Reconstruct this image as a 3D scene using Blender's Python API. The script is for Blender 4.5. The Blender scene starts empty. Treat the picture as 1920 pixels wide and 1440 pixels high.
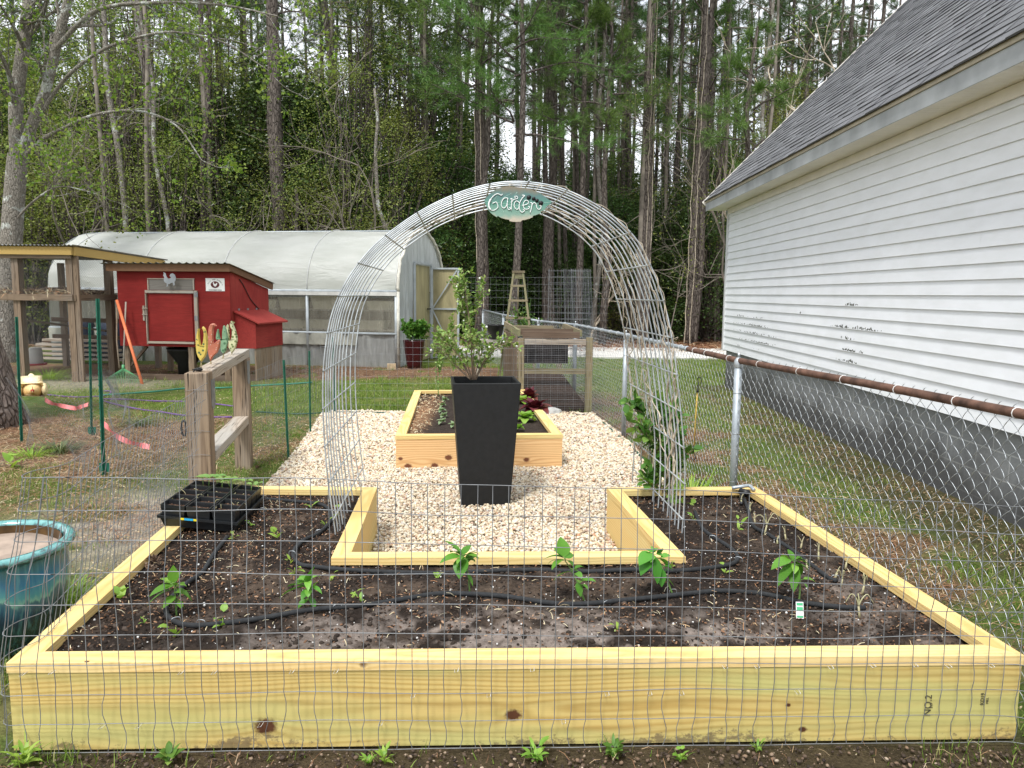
import bpy, math, random
import numpy as np
from mathutils import Vector, Matrix
PI=math.pi
rng=np.random.default_rng(7); random.seed(7)
scene=bpy.context.scene
COL=scene.collection
# ------------------------------------------------------------------ camera maths
f=1420.; PITCH=math.radians(6.8); ROLL=math.radians(.52); H=1.64
cp,sp=math.cos(PITCH),math.sin(PITCH); cr,sr=math.cos(ROLL),math.sin(ROLL)
Fv=np.array([0,cp,-sp]); U0=np.array([0,sp,cp]); R0=np.array([1.,0,0])
Rv=R0*cr+U0*sr; Uv=-R0*sr+U0*cr
CAM=np.array([0,0,H])
def ray(x,y): return Fv*f+Rv*(x-960)-Uv*(y-720)
def G(x,y,z=0.):
    v=ray(x,y); return CAM+v*((z-H)/v[2])
def D(x,y,Y):
    v=ray(x,y); return CAM+v*(Y/v[1])
def P(x,y,a,b):
    v=ray(x,y); n=np.array([-(b[1]-a[1]),b[0]-a[0]]); t=((np.array(a[:2])-CAM[:2])@n)/(v[:2]@n); return CAM+v*t
# ------------------------------------------------------------------ objects
def tag(o,label=None,cat=None,group=None,kind=None):
    if label: o['label']=label
    if cat: o['category']=cat
    if group: o['group']=group
    if kind: o['kind']=kind
    return o
def wmat(o):
    m=o.matrix_basis.copy()
    if o.parent: m=wmat(o.parent)@o.matrix_parent_inverse@m
    return m
def setparent(o,p):
    o.parent=p; o.matrix_parent_inverse=wmat(p).inverted()
def empty(name,loc,label,cat,group=None):
    o=bpy.data.objects.new(name,None); COL.objects.link(o); o.location=[float(v) for v in loc]
    o.empty_display_size=.1
    return tag(o,label,cat,group)
class MB:
    def __init__(s): s.v=[];s.n=0;s.lo=[];s.sz=[];s.mi=[];s.gc=[];s.col=[];s.sm=[];s.hasgc=False;s.hascol=False
    def add(s,v,faces,gc=None,mat=0,col=None,smooth=False):
        v=np.asarray(v,float).reshape(-1,3); k=len(v)
        if isinstance(faces,np.ndarray):
            s.lo.append((faces+s.n).ravel()); s.sz.append(np.full(len(faces),faces.shape[1])); nf=len(faces)
        else:
            s.lo.append(np.array([i for fc in faces for i in fc])+s.n); s.sz.append(np.array([len(fc) for fc in faces])); nf=len(faces)
        s.mi.append(np.full(nf,mat)); s.sm.append(np.full(nf,smooth))
        s.v.append(v); s.n+=k
        if gc is None: gc=np.zeros((k,3))
        else: s.hasgc=True
        s.gc.append(np.asarray(gc,float).reshape(-1,3))
        if col is None: col=np.ones((k,3))
        else: s.hascol=True
        s.col.append(np.broadcast_to(np.asarray(col,float),(k,3)))
        return s
    def mesh(s,name,mats):
        me=bpy.data.meshes.new(name)
        v=np.concatenate(s.v); lo=np.concatenate(s.lo).astype(np.int32); sz=np.concatenate(s.sz).astype(np.int32)
        me.vertices.add(len(v)); me.vertices.foreach_set('co',v.astype(np.float32).ravel())
        me.loops.add(len(lo)); me.loops.foreach_set('vertex_index',lo)
        me.polygons.add(len(sz)); st=np.concatenate([[0],np.cumsum(sz)[:-1]]).astype(np.int32)
        me.polygons.foreach_set('loop_start',st)
        try: me.polygons.foreach_set('loop_total',sz)
        except Exception: pass
        me.polygons.foreach_set('material_index',np.concatenate(s.mi).astype(np.int32))
        me.polygons.foreach_set('use_smooth',np.concatenate(s.sm).astype(bool))
        me.update(calc_edges=True)
        if s.hasgc:
            a=me.attributes.new('gc','FLOAT_VECTOR','POINT'); a.data.foreach_set('vector',np.concatenate(s.gc).astype(np.float32).ravel())
        if s.hascol:
            c=np.concatenate(s.col); c=np.concatenate([c,np.ones((len(c),1))],1)
            a=me.attributes.new('Col','FLOAT_COLOR','POINT'); a.data.foreach_set('color',c.astype(np.float32).ravel())
        for m in (mats if isinstance(mats,(list,tuple)) else [mats]): me.materials.append(m)
        return me
    def build(s,name,mats,parent=None,label=None,cat=None,group=None,kind=None,origin=None):
        if origin is not None:
            s.v=[v-np.asarray(origin,float) for v in s.v]
        me=s.mesh(name,mats)
        o=bpy.data.objects.new(name,me); COL.objects.link(o)
        if origin is not None: o.location=[float(q) for q in origin]
        if parent: setparent(o,parent)
        return tag(o,label,cat,group,kind)
def copy_thing(root,loc,rotz=0.,scale=1.,label=None,group=None,sz=None):
    r=root.copy(); COL.objects.link(r); r.location=[float(v) for v in loc]; r.rotation_euler=(0,0,rotz)
    r.scale=(scale,scale,sz if sz else scale)
    if label: r['label']=label
    if group: r['group']=group
    for ch in list(root.children):
        c=ch.copy(); COL.objects.link(c); c.parent=r
        for g2 in list(ch.children):
            d=g2.copy(); COL.objects.link(d); d.parent=c
    return r
nz=lambda v: np.asarray(v,float)/max(1e-12,np.linalg.norm(v))
BOXF=np.array([[0,3,2,1],[4,5,6,7],[0,1,5,4],[1,2,6,5],[2,3,7,6],[3,0,4,7]])
def gofs(): return np.array([random.uniform(0,9),random.uniform(-.04,.04),random.uniform(.03,.12)])
def prism(mb,quad,z0,z1,axis=None,mat=0,bev=0.,gseed=None):
    """quad: 4 xy points counter-clockwise; grain runs along axis"""
    q=np.array([list(p[:2]) for p in quad],float)
    a=nz(q[1]-q[0]) if axis is None else nz(np.array(axis)[:2]); b=np.array([-a[1],a[0]])
    v=[];
    for z in (z0,z1):
        for p in q: v.append([p[0],p[1],z])
    v=np.array(v); o=gofs() if gseed is None else gseed
    c=q.mean(0)
    gc=np.stack([v[:,:2]@a-c@a,v[:,:2]@b-c@b,v[:,2]-(z0+z1)/2],1)+o
    mb.add(v,BOXF,gc=gc,mat=mat)
def beam(mb,p0,p1,w,h,up=(0,0,1),mat=0,gs=None):
    p0=np.array(p0,float);p1=np.array(p1,float); a=nz(p1-p0); u=np.array(up,float)
    if abs(a@u)>.98: u=np.array([0,1.,0])
    s_=nz(np.cross(a,u)); u=np.cross(s_,a); L=np.linalg.norm(p1-p0)
    v=[];g=[];o=gofs() if gs is None else gs
    for t,e in ((0,p0),(L,p1)):
        for i,j in ((-1,-1),(1,-1),(1,1),(-1,1)):
            v.append(e+s_*i*w/2+u*j*h/2); g.append(np.array([t,i*w/2,j*h/2])+o)
    mb.add(v,BOXF,gc=g,mat=mat)
def frames(pts):
    pts=np.asarray(pts,float); T=np.gradient(pts,axis=0); T/=np.maximum(np.linalg.norm(T,axis=1,keepdims=True),1e-9)
    ref=np.array([0,0,1.]) if abs(T[0][2])<.9 else np.array([1.,0,0])
    N=[nz(np.cross(T[0],ref))]
    for i in range(1,len(T)):
        n=N[-1]-T[i]*(N[-1]@T[i]); N.append(nz(n))
    N=np.array(N); return T,N,np.cross(T,N)
def tube(mb,pts,r,n=6,mat=0,caps=True,smooth=True,rad=None):
    pts=np.asarray(pts,float); k=len(pts); T,N,B=frames(pts)
    rr=np.broadcast_to(np.asarray(r,float),(k,)); an=np.arange(n)*2*PI/n
    v=pts[:,None,:]+rr[:,None,None]*(np.cos(an)[None,:,None]*N[:,None,:]+np.sin(an)[None,:,None]*B[:,None,:])
    if rad is not None: v=pts[:,None,:]+(v-pts[:,None,:])*rad[:,:,None]
    i=np.arange(k-1)[:,None]*n; j=np.arange(n)[None,:]; j2=(j+1)%n
    F=np.stack([i+j,i+j2,i+n+j2,i+n+j],-1).reshape(-1,4)
    L=np.concatenate([[0],np.cumsum(np.linalg.norm(np.diff(pts,axis=0),axis=1))])
    gc=np.zeros((k,n,3)); gc[:,:,0]=L[:,None]; gc[:,:,1]=np.cos(an)[None]*rr[:,None]; gc[:,:,2]=np.sin(an)[None]*rr[:,None]
    faces=[tuple(q) for q in F]
    if caps: faces+= [tuple(range(n-1,-1,-1)),tuple(range((k-1)*n,k*n))]
    mb.add(v.reshape(-1,3),faces,gc=gc.reshape(-1,3),mat=mat,smooth=smooth)
def tubes(mb,PP,r,n=4,mat=0,ref=(0,1,0)):
    """PP: (W,N,3) polylines of equal length; flat ref for frames"""
    PP=np.asarray(PP,float); W,N_,_=PP.shape
    T=np.gradient(PP,axis=1); T/=np.maximum(np.linalg.norm(T,axis=2,keepdims=True),1e-9)
    rf=np.broadcast_to(np.array(ref,float),T.shape); A=np.cross(T,rf); A/=np.maximum(np.linalg.norm(A,axis=2,keepdims=True),1e-9); B=np.cross(T,A)
    an=np.arange(n)*2*PI/n+.4
    v=PP[:,:,None,:]+r*(np.cos(an)[None,None,:,None]*A[:,:,None,:]+np.sin(an)[None,None,:,None]*B[:,:,None,:])
    w=np.arange(W)[:,None,None]*N_*n; i=np.arange(N_-1)[None,:,None]*n; j=np.arange(n)[None,None,:]; j2=(j+1)%n
    F=np.stack([w+i+j,w+i+j2,w+i+n+j2,w+i+n+j],-1).reshape(-1,4)
    mb.add(v.reshape(-1,3),F,mat=mat,smooth=True)
def smoothline(pts,k=8):
    pts=np.asarray(pts,float); out=[]
    Q=np.concatenate([[2*pts[0]-pts[1]],pts,[2*pts[-1]-pts[-2]]])
    for i in range(1,len(Q)-2):
        a,b,c,d=Q[i-1:i+3]
        for t in np.arange(k)/k:
            out.append(.5*((2*b)+(-a+c)*t+(2*a-5*b+4*c-d)*t*t+(-a+3*b-3*c+d)*t**3))
    out.append(pts[-1]); return np.array(out)
def lathe(mb,c,prof,n=32,mat=0,smooth=True,jit=None):
    """prof list of (r,z)"""
    an=np.arange(n)*2*PI/n; v=[]
    for r,z in prof:
        v.append(np.stack([c[0]+r*np.cos(an),c[1]+r*np.sin(an),np.full(n,c[2]+z)],1))
    v=np.concatenate(v); k=len(prof)
    i=np.arange(k-1)[:,None]*n; j=np.arange(n)[None,:]; j2=(j+1)%n
    F=np.stack([i+j,i+j2,i+n+j2,i+n+j],-1).reshape(-1,4)
    mb.add(v,F,mat=mat,smooth=smooth)
def rotmats(yaw,pitch,roll):
    cy,sy=np.cos(yaw),np.sin(yaw);cx,sx=np.cos(pitch),np.sin(pitch);cz,sz=np.cos(roll),np.sin(roll)
    o=np.zeros_like(cy);l=np.ones_like(cy)
    Z=np.stack([cy,-sy,o,sy,cy,o,o,o,l],-1).reshape(-1,3,3)
    X=np.stack([l,o,o,o,cx,-sx,o,sx,cx],-1).reshape(-1,3,3)
    Y=np.stack([cz,o,sz,o,l,o,-sz,o,cz],-1).reshape(-1,3,3)
    return Z@X@Y
def scatter(mb,tv,tf,pos,rot,scl,mat=0,smooth=False,col=None):
    tv=np.asarray(tv,float);tf=np.asarray(tf); N=len(pos); k=len(tv)
    scl=np.asarray(scl,float)
    if scl.ndim==1: scl=scl[:,None]
    sv=tv[None]*scl[:,None,:]
    v=np.einsum('nij,nkj->nki',rot,sv)+np.asarray(pos)[:,None,:]
    F=(tf[None]+(np.arange(N)*k)[:,None,None]).reshape(-1,tf.shape[1])
    c=None if col is None else np.repeat(np.asarray(col),k,axis=0)
    mb.add(v.reshape(-1,3),F,mat=mat,smooth=smooth,col=c)
def _h(ix,iy,s):
    n=(ix.astype(np.int64)*374761393+iy.astype(np.int64)*668265263+s*1442695041)&0xffffffff
    n=((n^(n>>13))*1274126177)&0xffffffff
    return ((n^(n>>16))&0xffff)/65535.
def vnoise(x,y,s=0):
    ix=np.floor(x);iy=np.floor(y);fx=x-ix;fy=y-iy;fx=fx*fx*(3-2*fx);fy=fy*fy*(3-2*fy)
    a=_h(ix,iy,s);b=_h(ix+1,iy,s);c=_h(ix,iy+1,s);d=_h(ix+1,iy+1,s)
    return (a*(1-fx)+b*fx)*(1-fy)+(c*(1-fx)+d*fx)*fy
def fbm(x,y,s=0,o=4):
    t=0;a=.5;m=0
    for k in range(o): t=t+a*vnoise(x*2**k+13.7*k,y*2**k+7.1*k,s+k); m+=a; a*=.5
    return t/m
def inpoly(x,y,poly):
    ins=np.zeros(np.shape(x),bool); n=len(poly)
    for i in range(n):
        x1,y1=poly[i][:2];x2,y2=poly[(i+1)%n][:2]
        if y1==y2: continue
        c=((y1>y)!=(y2>y))&(x<(x2-x1)*(y-y1)/(y2-y1)+x1); ins^=c
    return ins
# ------------------------------------------------------------------ materials
def newmat(name):
    m=bpy.data.materials.new(name); m.use_nodes=True; nt=m.node_tree; b=nt.nodes['Principled BSDF']; return m,nt,b
def L(nt,a,b): nt.links.new(a,b)
def nd(nt,t,**k):
    n=nt.nodes.new(t)
    for a,b in k.items():
        if a in n.inputs.keys(): n.inputs[a].default_value=b
        else: setattr(n,a,b)
    return n
def ramp(nt,fac,stops):
    r=nt.nodes.new('ShaderNodeValToRGB'); e=r.color_ramp.elements
    while len(e)<len(stops): e.new(.5)
    for i,(p_,c) in enumerate(stops): e[i].position=p_; e[i].color=(*c,1)
    L(nt,fac,r.inputs[0]); return r.outputs[0]
def mixc(nt,fac,a,b,mode='MIX'):
    m=nt.nodes.new('ShaderNodeMix'); m.data_type='RGBA'; m.blend_type=mode
    for s_,i in ((fac,0),(a,6),(b,7)):
        if isinstance(s_,(int,float)): m.inputs[i].default_value=s_
        elif isinstance(s_,tuple): m.inputs[i].default_value=(*s_,1)
        else: L(nt,s_,m.inputs[i])
    return m.outputs[2]
def math_(nt,op,a,b=None,c=None,clamp=False):
    m=nt.nodes.new('ShaderNodeMath'); m.operation=op; m.use_clamp=clamp
    for i,s_ in enumerate((a,b,c)):
        if s_ is None: continue
        if isinstance(s_,(int,float)): m.inputs[i].default_value=s_
        else: L(nt,s_,m.inputs[i])
    return m.outputs[0]
def bump(nt,b,h,strength=.3,dist=.01):
    n=nt.nodes.new('ShaderNodeBump'); n.inputs['Strength'].default_value=strength; n.inputs['Distance'].default_value=dist
    L(nt,h,n.inputs['Height']); L(nt,n.outputs[0],b.inputs['Normal'])
def noise(nt,scale,detail=3,vec=None,rough=.55,dist=0):
    n=nd(nt,'ShaderNodeTexNoise'); n.inputs['Scale'].default_value=scale; n.inputs['Detail'].default_value=detail
    n.inputs['Roughness'].default_value=rough; n.inputs['Distortion'].default_value=dist
    if vec is not None: L(nt,vec,n.inputs['Vector'])
    return n
def objc(nt): return nt.nodes.new('ShaderNodeTexCoord').outputs['Object']
def vmap(nt,vec,scale=(1,1,1),loc=(0,0,0)):
    m=nt.nodes.new('ShaderNodeMapping'); m.inputs['Scale'].default_value=scale; m.inputs['Location'].default_value=loc; L(nt,vec,m.inputs['Vector']); return m.outputs[0]
def plain(name,c,rough=.6,metal=0.,var=.15,scale=6.,bmp=0.,spec=.4,c2=None):
    m,nt,b=newmat(name); n=noise(nt,scale,4,objc(nt))
    c2=c2 or tuple(max(0,x*(1-var*1.6)) for x in c)
    hi=tuple(min(1,x*(1+var*.6)) for x in c)
    L(nt,ramp(nt,n.outputs[0],[(.3,c2),(.7,hi)]),b.inputs['Base Color'])
    b.inputs['Roughness'].default_value=rough; b.inputs['Metallic'].default_value=metal; b.inputs['Specular IOR Level'].default_value=spec
    if bmp: bump(nt,b,noise(nt,scale*8,4,objc(nt)).outputs[0],bmp,.004)
    return m
def wood(name,light,dark,wx=.5,ringf=900.,knots=(),grey=None,rough=.75,crack=0.,kc=(.09,.035,.015),splash=0.):
    m,nt,b=newmat(name)
    at=nd(nt,'ShaderNodeAttribute',attribute_name='gc').outputs['Vector']
    dn=noise(nt,1.,2,vmap(nt,at,(.9,9,9)))
    s=nt.nodes.new('ShaderNodeSeparateXYZ'); L(nt,at,s.inputs[0])
    dx=math_(nt,'SUBTRACT',dn.outputs[0],.5)
    dn2=noise(nt,1.,2,vmap(nt,at,(.55,4,4),(7,3,1)))
    dy=math_(nt,'SUBTRACT',dn2.outputs[0],.5)
    y=math_(nt,'MULTIPLY_ADD',dx,.09,s.outputs[1]); z=math_(nt,'MULTIPLY_ADD',dy,.16,s.outputs[2])
    r=math_(nt,'SQRT',math_(nt,'ADD',math_(nt,'MULTIPLY',y,y),math_(nt,'MULTIPLY',z,z)))
    dark_k=None
    for (kx,ky,kz,ks) in knots:
        v=nt.nodes.new('ShaderNodeVectorMath'); v.operation='SUBTRACT'; L(nt,at,v.inputs[0]); v.inputs[1].default_value=(kx,ky,kz)
        w=vmap(nt,v.outputs[0],(.75/ks,1/ks,1/ks)); l=nt.nodes.new('ShaderNodeVectorMath'); l.operation='LENGTH'; L(nt,w,l.inputs[0])
        d=l.outputs['Value']
        r=math_(nt,'MULTIPLY_ADD',math_(nt,'EXPONENT',math_(nt,'MULTIPLY',d,-.55)),ks*1.1,r)
        dd=math_(nt,'MULTIPLY_ADD',math_(nt,'SUBTRACT',noise(nt,90,3,at).outputs[0],.5),.9,d)
        k=math_(nt,'SUBTRACT',1.45,dd,clamp=True)
        k=math_(nt,'MULTIPLY',k,1.6,clamp=True)
        dark_k=k if dark_k is None else math_(nt,'MAXIMUM',dark_k,k)
    sn=math_(nt,'SINE',math_(nt,'MULTIPLY',r,ringf))
    saw=math_(nt,'POWER',math_(nt,'MULTIPLY_ADD',sn,.5,.5),1.7)
    fine=noise(nt,1.,4,vmap(nt,at,(6,260,260)),rough=.7)
    big=noise(nt,1.,3,vmap(nt,at,(.8,5,5),(2,9,4)))
    fac=math_(nt,'ADD',math_(nt,'MULTIPLY',saw,.6),math_(nt,'MULTIPLY',math_(nt,'SUBTRACT',fine.outputs[0],.35),.55),clamp=True)
    c=mixc(nt,fac,light,dark)
    c=mixc(nt,math_(nt,'MULTIPLY',ramp_f(nt,big.outputs[0],.42,.68),wx),c,grey or tuple(q*.8 for q in light))
    if crack:
        ck=noise(nt,1.,3,vmap(nt,at,(1.6,70,70),(3,3,3)),rough=.6)
        c=mixc(nt,math_(nt,'MULTIPLY',ramp_f(nt,ck.outputs[0],.57,.65),crack),c,tuple(q*.18 for q in dark))
    if splash:
        sn_=noise(nt,1.,5,vmap(nt,at,(14,14,20)),rough=.75); sn3=noise(nt,1.,3,vmap(nt,at,(1.2,1,1)))
        lv=math_(nt,'ADD',math_(nt,'MULTIPLY',math_(nt,'SUBTRACT',s.outputs[2],splash),-5.5),math_(nt,'MULTIPLY',math_(nt,'SUBTRACT',sn3.outputs[0],.5),1.1))
        c=mixc(nt,math_(nt,'MULTIPLY',ramp_f(nt,math_(nt,'ADD',sn_.outputs[0],math_(nt,'MULTIPLY',lv,.5)),.66,.78),.75),c,(.13,.095,.06))
        st=noise(nt,1.,3,vmap(nt,at,(1.1,1,3),(5,5,5))); c=mixc(nt,math_(nt,'MULTIPLY',ramp_f(nt,st.outputs[0],.6,.8),.4),c,tuple(q*.55 for q in light))
    if dark_k is not None: c=mixc(nt,dark_k,c,kc)
    L(nt,c,b.inputs['Base Color']); b.inputs['Roughness'].default_value=rough; b.inputs['Specular IOR Level'].default_value=.25
    bump(nt,b,fac,.25,.002)
    return m
def ramp_f(nt,fac,a,b_):
    m=nt.nodes.new('ShaderNodeMapRange'); m.inputs[1].default_value=a; m.inputs[2].default_value=b_; L(nt,fac,m.inputs[0]); m.interpolation_type='SMOOTHSTEP'; return m.outputs[0]
def foliage(name,stops,trans=.3,rough=.55,objvar=.25,spec=.3):
    m,nt,b=newmat(name)
    g=nt.nodes.new('ShaderNodeNewGeometry'); oi=nt.nodes.new('ShaderNodeObjectInfo')
    c=ramp(nt,g.outputs['Random Per Island'],stops)
    hs=nt.nodes.new('ShaderNodeHueSaturation'); L(nt,c,hs.inputs['Color'])
    L(nt,math_(nt,'MULTIPLY_ADD',oi.outputs['Random'],objvar,1-objvar/2),hs.inputs['Value'])
    L(nt,math_(nt,'MULTIPLY_ADD',oi.outputs['Random'],.03,.485),hs.inputs['Hue'])
    c=hs.outputs[0]
    L(nt,c,b.inputs['Base Color']); b.inputs['Roughness'].default_value=rough; b.inputs['Specular IOR Level'].default_value=spec
    t=nt.nodes.new('ShaderNodeBsdfTranslucent'); L(nt,mixc(nt,1.,c,(1.,1.,.55),'MULTIPLY'),t.inputs[0])
    mx=nt.nodes.new('ShaderNodeMixShader'); mx.inputs[0].default_value=trans
    out=nt.nodes['Material Output']; L(nt,b.outputs[0],mx.inputs[1]); L(nt,t.outputs[0],mx.inputs[2]); L(nt,mx.outputs[0],out.inputs[0])
    return m
def island(name,stops,rough=.8,spec=.2,bmp=0):
    m,nt,b=newmat(name); g=nt.nodes.new('ShaderNodeNewGeometry')
    c=ramp(nt,g.outputs['Random Per Island'],stops)
    n=noise(nt,120,3,objc(nt)); c=mixc(nt,.35,c,ramp(nt,n.outputs[0],[(.3,(.4,.38,.36)),(.7,(1,1,1))]),'MULTIPLY')
    L(nt,c,b.inputs['Base Color']); b.inputs['Roughness'].default_value=rough; b.inputs['Specular IOR Level'].default_value=spec
    return m
def bark(name,a,b2,c3,sx=14,patch=0.,crk=.6):
    m,nt,b=newmat(name); o=objc(nt)
    v=nt.nodes.new('ShaderNodeTexVoronoi'); v.inputs['Scale'].default_value=1; v.feature='DISTANCE_TO_EDGE'
    n0=noise(nt,3,3,o); add=nt.nodes.new('ShaderNodeVectorMath'); add.operation='MULTIPLY_ADD'; L(nt,n0.outputs['Color'],add.inputs[0]); add.inputs[1].default_value=(.12,.12,.2); L(nt,o,add.inputs[2])
    L(nt,vmap(nt,add.outputs[0],(sx,sx,sx*.28)),v.inputs['Vector'])
    n=noise(nt,sx*1.3,4,vmap(nt,o,(1,1,.35)))
    c=ramp(nt,n.outputs[0],[(.3,a),(.7,b2)])
    e=ramp_f(nt,v.outputs['Distance'],.0,.16)
    c=mixc(nt,math_(nt,'MULTIPLY',math_(nt,'SUBTRACT',1,e),math_(nt,'MULTIPLY_ADD',n0.outputs[0],1.2,crk-.6),clamp=True),c,c3)
    if patch:
        pn=noise(nt,2.6,5,o,rough=.65); c=mixc(nt,math_(nt,'MULTIPLY',ramp_f(nt,pn.outputs[0],.55,.6),patch),c,(.5,.52,.48))
    L(nt,c,b.inputs['Base Color']); b.inputs['Roughness'].default_value=.95; b.inputs['Specular IOR Level'].default_value=.1
    bump(nt,b,e,.8,.03)
    return m
YEL=(.74,.545,.235); YELD=(.56,.36,.11)
M={}
M['bark_pine']=bark('bark_pine',(.085,.07,.06),(.175,.15,.13),(.028,.023,.02),15)
M['bark_near']=bark('bark_near',(.10,.075,.062),(.30,.25,.22),(.04,.03,.026),20,crk=.55)
M['bark_grey']=bark('bark_grey',(.17,.155,.13),(.32,.29,.25),(.09,.08,.07),26,.8,crk=.15)
M['twig']=plain('twig',(.22,.19,.155),.9,var=.35,scale=3)
M['vine_dry']=plain('dry_vine',(.50,.43,.33),.85,var=.35,scale=20,bmp=.3)
M['galv']=plain('galvanised_wire',(.46,.49,.51),.42,.75,var=.2,scale=30)
M['galv2']=plain('dull_wire',(.24,.25,.26),.55,.4,var=.25,scale=12)
M['panelwire']=plain('arch_wire',(.58,.62,.64),.45,.6,var=.25,scale=9)
M['pipe']=plain('grey_pipe',(.36,.40,.43),.5,.4,var=.12,scale=10)
M['rust']=plain('rusty_pipe',(.14,.075,.052),.8,.2,var=.45,scale=14,bmp=.3)
M['wood_new']=wood('yellow_pine',YEL,YELD,.35,ringf=430,grey=(.62,.60,.30))
M['wood_post']=wood('weathered_post',(.285,.21,.14),(.13,.088,.06),.6,ringf=300,grey=(.31,.27,.22),crack=1.)
M['wood_grey']=wood('grey_wood',(.42,.36,.29),(.24,.19,.145),.7,ringf=600,grey=(.36,.35,.32),crack=.7)
M['wood_moss']=wood('mossy_wood',(.28,.235,.15),(.15,.115,.07),.6,ringf=600,grey=(.19,.21,.10),crack=.7)
M['wood_brown']=wood('brown_board',(.14,.095,.065),(.07,.047,.033),.6,ringf=500,grey=(.22,.17,.13),crack=.4)
M['wood_run']=wood('run_timber',(.24,.175,.12),(.12,.083,.056),.5,ringf=500,grey=(.22,.19,.16),crack=.8)
M['fascia_yel']=wood('treated_fascia',(.48,.33,.11),(.34,.22,.07),.4,ringf=500)
M['black_pl']=plain('charcoal_resin',(.010,.011,.012),.5,var=.2,scale=25,bmp=.25,spec=.35)
M['black']=plain('black_plastic',(.012,.012,.013),.45,var=.15,scale=20,spec=.4)
M['hose']=plain('soaker_hose',(.022,.024,.026),.85,var=.25,scale=40,bmp=.4)
M['white']=plain('white_plastic',(.75,.75,.73),.5,var=.08)
M['green_post']=plain('green_enamel',(.012,.12,.075),.45,var=.2,scale=14)
M['soil']=None
# ================================================================== GROUND
gravel_poly=[G(494,925,0),G(505,905,0),G(560,842,0),G(603,778,0),(-2.45,10.3),(1.15,10.3),G(1112,779,0),G(1150,805,0),G(1190,840,0),G(1215,880,0),(1.55,5.6),(1.62,4.9)]
gravel_poly=[tuple(p[:2]) for p in gravel_poly]
gravel_poly=gravel_poly+[(.75,4.9),(.8,3.6),(-.85,3.6),(-.98,4.9),(-1.95,4.95)]
def blob(x,y,cx,cy,rx,ry): return np.exp(-(((x-cx)/rx)**2+((y-cy)/ry)**2)**1.5)
def sstep(a,b,x): t=np.clip((x-a)/(b-a),0,1); return t*t*(3-2*t)
def zones(x,y):
    """returns weights straw, grass, sand, soil (each 0..1)"""
    n=fbm(x*.9,y*.9,3); n2=fbm(x*3.1,y*3.1,11); n3=fbm(x*.35,y*.35,21)
    straw=np.zeros_like(x); sand=np.zeros_like(x); soil=np.zeros_like(x)
    left=sstep(-1.4,-2.2,x)
    straw=np.maximum(straw,left*sstep(10.4,8.8,y+(n-.5)*3)*sstep(5.4,7.,y+(n2-.5)*2)*sstep(-2.9,-3.9,x+(n2-.5)*1.2)*(.55+.45*sstep(.4,.6,n2)))
    straw=np.maximum(straw,left*sstep(.55,.40,n)*.45*(y<9.5))
    straw=np.maximum(straw,sstep(13.9,14.6,y+(n-.5)*1.4)*sstep(17.2,16.6,y)*(x<-.3)*sstep(.3,.45,n2+.12))
    straw=np.maximum(straw,sstep(21.3,22.3,y+(n-.5)))
    straw=np.maximum(straw,(x>1.75)*(y<9)*sstep(.43,.33,n)*.7)
    straw=np.maximum(straw,(x>.9)*(x<2.4)*(y>6)*(y<12.5)*sstep(.4,.6,n2)*.9)
    sand=np.maximum(sand,blob(x,y,-2.7,5.3,.75,1.)*sstep(.35,.55,n2+.05))
    sand=np.maximum(sand,blob(x,y,-4.6,7.1,1.2,.5)*.7*sstep(.4,.6,n2))
    sand=np.maximum(sand,blob(x,y,-8.2,13.4,3.,1.3)*.8)
    soil=np.maximum(soil,sstep(2.85,2.6,y)*sstep(-1.9,-1.6,x+(n2-.5)*.5)*.9)
    soil=np.maximum(soil,blob(x,y,.8,11.6,1.1,1.9))
    soil=np.maximum(soil,sstep(.9,.45,3.47+y*.025-x)*(x>2.2)*(y<13.9)*.7)
    grass=np.clip(1-np.maximum(np.maximum(straw,sand),soil),0,1)
    return straw,grass,sand,soil,n,n2
def axis_samples(segs):
    out=[]
    for a,b,s in segs: out+=list(np.arange(a,b,s))
    return np.array(out+[segs[-1][1]])
gx=axis_samples([(-140,-40,10),(-40,-12,1.5),(-12,-4.5,.14),(-4.5,4.5,.06),(4.5,8,.14),(8,40,1.5),(40,140,10)])
gy=axis_samples([(-40,-2,3),(-2,1.5,.4),(1.5,8,.06),(8,18,.14),(18,40,.6),(40,220,9)])
X,Y=np.meshgrid(gx,gy); straw,grass,sand,soil,n1,n2=zones(X,Y)
Z=(fbm(X*1.7,Y*1.7,5)-.5)*.03+(fbm(X*7,Y*7,6)-.5)*.018*(np.abs(X)<10)
hump=.16*np.exp(-(((X+6.9)/.8)**2+((Y-10.4)/.55)**2)); Z+=hump
Z=np.where(inpoly(X,Y,gravel_poly),-.015,Z)
bedmask=inpoly(X,Y,[(-2.3,2.4),(2.1,2.5),(1.9,5.4),(-2.3,5.3)]); Z=np.where(bedmask,np.minimum(Z,-.012),Z)
Z=np.where(Y>18,Z*.5,Z)
def lerp(a,b,t): return a*(1-t[...,None])+np.array(b)*t[...,None]
c=np.ones(X.shape+(3,))*np.array((.085,.135,.032))
c=lerp(c,(.20,.18,.085),sstep(.45,.7,n2)*.7)
c=lerp(c,(.20,.125,.08),straw)
c=lerp(c,(.11,.06,.035),straw*sstep(.5,.75,n2)*.7)
c=lerp(c,(.36,.33,.29),sand); c=lerp(c,(.07,.05,.037),soil)
c=lerp(c,(.11,.17,.025)+0*c[0,0],grass*(Y>10.6)*(1-sstep(.55,.7,n2)*.5)*.6)
far=sstep(22,23,Y); c=lerp(c,(.23,.10,.055),far*.8)
c=lerp(c,(.42,.36,.28),inpoly(X,Y,gravel_poly)*1.)
mb=MB(); ny,nx=X.shape; I=(np.arange(ny-1)[:,None]*nx+np.arange(nx-1)[None]).ravel()
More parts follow.
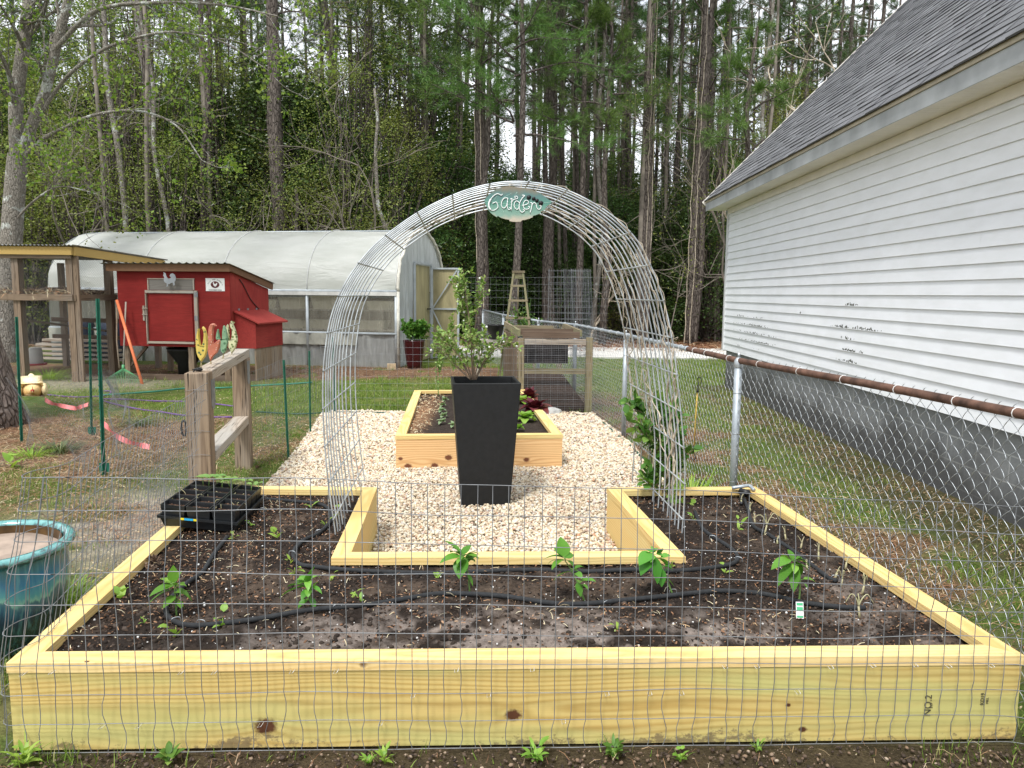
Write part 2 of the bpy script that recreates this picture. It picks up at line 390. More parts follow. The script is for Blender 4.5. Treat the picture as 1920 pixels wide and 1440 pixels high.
mb.add(np.stack([X,Y,Z],-1).reshape(-1,3),np.stack([I,I+1,I+nx+1,I+nx],1),col=c.reshape(-1,3),smooth=True)
m,nt,b=newmat('ground_cover'); at=nd(nt,'ShaderNodeAttribute',attribute_name='Col').outputs['Color']
o=objc(nt); a1=noise(nt,9,5,o,rough=.7); a2=noise(nt,70,4,o,rough=.7)
cc=mixc(nt,.8,at,ramp(nt,a1.outputs[0],[(.3,(.45,.45,.45)),(.7,(1.3,1.25,1.15))]),'MULTIPLY')
cc=mixc(nt,.7,cc,ramp(nt,a2.outputs[0],[(.3,(.4,.38,.36)),(.7,(1.4,1.35,1.3))]),'MULTIPLY')
L(nt,cc,b.inputs['Base Color']); b.inputs['Roughness'].default_value=.95; b.inputs['Specular IOR Level'].default_value=.1
bump(nt,b,a2.outputs[0],.8,.02)
mb.build('ground',m,kind='structure')
# driveway beyond the fence
mb=MB(); q=[(-2.5,19.6),(16,18.9),(16,22.4),(-2.5,23.3)]
v=[[p[0],p[1],z] for z in (-.05,.045) for p in q]; mb.add(v,BOXF)
mb.build('driveway',plain('pale_concrete',(.62,.60,.56),.9,var=.1,scale=3,bmp=.1),kind='structure')
# ------------------------------------------------------------------ litter & grass
BL=np.array([[-.5,0,0],[.5,0,0],[.32,.25,.55],[-.32,.25,.55],[.0,.75,1.]]); BLF3=np.array([[0,1,2],[0,2,3],[3,2,4]])
def sample(n,x0,x1,y0,y1,power=1.): 
    x=rng.uniform(x0,x1,n); y=y0+(y1-y0)*rng.uniform(0,1,n)**power; return x,y
def bedfree(x,y):
    in1=inpoly(x,y,[(-2.03,2.5),(1.93,2.62),(1.73,5.15),(-2.06,5.06)])
    return ~in1
wallx=lambda y: 3.47+y*.025
xs=[];ys=[]
for (n_,x0,x1,y0,y1) in ((70000,-4.5,-1.8,2.2,9.),(60000,-9.5,-2.2,8.5,16.6),(60000,-2.6,1.3,10.3,17),(120000,1.2,4.,2.5,19.5),(26000,4,7,14,19.6),(9000,-2.,2.4,2.2,2.62)):
    x,y=sample(n_,x0,x1,y0,y1); xs.append(x);ys.append(y)
x=np.concatenate(xs);y=np.concatenate(ys); st,gr,sa,so,n_,n2_=zones(x,y)
lush=sstep(.42,.6,fbm(x*2.3,y*2.3,41))
keep=(rng.uniform(0,1,len(x))<gr*(.18+.95*lush))&bedfree(x,y)&~inpoly(x,y,gravel_poly)&~((x>wallx(y)-.05)&(y<13.7))
x=x[keep];y=y[keep];lush=lush[keep]; N=len(x)
mb=MB(); sc=(.35+.75*lush)*np.where(y>10,1.15,.9); hgt=rng.uniform(.03,.075,N)*sc
scatter(mb,BL,BLF3,np.stack([x,y,np.full(N,-.008)],1),rotmats(rng.uniform(0,6.28,N),rng.uniform(-.5,.9,N),rng.uniform(-.3,.3,N)),np.stack([np.where(y>9,.008,.0045),hgt*.8,hgt],1))
gm=foliage('grass_blades',[(0,(.09,.14,.02)),(.45,(.16,.26,.035)),(.75,(.25,.33,.07)),(1,(.42,.38,.17))],.3,objvar=0)
mb.build('lawn_grass',gm,kind='stuff',label='short patchy lawn grass with pale dry blades around the beds',cat='grass')
# pine straw and leaf litter
xs=[];ys=[]
for (n_,x0,x1,y0,y1) in ((85000,-5.2,-1.8,2.2,9.8),(36000,-9.5,-5.,6.,11.5),(9000,-8,-.5,13.8,17),(30000,2.,4.,2.4,13),(9000,.8,2.4,5.,12.5),(5500,-1.9,2.,2.2,2.6)):
    x,y=sample(n_,x0,x1,y0,y1); xs.append(x);ys.append(y)
x=np.concatenate(xs);y=np.concatenate(ys); st,gr,sa,so,n_,n2_=zones(x,y)
keep=(rng.uniform(0,1,len(x))<np.clip(st*.9+.13-.25*sa,0,1)*np.where(y<2.7,.35,1))&bedfree(x,y)&~inpoly(x,y,gravel_poly)&~((x>wallx(y)-.05)&(y<13.7))
x=x[keep];y=y[keep];N=len(x)
ND=np.array([[-.5,0,0],[.5,0,0],[.5,.5,.12],[-.5,.5,.12],[.4,1,0],[-.4,1,0]]); NDF=np.array([[0,1,2,3],[3,2,4,5]])
zz=.16*np.exp(-(((x+6.9)/.8)**2+((y-10.4)/.55)**2))
mb=MB(); ln=rng.uniform(.05,.15,N)
scatter(mb,ND,NDF,np.stack([x,y,rng.uniform(.002,.022,N)+zz],1),rotmats(rng.uniform(0,6.28,N),rng.normal(0,.16,N),rng.uniform(-.5,.5,N)),np.stack([np.where(y<3.2,.45,1.)*rng.uniform(.002,.0042,N),ln*np.where(y<2.7,.5,1),ln],1))
sm=island('pine_straw',[(0,(.10,.055,.035)),(.35,(.24,.12,.065)),(.6,(.36,.20,.11)),(.85,(.46,.34,.20)),(1,(.55,.46,.33))])
mb.build('pine_straw',sm,kind='stuff',label='reddish brown fallen pine needles matted over the yard',cat='pine straw')
# leaf litter flakes
FL=np.array([[0,0,0],[.5,.5,.1],[0,1,0],[-.5,.5,.06]]);FLF=np.array([[0,1,2,3]])
x1,y1=sample(26000,-4.8,-1.75,2.2,9.5); x2,y2=sample(14000,1.9,4,2.5,12); x3,y3=sample(9000,-8,1,10,16.5)
x=np.concatenate([x1,x2,x3]);y=np.concatenate([y1,y2,y3]); st,gr,sa,so,n_,n2_=zones(x,y)
keep=(rng.uniform(0,1,len(x))<.35+.5*sstep(.45,.6,fbm(x*1.5,y*1.5,77)))&bedfree(x,y)&~inpoly(x,y,gravel_poly)&~((x>wallx(y)-.05)&(y<13.7))
x=x[keep];y=y[keep];N=len(x); s_=rng.uniform(.008,.020,N)*np.where(y>9,1.4,1)
mb=MB(); scatter(mb,FL,FLF,np.stack([x,y,rng.uniform(.006,.03,N)],1),rotmats(rng.uniform(0,6.28,N),rng.normal(0,.35,N),rng.normal(0,.35,N)),np.stack([s_*.6,s_,s_],1))
mb.build('leaf_litter',island('dry_leaf_bits',[(0,(.14,.09,.05)),(.4,(.30,.22,.12)),(.8,(.48,.39,.25)),(1,(.60,.53,.40))]),kind='stuff',label='pale dry leaf scraps scattered over the thin lawn',cat='leaf litter')
k=9000; x=rng.uniform(-2.1,2.3,k); y=rng.uniform(2.15,2.66,k); keep=bedfree(x,y)&(fbm(x*4,y*4,88)>.33); x=x[keep];y=y[keep];N=len(x); s_=.0015+.0075*rng.uniform(0,1,N)**3
GCR=(x,y,N,s_)
# ------------------------------------------------------------------ gravel
t=(1+5**.5)/2
ICO=np.array([[-1,t,0],[1,t,0],[-1,-t,0],[1,-t,0],[0,-1,t],[0,1,t],[0,-1,-t],[0,1,-t],[t,0,-1],[t,0,1],[-t,0,-1],[-t,0,1]])/math.hypot(1,t)
ICF=np.array([[0,11,5],[0,5,1],[0,1,7],[0,7,10],[0,10,11],[1,5,9],[5,11,4],[11,10,2],[10,7,6],[7,1,8],[3,9,4],[3,4,2],[3,2,6],[3,6,8],[3,8,9],[4,9,5],[2,4,11],[6,2,10],[8,6,7],[9,8,1]])
x,y,N,s_=GCR; mb=MB(); scatter(mb,ICO,ICF,np.stack([x,y,.002+rng.uniform(0,.006,N)],1),rotmats(rng.uniform(0,6.28,N),rng.normal(0,.5,N),rng.normal(0,.5,N)),np.stack([s_*1.3,s_,s_*.7],1),smooth=True)
mb.build('soil_crumbs',island('soil_crumbs',[(0,(.03,.022,.018)),(.6,(.09,.065,.048)),(.9,(.22,.15,.10)),(1,(.42,.34,.26))]),kind='stuff',label='brown soil crumbs and tiny pebbles along the foot of the front board',cat='soil')
x,y=sample(150000,-2.7,1.7,3.6,10.4)
bed2=[(-1.05,6.9),(.46,7.03),(.17,10.35),(-1.30,10.15)]
keep=inpoly(x,y,gravel_poly)&~inpoly(x,y,bed2)&~inpoly(x,y,[(-.32,5.72),(-.03,5.74),(-.03,5.98),(-.32,5.98)])
keep&=(rng.uniform(0,1,len(x))<np.where(y<7.5,1.,.62)); x=x[keep];y=y[keep]
keep=(~inpoly(x,y,[(-.81,3.66),(.78,3.66),(.655,5.05),(-.91,5.0)]))&(y<5.0)
x=x[~keep];y=y[~keep]; N=len(x)
s_=rng.uniform(.0085,.0155,N)*np.where(y<7.5,1,1.25)
hf=(fbm(x*5,y*5,9)-.5)*.03
mb=MB(); scatter(mb,ICO,ICF,np.stack([x,y,.006+hf+rng.uniform(0,.022,N)],1),rotmats(rng.uniform(0,6.28,N),rng.normal(0,.5,N),rng.normal(0,.5,N)),np.stack([s_*rng.uniform(.9,1.5,N),s_*rng.uniform(.7,1.1,N),s_*rng.uniform(.5,.85,N)],1),smooth=True)
GS=[(0,(.26,.20,.15)),(.12,(.50,.37,.25)),(.3,(.66,.545,.375)),(.55,(.74,.65,.49)),(.78,(.79,.735,.60)),(.9,(.55,.53,.50)),(1,(.50,.26,.14))]
mb.build('pea_gravel',island('pea_gravel',GS,.6,.35),kind='stuff',label='cream and tan pebbles spread between the raised beds',cat='gravel')
# ================================================================== RAISED BEDS
CZ=.33
def offpoly(poly,d):
    n=len(poly); out=[]; p=[np.array(q[:2],float) for q in poly]
    for i in range(n):
        a,b_,c_=p[i-1],p[i],p[(i+1)%n]
        n1=nz([-(b_-a)[1],(b_-a)[0]]); n2=nz([-(c_-b_)[1],(c_-b_)[0]])
        bis=nz(n1+n2); out.append(b_+bis*d/(bis@n1))
    return out
OUT=[G(11,1244,CZ),G(1921,1229,CZ),G(1416,912,CZ),G(1137.5,914,CZ),G(1243,1033,CZ),G(659,1035,CZ),G(707.4,913.5,CZ),G(396,910,CZ)]
INN=offpoly(OUT,.089)
BO=offpoly(OUT,.004); BI=offpoly(OUT,.042)
bed=empty('raised_bed',(-.1,3.8,0),'large u shaped raised bed of new yellow pine boards filled with dark soil','raised bed')
names=['front','right','back_right','arm_right','notch','arm_left','back_left','left']
def kn(i): return ()
front_k=[(-.0,0,0,0)]
for i in range(8):
    j=(i+1)%8; a,b_=OUT[i],OUT[j]
    if i==0:
        # knots on the front board at their places along the board; gc = (x - centre) + offset
        off=np.array([4.0,.062,.015]); mid=(np.array(BO[0])+np.array(BO[1])+np.array(BI[0])+np.array(BI[1]))/4; ax=nz(np.array(BO[1])-np.array(BO[0]))
        ks=[]
        for (px,py,s_) in ((497,1362,.026),(962,1341,.019),(1505,1368,.010),(1478,1322,.006),(215,1435,.008)):
            w_=P(px,py,BO[0],BO[1]); ks.append(((w_[:2]-mid)@ax+off[0],-.019+off[1],w_[2]-.146+off[2],s_))
        M['wood_front']=wood('front_board_pine',(.62,.47,.17),(.40,.25,.065),.75,splash=-.065,ringf=360,grey=(.46,.46,.17),knots=ks)
        mid2=(np.array(OUT[0][:2])+np.array(OUT[1][:2])+np.array(INN[0])+np.array(INN[1]))/4; ks2=[]
        for (px,py,s_) in ((681,1247,.011),(183,1222,.006)):
            w_=G(px,py,CZ) if py<1240 else P(px,py,OUT[0],OUT[1]); ks2.append(((w_[:2]-mid2)@ax+8.,(w_[1]-2.6)*0-.035,w_[2]-.311+.06,s_))
        M['wood_cap']=wood('cap_board_pine',(.78,.575,.26),(.60,.38,.12),.3,ringf=420,grey=(.68,.63,.33),knots=ks2)
        mb=MB(); prism(mb,[OUT[0],OUT[1],INN[1],INN[0]],.2935,CZ,axis=ax,gseed=np.array([8.,0,.06])); mb.build('cap_board',M['wood_cap'],bed)
        mb=MB(); prism(mb,[BO[0],BO[1],BI[1],BI[0]],.0,.292,axis=ax,gseed=off); mb.build('side_board',M['wood_front'],bed)
        continue
    mb=MB(); prism(mb,[a,b_,INN[j],INN[i]],.2935,CZ); mb.build('cap_board',M['wood_new'],bed)
    mb=MB(); prism(mb,[BO[i],BO[j],BI[j],BI[i]],.0,.292); mb.build('side_board',M['wood_new'],bed)
# lumber grade stamp printed on the front board
def text_obj(txt,size,name,mat,p,xdir,up,parent,extr=.0006,label=None,shear=0):
    cu=bpy.data.curves.new(name,'FONT'); cu.body=txt; cu.size=size; cu.extrude=extr; cu.align_x='CENTER'; cu.align_y='CENTER'; cu.shear=shear
    o=bpy.data.objects.new(name,cu); COL.objects.link(o)
    dg=bpy.context.evaluated_depsgraph_get(); me=bpy.data.meshes.new_from_object(o.evaluated_get(dg)); bpy.data.objects.remove(o)
    me.materials.clear(); me.materials.append(mat); o=bpy.data.objects.new(name,me); COL.objects.link(o)
    xd=Vector(nz(xdir)); u=Vector(nz(up)); n=xd.cross(u).normalized(); u=n.cross(xd)
    o.matrix_world=Matrix.Translation(Vector(p))@Matrix((xd,u,n)).transposed().to_4x4()
    o.matrix_basis=o.matrix_world.copy()
    if parent: setparent(o,parent)
    return o
ink=plain('faded_ink',(.10,.09,.05),.9,var=.4,scale=60)
for (px,py,t_,s_) in ((1740,1322,'NO.2',.036),(1746,1322,'SYP',.014),(1842,1310,'KD19',.020),(1851,1313,'MILL',.012)):
    w_=P(px,py,BO[0],BO[1]); w_=w_+np.array([0,-.002,0]); ob=text_obj(t_,s_,'grade_stamp',ink,w_,(0,0,1),(-1,0,0),bed)
# soil
soilpoly=offpoly(OUT,.040)
gx2=np.arange(-2.1,1.98,.012); gy2=np.arange(2.45,5.2,.012); X2,Y2=np.meshgrid(gx2,gy2)
Z2=.282+(fbm(X2*3,Y2*3,31)-.5)*.035+(fbm(X2*14,Y2*14,32)-.5)*.03+(fbm(X2*45,Y2*45,33)-.5)*.022
ins=inpoly(X2,Y2,soilpoly); ny,nx=X2.shape
cell=ins[:-1,:-1]|ins[1:,1:]|ins[1:,:-1]|ins[:-1,1:]
full=inpoly(X2,Y2,offpoly(OUT,.026)); cell&=full[:-1,:-1]&full[1:,1:]&full[1:,:-1]&full[:-1,1:]
I=(np.arange(ny-1)[:,None]*nx+np.arange(nx-1)[None])[cell]
use=np.zeros(ny*nx,int)-1; F4=np.stack([I,I+1,I+nx+1,I+nx],1); u_=np.unique(F4); use[u_]=np.arange(len(u_))
pale=np.clip(blob(X2,Y2,-.25,2.85,.85,.30)+.9*blob(X2,Y2,.85,2.87,.55,.25)+.6*blob(X2,Y2,1.55,3.15,.22,.5),0,1)*sstep(.38,.6,fbm(X2*9,Y2*9,51))
c=np.ones(X2.shape+(3,))*np.array((.026,.019,.015)); c=lerp(c,(.085,.062,.046),sstep(.45,.7,fbm(X2*6,Y2*6,52))); c=lerp(c,(.27,.225,.195),pale*.9)
mb=MB(); mb.add(np.stack([X2,Y2,Z2],-1).reshape(-1,3)[u_],use[F4],col=c.reshape(-1,3)[u_],smooth=True)
m,nt,b=newmat('garden_soil'); at=nd(nt,'ShaderNodeAttribute',attribute_name='Col').outputs['Color']; o=objc(nt)
a1=noise(nt,30,5,o,rough=.75); a2=noise(nt,160,4,o,rough=.75)
cc=mixc(nt,.9,at,ramp(nt,a1.outputs[0],[(.3,(.35,.33,.3)),(.7,(1.5,1.5,1.5))]),'MULTIPLY')
cc=mixc(nt,ramp_f(nt,a2.outputs[0],.66,.72),cc,(.22,.17,.13)); L(nt,cc,b.inputs['Base Color']); b.inputs['Roughness'].default_value=.95; b.inputs['Specular IOR Level'].default_value=.15
bump(nt,b,a2.outputs[0],.9,.01); M['soil']=m
mb.build('bed_soil',m,kind='stuff',label='dark crumbly soil filling the u shaped front bed',cat='soil')
def soilz(x,y): return .282+(fbm(x*3,y*3,31)-.5)*.035+(fbm(x*14,y*14,32)-.5)*.03
# debris: bark chips, straw shreds, perlite
x,y=sample(30000,-2.05,1.9,2.6,5.15); keep=inpoly(x,y,offpoly(OUT,.06)); x=x[keep];y=y[keep]
dens=.25+.75*sstep(.42,.62,fbm(x*2.2,y*2.2,61))+.8*blob(x,y,-1.6,4.1,.35,1.0); keep=rng.uniform(0,1,len(x))<dens*.8; x=x[keep];y=y[keep];N=len(x)
mb=MB(); s_=rng.uniform(.003,.0095,N)
scatter(mb,ICO*[.55,1,.3],ICF,np.stack([x,y,soilz(x,y)+rng.uniform(0,.009,N)],1),rotmats(rng.uniform(0,6.28,N),rng.normal(0,.4,N),rng.normal(0,.4,N)),np.stack([s_,s_*1.1,s_],1))
k=2200; x,y=sample(k*2,-2.05,1.9,2.6,5.15); keep=inpoly(x,y,offpoly(OUT,.06))&(rng.uniform(0,1,k*2)<.22+blob(x,y,-1.65,4.05,.35,.9)+.8*blob(x,y,.05,3.1,.5,.14)+.8*blob(x,y,1.0,3.0,.2,.25)+blob(x,y,-.6,4.4,.3,.5)); x=x[keep];y=y[keep];N=len(x)
s_=rng.uniform(.012,.045,N)
scatter(mb,ND,NDF,np.stack([x,y,soilz(x,y)+rng.uniform(.004,.014,N)],1),rotmats(rng.uniform(0,6.28,N),rng.normal(0,.3,N),rng.normal(0,.4,N)),np.stack([np.full(N,.0026),s_,s_*1.2],1),mat=1)
k=2000; x,y=sample(k,-2.05,1.9,2.6,5.15); keep=inpoly(x,y,offpoly(OUT,.06)); x=x[keep];y=y[keep];N=len(x); s_=.0011+.0045*rng.uniform(0,1,N)**3
scatter(mb,ICO,ICF,np.stack([x,y,soilz(x,y)+rng.uniform(.002,.009,N)],1),rotmats(rng.uniform(0,6.28,N),rng.normal(0,.5,N),rng.normal(0,.5,N)),s_,mat=2)
k=9000; x,y=sample(k,-2.05,1.9,2.6,5.15); keep=inpoly(x,y,offpoly(OUT,.06)); x=x[keep];y=y[keep];N=len(x); s_=.003+.011*rng.uniform(0,1,N)**2.5
scatter(mb,ICO,ICF,np.stack([x,y,soilz(x,y)],1),rotmats(rng.uniform(0,6.28,N),rng.normal(0,.5,N),rng.normal(0,.5,N)),np.stack([s_*1.2,s_,s_*.8],1),mat=3,smooth=True)
clod=island('soil_clods',[(0,(.014,.010,.008)),(.6,(.038,.028,.021)),(1,(.085,.064,.05))])
chips=island('soil_chips',[(0,(.02,.013,.01)),(.5,(.07,.045,.03)),(.8,(.17,.09,.05)),(.95,(.33,.18,.10)),(1,(.45,.33,.22))])
shred=island('straw_shreds',[(0,(.35,.16,.08)),(.35,(.50,.30,.16)),(.6,(.62,.52,.32)),(1,(.72,.65,.46))])
perl=island('perlite',[(0,(.45,.43,.40)),(1,(.8,.8,.78))])
mb.build('soil_debris',[chips,shred,perl,clod],kind='stuff',label='bark chips straw shreds and white perlite specks on the dark soil',cat='mulch')
# ---------------------------------------------------------------- second bed
B2=[G(741,817,CZ),G(1055.5,815,CZ),G(985.5,730,CZ),G(777,731.6,CZ)]
B2i=offpoly(B2,.095);B2o=offpoly(B2,.004);B2b=offpoly(B2,.042)
bed2o=empty('raised_bed',(-.4,8.6,0),'small rectangular pine raised bed behind the tall black planter','raised bed')
off=np.array([4.0,.0,.07]); mid=(np.array(B2o[0])+np.array(B2o[1])+np.array(B2b[0])+np.array(B2b[1]))/4; ax=nz(np.array(B2o[1])-np.array(B2o[0])); ks=[]
for (px,py,s_) in ((751,860,.014),(765,874,.022),(815,873,.021),(841,858,.022),(987,862,.018),(1043,875,.008)):
    w_=P(px,py,B2o[0],B2o[1]); ks.append(((w_[:2]-mid)@ax+off[0],-.019+off[1],w_[2]-.146+off[2],s_))
M['wood_b2']=wood('knotty_pine',(.78,.52,.26),(.50,.25,.09),.3,ringf=300,grey=(.72,.50,.25),knots=ks,kc=(.16,.06,.03))
for i in range(4):
    j=(i+1)%4
    mb=MB(); prism(mb,[B2[i],B2[j],B2i[j],B2i[i]],.2935,CZ); mb.build('cap_board',M['wood_new'],bed2o)
    mb=MB(); prism(mb,[B2o[i],B2o[j],B2b[j],B2b[i]],.0,.292,gseed=off if i==0 else None); mb.build('side_board',M['wood_b2'] if i==0 else M['wood_new'],bed2o)
x,y=np.meshgrid(np.arange(-1.36,.52,.03),np.arange(6.85,10.45,.03)); z=.275+(fbm(x*5,y*5,71)-.5)*.05
insd=inpoly(x,y,offpoly(B2,.02)); ny,nx=x.shape; cell=insd[:-1,:-1]&insd[1:,1:]&insd[1:,:-1]&insd[:-1,1:]; I=(np.arange(ny-1)[:,None]*nx+np.arange(nx-1)[None])[cell]
c=lerp(np.ones(x.shape+(3,))*np.array((.04,.03,.024)),(.35,.2,.11),np.clip(blob(x,y,-1.05,8.2,.16,1.4),0,1)*.7)
mb=MB(); mb.add(np.stack([x,y,z],-1).reshape(-1,3),np.stack([I,I+1,I+nx+1,I+nx],1),col=c.reshape(-1,3),smooth=True)
mb.build('bed_soil',M['soil'],kind='stuff',label='dark soil filling the small rear bed behind the black planter',cat='soil')
k=900; x=rng.uniform(-1.25,-.85,k); y=rng.uniform(6.95,10,k); keep=inpoly(x,y,offpoly(B2,.09)); x=x[keep];y=y[keep];N=len(x); s_=rng.uniform(.02,.06,N)
mb=MB(); scatter(mb,ND,NDF,np.stack([x,y,.285+rng.uniform(.0,.02,N)],1),rotmats(rng.uniform(0,6.28,N),rng.normal(0,.3,N),rng.normal(0,.4,N)),np.stack([s_*.12,s_,s_],1))
mb.build('straw_mulch',shred,kind='stuff',label='tan straw scraps along the left side of the small rear bed',cat='mulch')
# ================================================================== hoses
def hosepx(pts,z=.292,Z0=None): return np.array([G(a,b_,z) for a,b_ in pts])
h1=[(426,1008),(401,1039),(379,1071),(354,1097),(325,1120),(311,1143),(322,1163),(365,1172),(474,1163),(583,1148),(693,1137),(770,1122),(831,1117),(935,1124),(1060,1134),(1185,1126),(1310,1112),(1356,1109),(1433,1115),(1511,1131),(1589,1140),(1622,1141)]
h2=[(492,937),(547,938),(601,946),(618,957),(620,977),(598,999),(569,1017),(550,1039),(561,1057),(590,1068),(656,1072),(810,1072),(977,1068),(1102,1068),(1185,1070),(1268,1072),(1356,1064),(1383,1051),(1371,1030),(1344,1012),(1317,989),(1303,962)]
h3=[(1393,925),(1402,955),(1412,985),(1441,1004),(1480,1028),(1511,1051),(1550,1082),(1568,1092)]
def settle(p): 
    for q in p: q[2]=soilz(q[0],q[1])+.012
    return p
for pts,lab in ((h1,'black soaker hose snaking along the front row of pepper plants'),(h2,'black soaker hose looping past the notch edge of the front bed'),(h3,'short black soaker hose beside the onion stalks')):
    mb=MB(); tube(mb,smoothline(settle(hosepx(pts)),6),.0108,10); mb.build('soaker_hose',M['hose'],label=lab,cat='hose',group='soaker hoses in the front bed')
# end connector lying on the back right corner
e=empty('hose_connector',G(1405,915,.34),'grey and black hose connector on the back right corner of the front bed','hose connector')
mb=MB(); tube(mb,smoothline([G(1372,915,.345),G(1392,912,.36),G(1405,911,.36),G(1414,919,.345)],5),.012,8); mb.build('hose_end',M['pipe'],e)
mb=MB(); tube(mb,[G(1388,921,.33),G(1404,925,.33)],.022,10); tube(mb,[G(1390,923,.32),G(1390,945,.30)],.012,8); mb.build('coupling',M['black'],e)
# garden hose on gravel edge (dark green) + brown hose
def groundhose(pts,z,r,mat,name,lab,cat='hose'):
    mb=MB(); tube(mb,smoothline([G(a,b_,z) for a,b_ in pts],6),r,8); return mb.build(name,mat,label=lab,cat=cat)
M['hose_green']=plain('dark_green_hose',(.012,.07,.045),.5,var=.2)
M['hose_teal']=plain('teal_hose',(.04,.22,.15),.5,var=.2); M['hose_brown']=plain('brown_hose',(.10,.075,.055),.6,var=.2)
groundhose([(1104,752),(1107,770),(1118,782),(1140,800),(1160,818),(1185,838),(1210,865),(1235,880)],.02,.013,M['hose_green'],'garden_hose','dark green garden hose along the right edge of the gravel')
groundhose([(985,728),(1003,738),(1030,757),(1060,772),(1085,778),(1102,776)],.03,.012,M['hose_brown'],'garden_hose','brown garden hose curving past the grey stone by the wooden bin')
groundhose([(480,772),(560,776),(620,773),(680,773),(735,774)],.03,.010,M['hose_green'],'garden_hose','dark hose stretched along the back edge of the gravel')
groundhose([(190,741),(220,739),(290,734),(350,728),(420,727),(480,723),(540,720),(585,717)],.04,.014,M['hose_teal'],'garden_hose','long teal hose across the lawn in front of the coop')
# ================================================================== plants toolkit
LV=np.array([(0,0,0),(.36,.25,.05),(.5,.5,.07),(.33,.8,.01),(0,1,-.08),(-.33,.8,.01),(-.5,.5,.07),(-.36,.25,.05),(0,.33,0),(0,.7,-.02)])
LF=np.array([[0,1,8],[1,2,8],[8,2,9],[2,3,9],[9,3,4],[0,8,7],[7,8,6],[8,9,6],[6,9,5],[9,4,5]])
def leaf(mb,base,d,ln,wd,droop=.5,fold=.25,mat=0,n=7,serr=0,roll=0.):
    d=nz(d); up=np.array([0,0,1.]); s_=np.cross(d,up); s_=nz(s_) if np.linalg.norm(s_)>.1 else np.array([1.,0,0]); p=np.array(base,float); V=[]; dd=d.copy()
    for i in range(n):
        t=i/(n-1); w_=wd*.5*(math.sin(PI*min(1,t*1.02)**.75)**.8 if 0<t<1 else .03)
        u=np.cross(s_,dd); sr_=s_*math.cos(roll)+u*math.sin(roll)
        V+= [p+sr_*w_+u*w_*fold,p,p-sr_*w_+u*w_*fold]
        p=p+dd*ln/(n-1); dd=nz(dd+np.array([0,0,-1.])*droop/(n-1)*1.6)
    F=[]
    for i in range(n-1):
        a=i*3; F+=[[a,a+1,a+4,a+3],[a+1,a+2,a+5,a+4]]
    mb.add(V,np.array(F),mat=mat,smooth=True)
M['leaf_pep']=foliage('pepper_leaf',[(0,(.06,.19,.02)),(.6,(.11,.29,.035)),(1,(.24,.45,.07))],.3,.4,0.)
M['leaf_blue']=foliage('blueberry_leaf',[(0,(.10,.21,.045)),(.5,(.19,.35,.08)),(.85,(.33,.48,.15)),(1,(.55,.60,.32))],.35,.45,0.)
M['leaf_vine']=foliage('vine_leaf',[(0,(.05,.13,.02)),(.6,(.11,.24,.04)),(1,(.28,.42,.10))],.35,.45,0.)
M['leaf_lime']=foliage('lime_leaf',[(0,(.16,.33,.04)),(1,(.36,.52,.10))],.4,.45,0.)
M['leaf_dark']=foliage('dark_leaf',[(0,(.02,.07,.012)),(.6,(.05,.13,.025)),(1,(.11,.21,.05))],.25,.4,0.)
M['stem_green']=plain('green_stem',(.13,.24,.06),.6,var=.2)
M['stem_wood']=plain('woody_stem',(.22,.16,.11),.8,var=.3)
def pepper(pxb,pyb,pts,seed,lab,leaves):
    random.seed(seed); b0=G(pxb,pyb,.29); b0[2]=soilz(b0[0],b0[1]); Yb=b0[1]
    r=empty('pepper_plant',b0,lab,'pepper plant','pepper seedlings in the front bed')
    stem=[b0]+[D(x,y,Yb) for x,y in pts]; sl_=smoothline(stem,5)
    mb=MB(); tube(mb,sl_,np.linspace(.0045,.002,len(sl_)),7); ml=MB()
    for (bx,by,tx,ty,w_,dy) in leaves:
        p0=D(bx,by,Yb); p1=D(tx,ty,Yb+dy); d=p1-p0; ln=np.linalg.norm(d)
        j=np.argmin(np.linalg.norm(sl_-p0,axis=1)); tube(mb,[sl_[j],p0],.0014,5)
        leaf(ml,p0,d+np.array([0,0,.35*ln]),ln*1.08,w_,.55,.22,roll=random.uniform(-.5,.5))
    for k in range(9):
        j=random.randint(len(sl_)//3,len(sl_)-1); a=random.uniform(0,6.28); d=np.array([math.cos(a),math.sin(a),random.uniform(-.1,.7)]); q=sl_[j]+d*.015; tube(mb,[sl_[j],q],.0012,5); leaf(ml,q,d,random.uniform(.035,.075),random.uniform(.018,.036),random.uniform(.6,1.3),.25,roll=random.uniform(-.5,.5))
    mb.build('stem',M['stem_green'],r); ml.build('leaves',M['leaf_pep'],r)
pepper(331,1153,[(329,1120),(326,1092)],1,'bushy pepper seedling near the left end, upright pointed top leaf',
 [(326,1092,325,1062,.045,0),(326,1095,340,1070,.035,.05),(326,1098,282,1118,.040,-.06),(326,1105,278,1136,.045,-.05),(327,1098,300,1085,.035,.05),(328,1104,357,1128,.05,.02),(328,1098,345,1095,.035,-.05),(330,1118,308,1140,.04,-.04),(330,1125,345,1142,.03,.03),(328,1112,338,1110,.035,-.06)])
pepper(585,1139,[(582,1115),(577,1092)],2,'upright pepper seedling with narrow pale leaves left of the notch',
 [(577,1092,588,1063,.03,0),(577,1095,562,1080,.035,.04),(578,1100,526,1121,.045,-.03),(578,1102,540,1100,.04,.04),(580,1112,596,1090,.04,0),(582,1120,590,1142,.03,-.04),(580,1105,566,1125,.035,-.05),(577,1094,580,1073,.035,-.03),(582,1124,560,1138,.03,.03)])
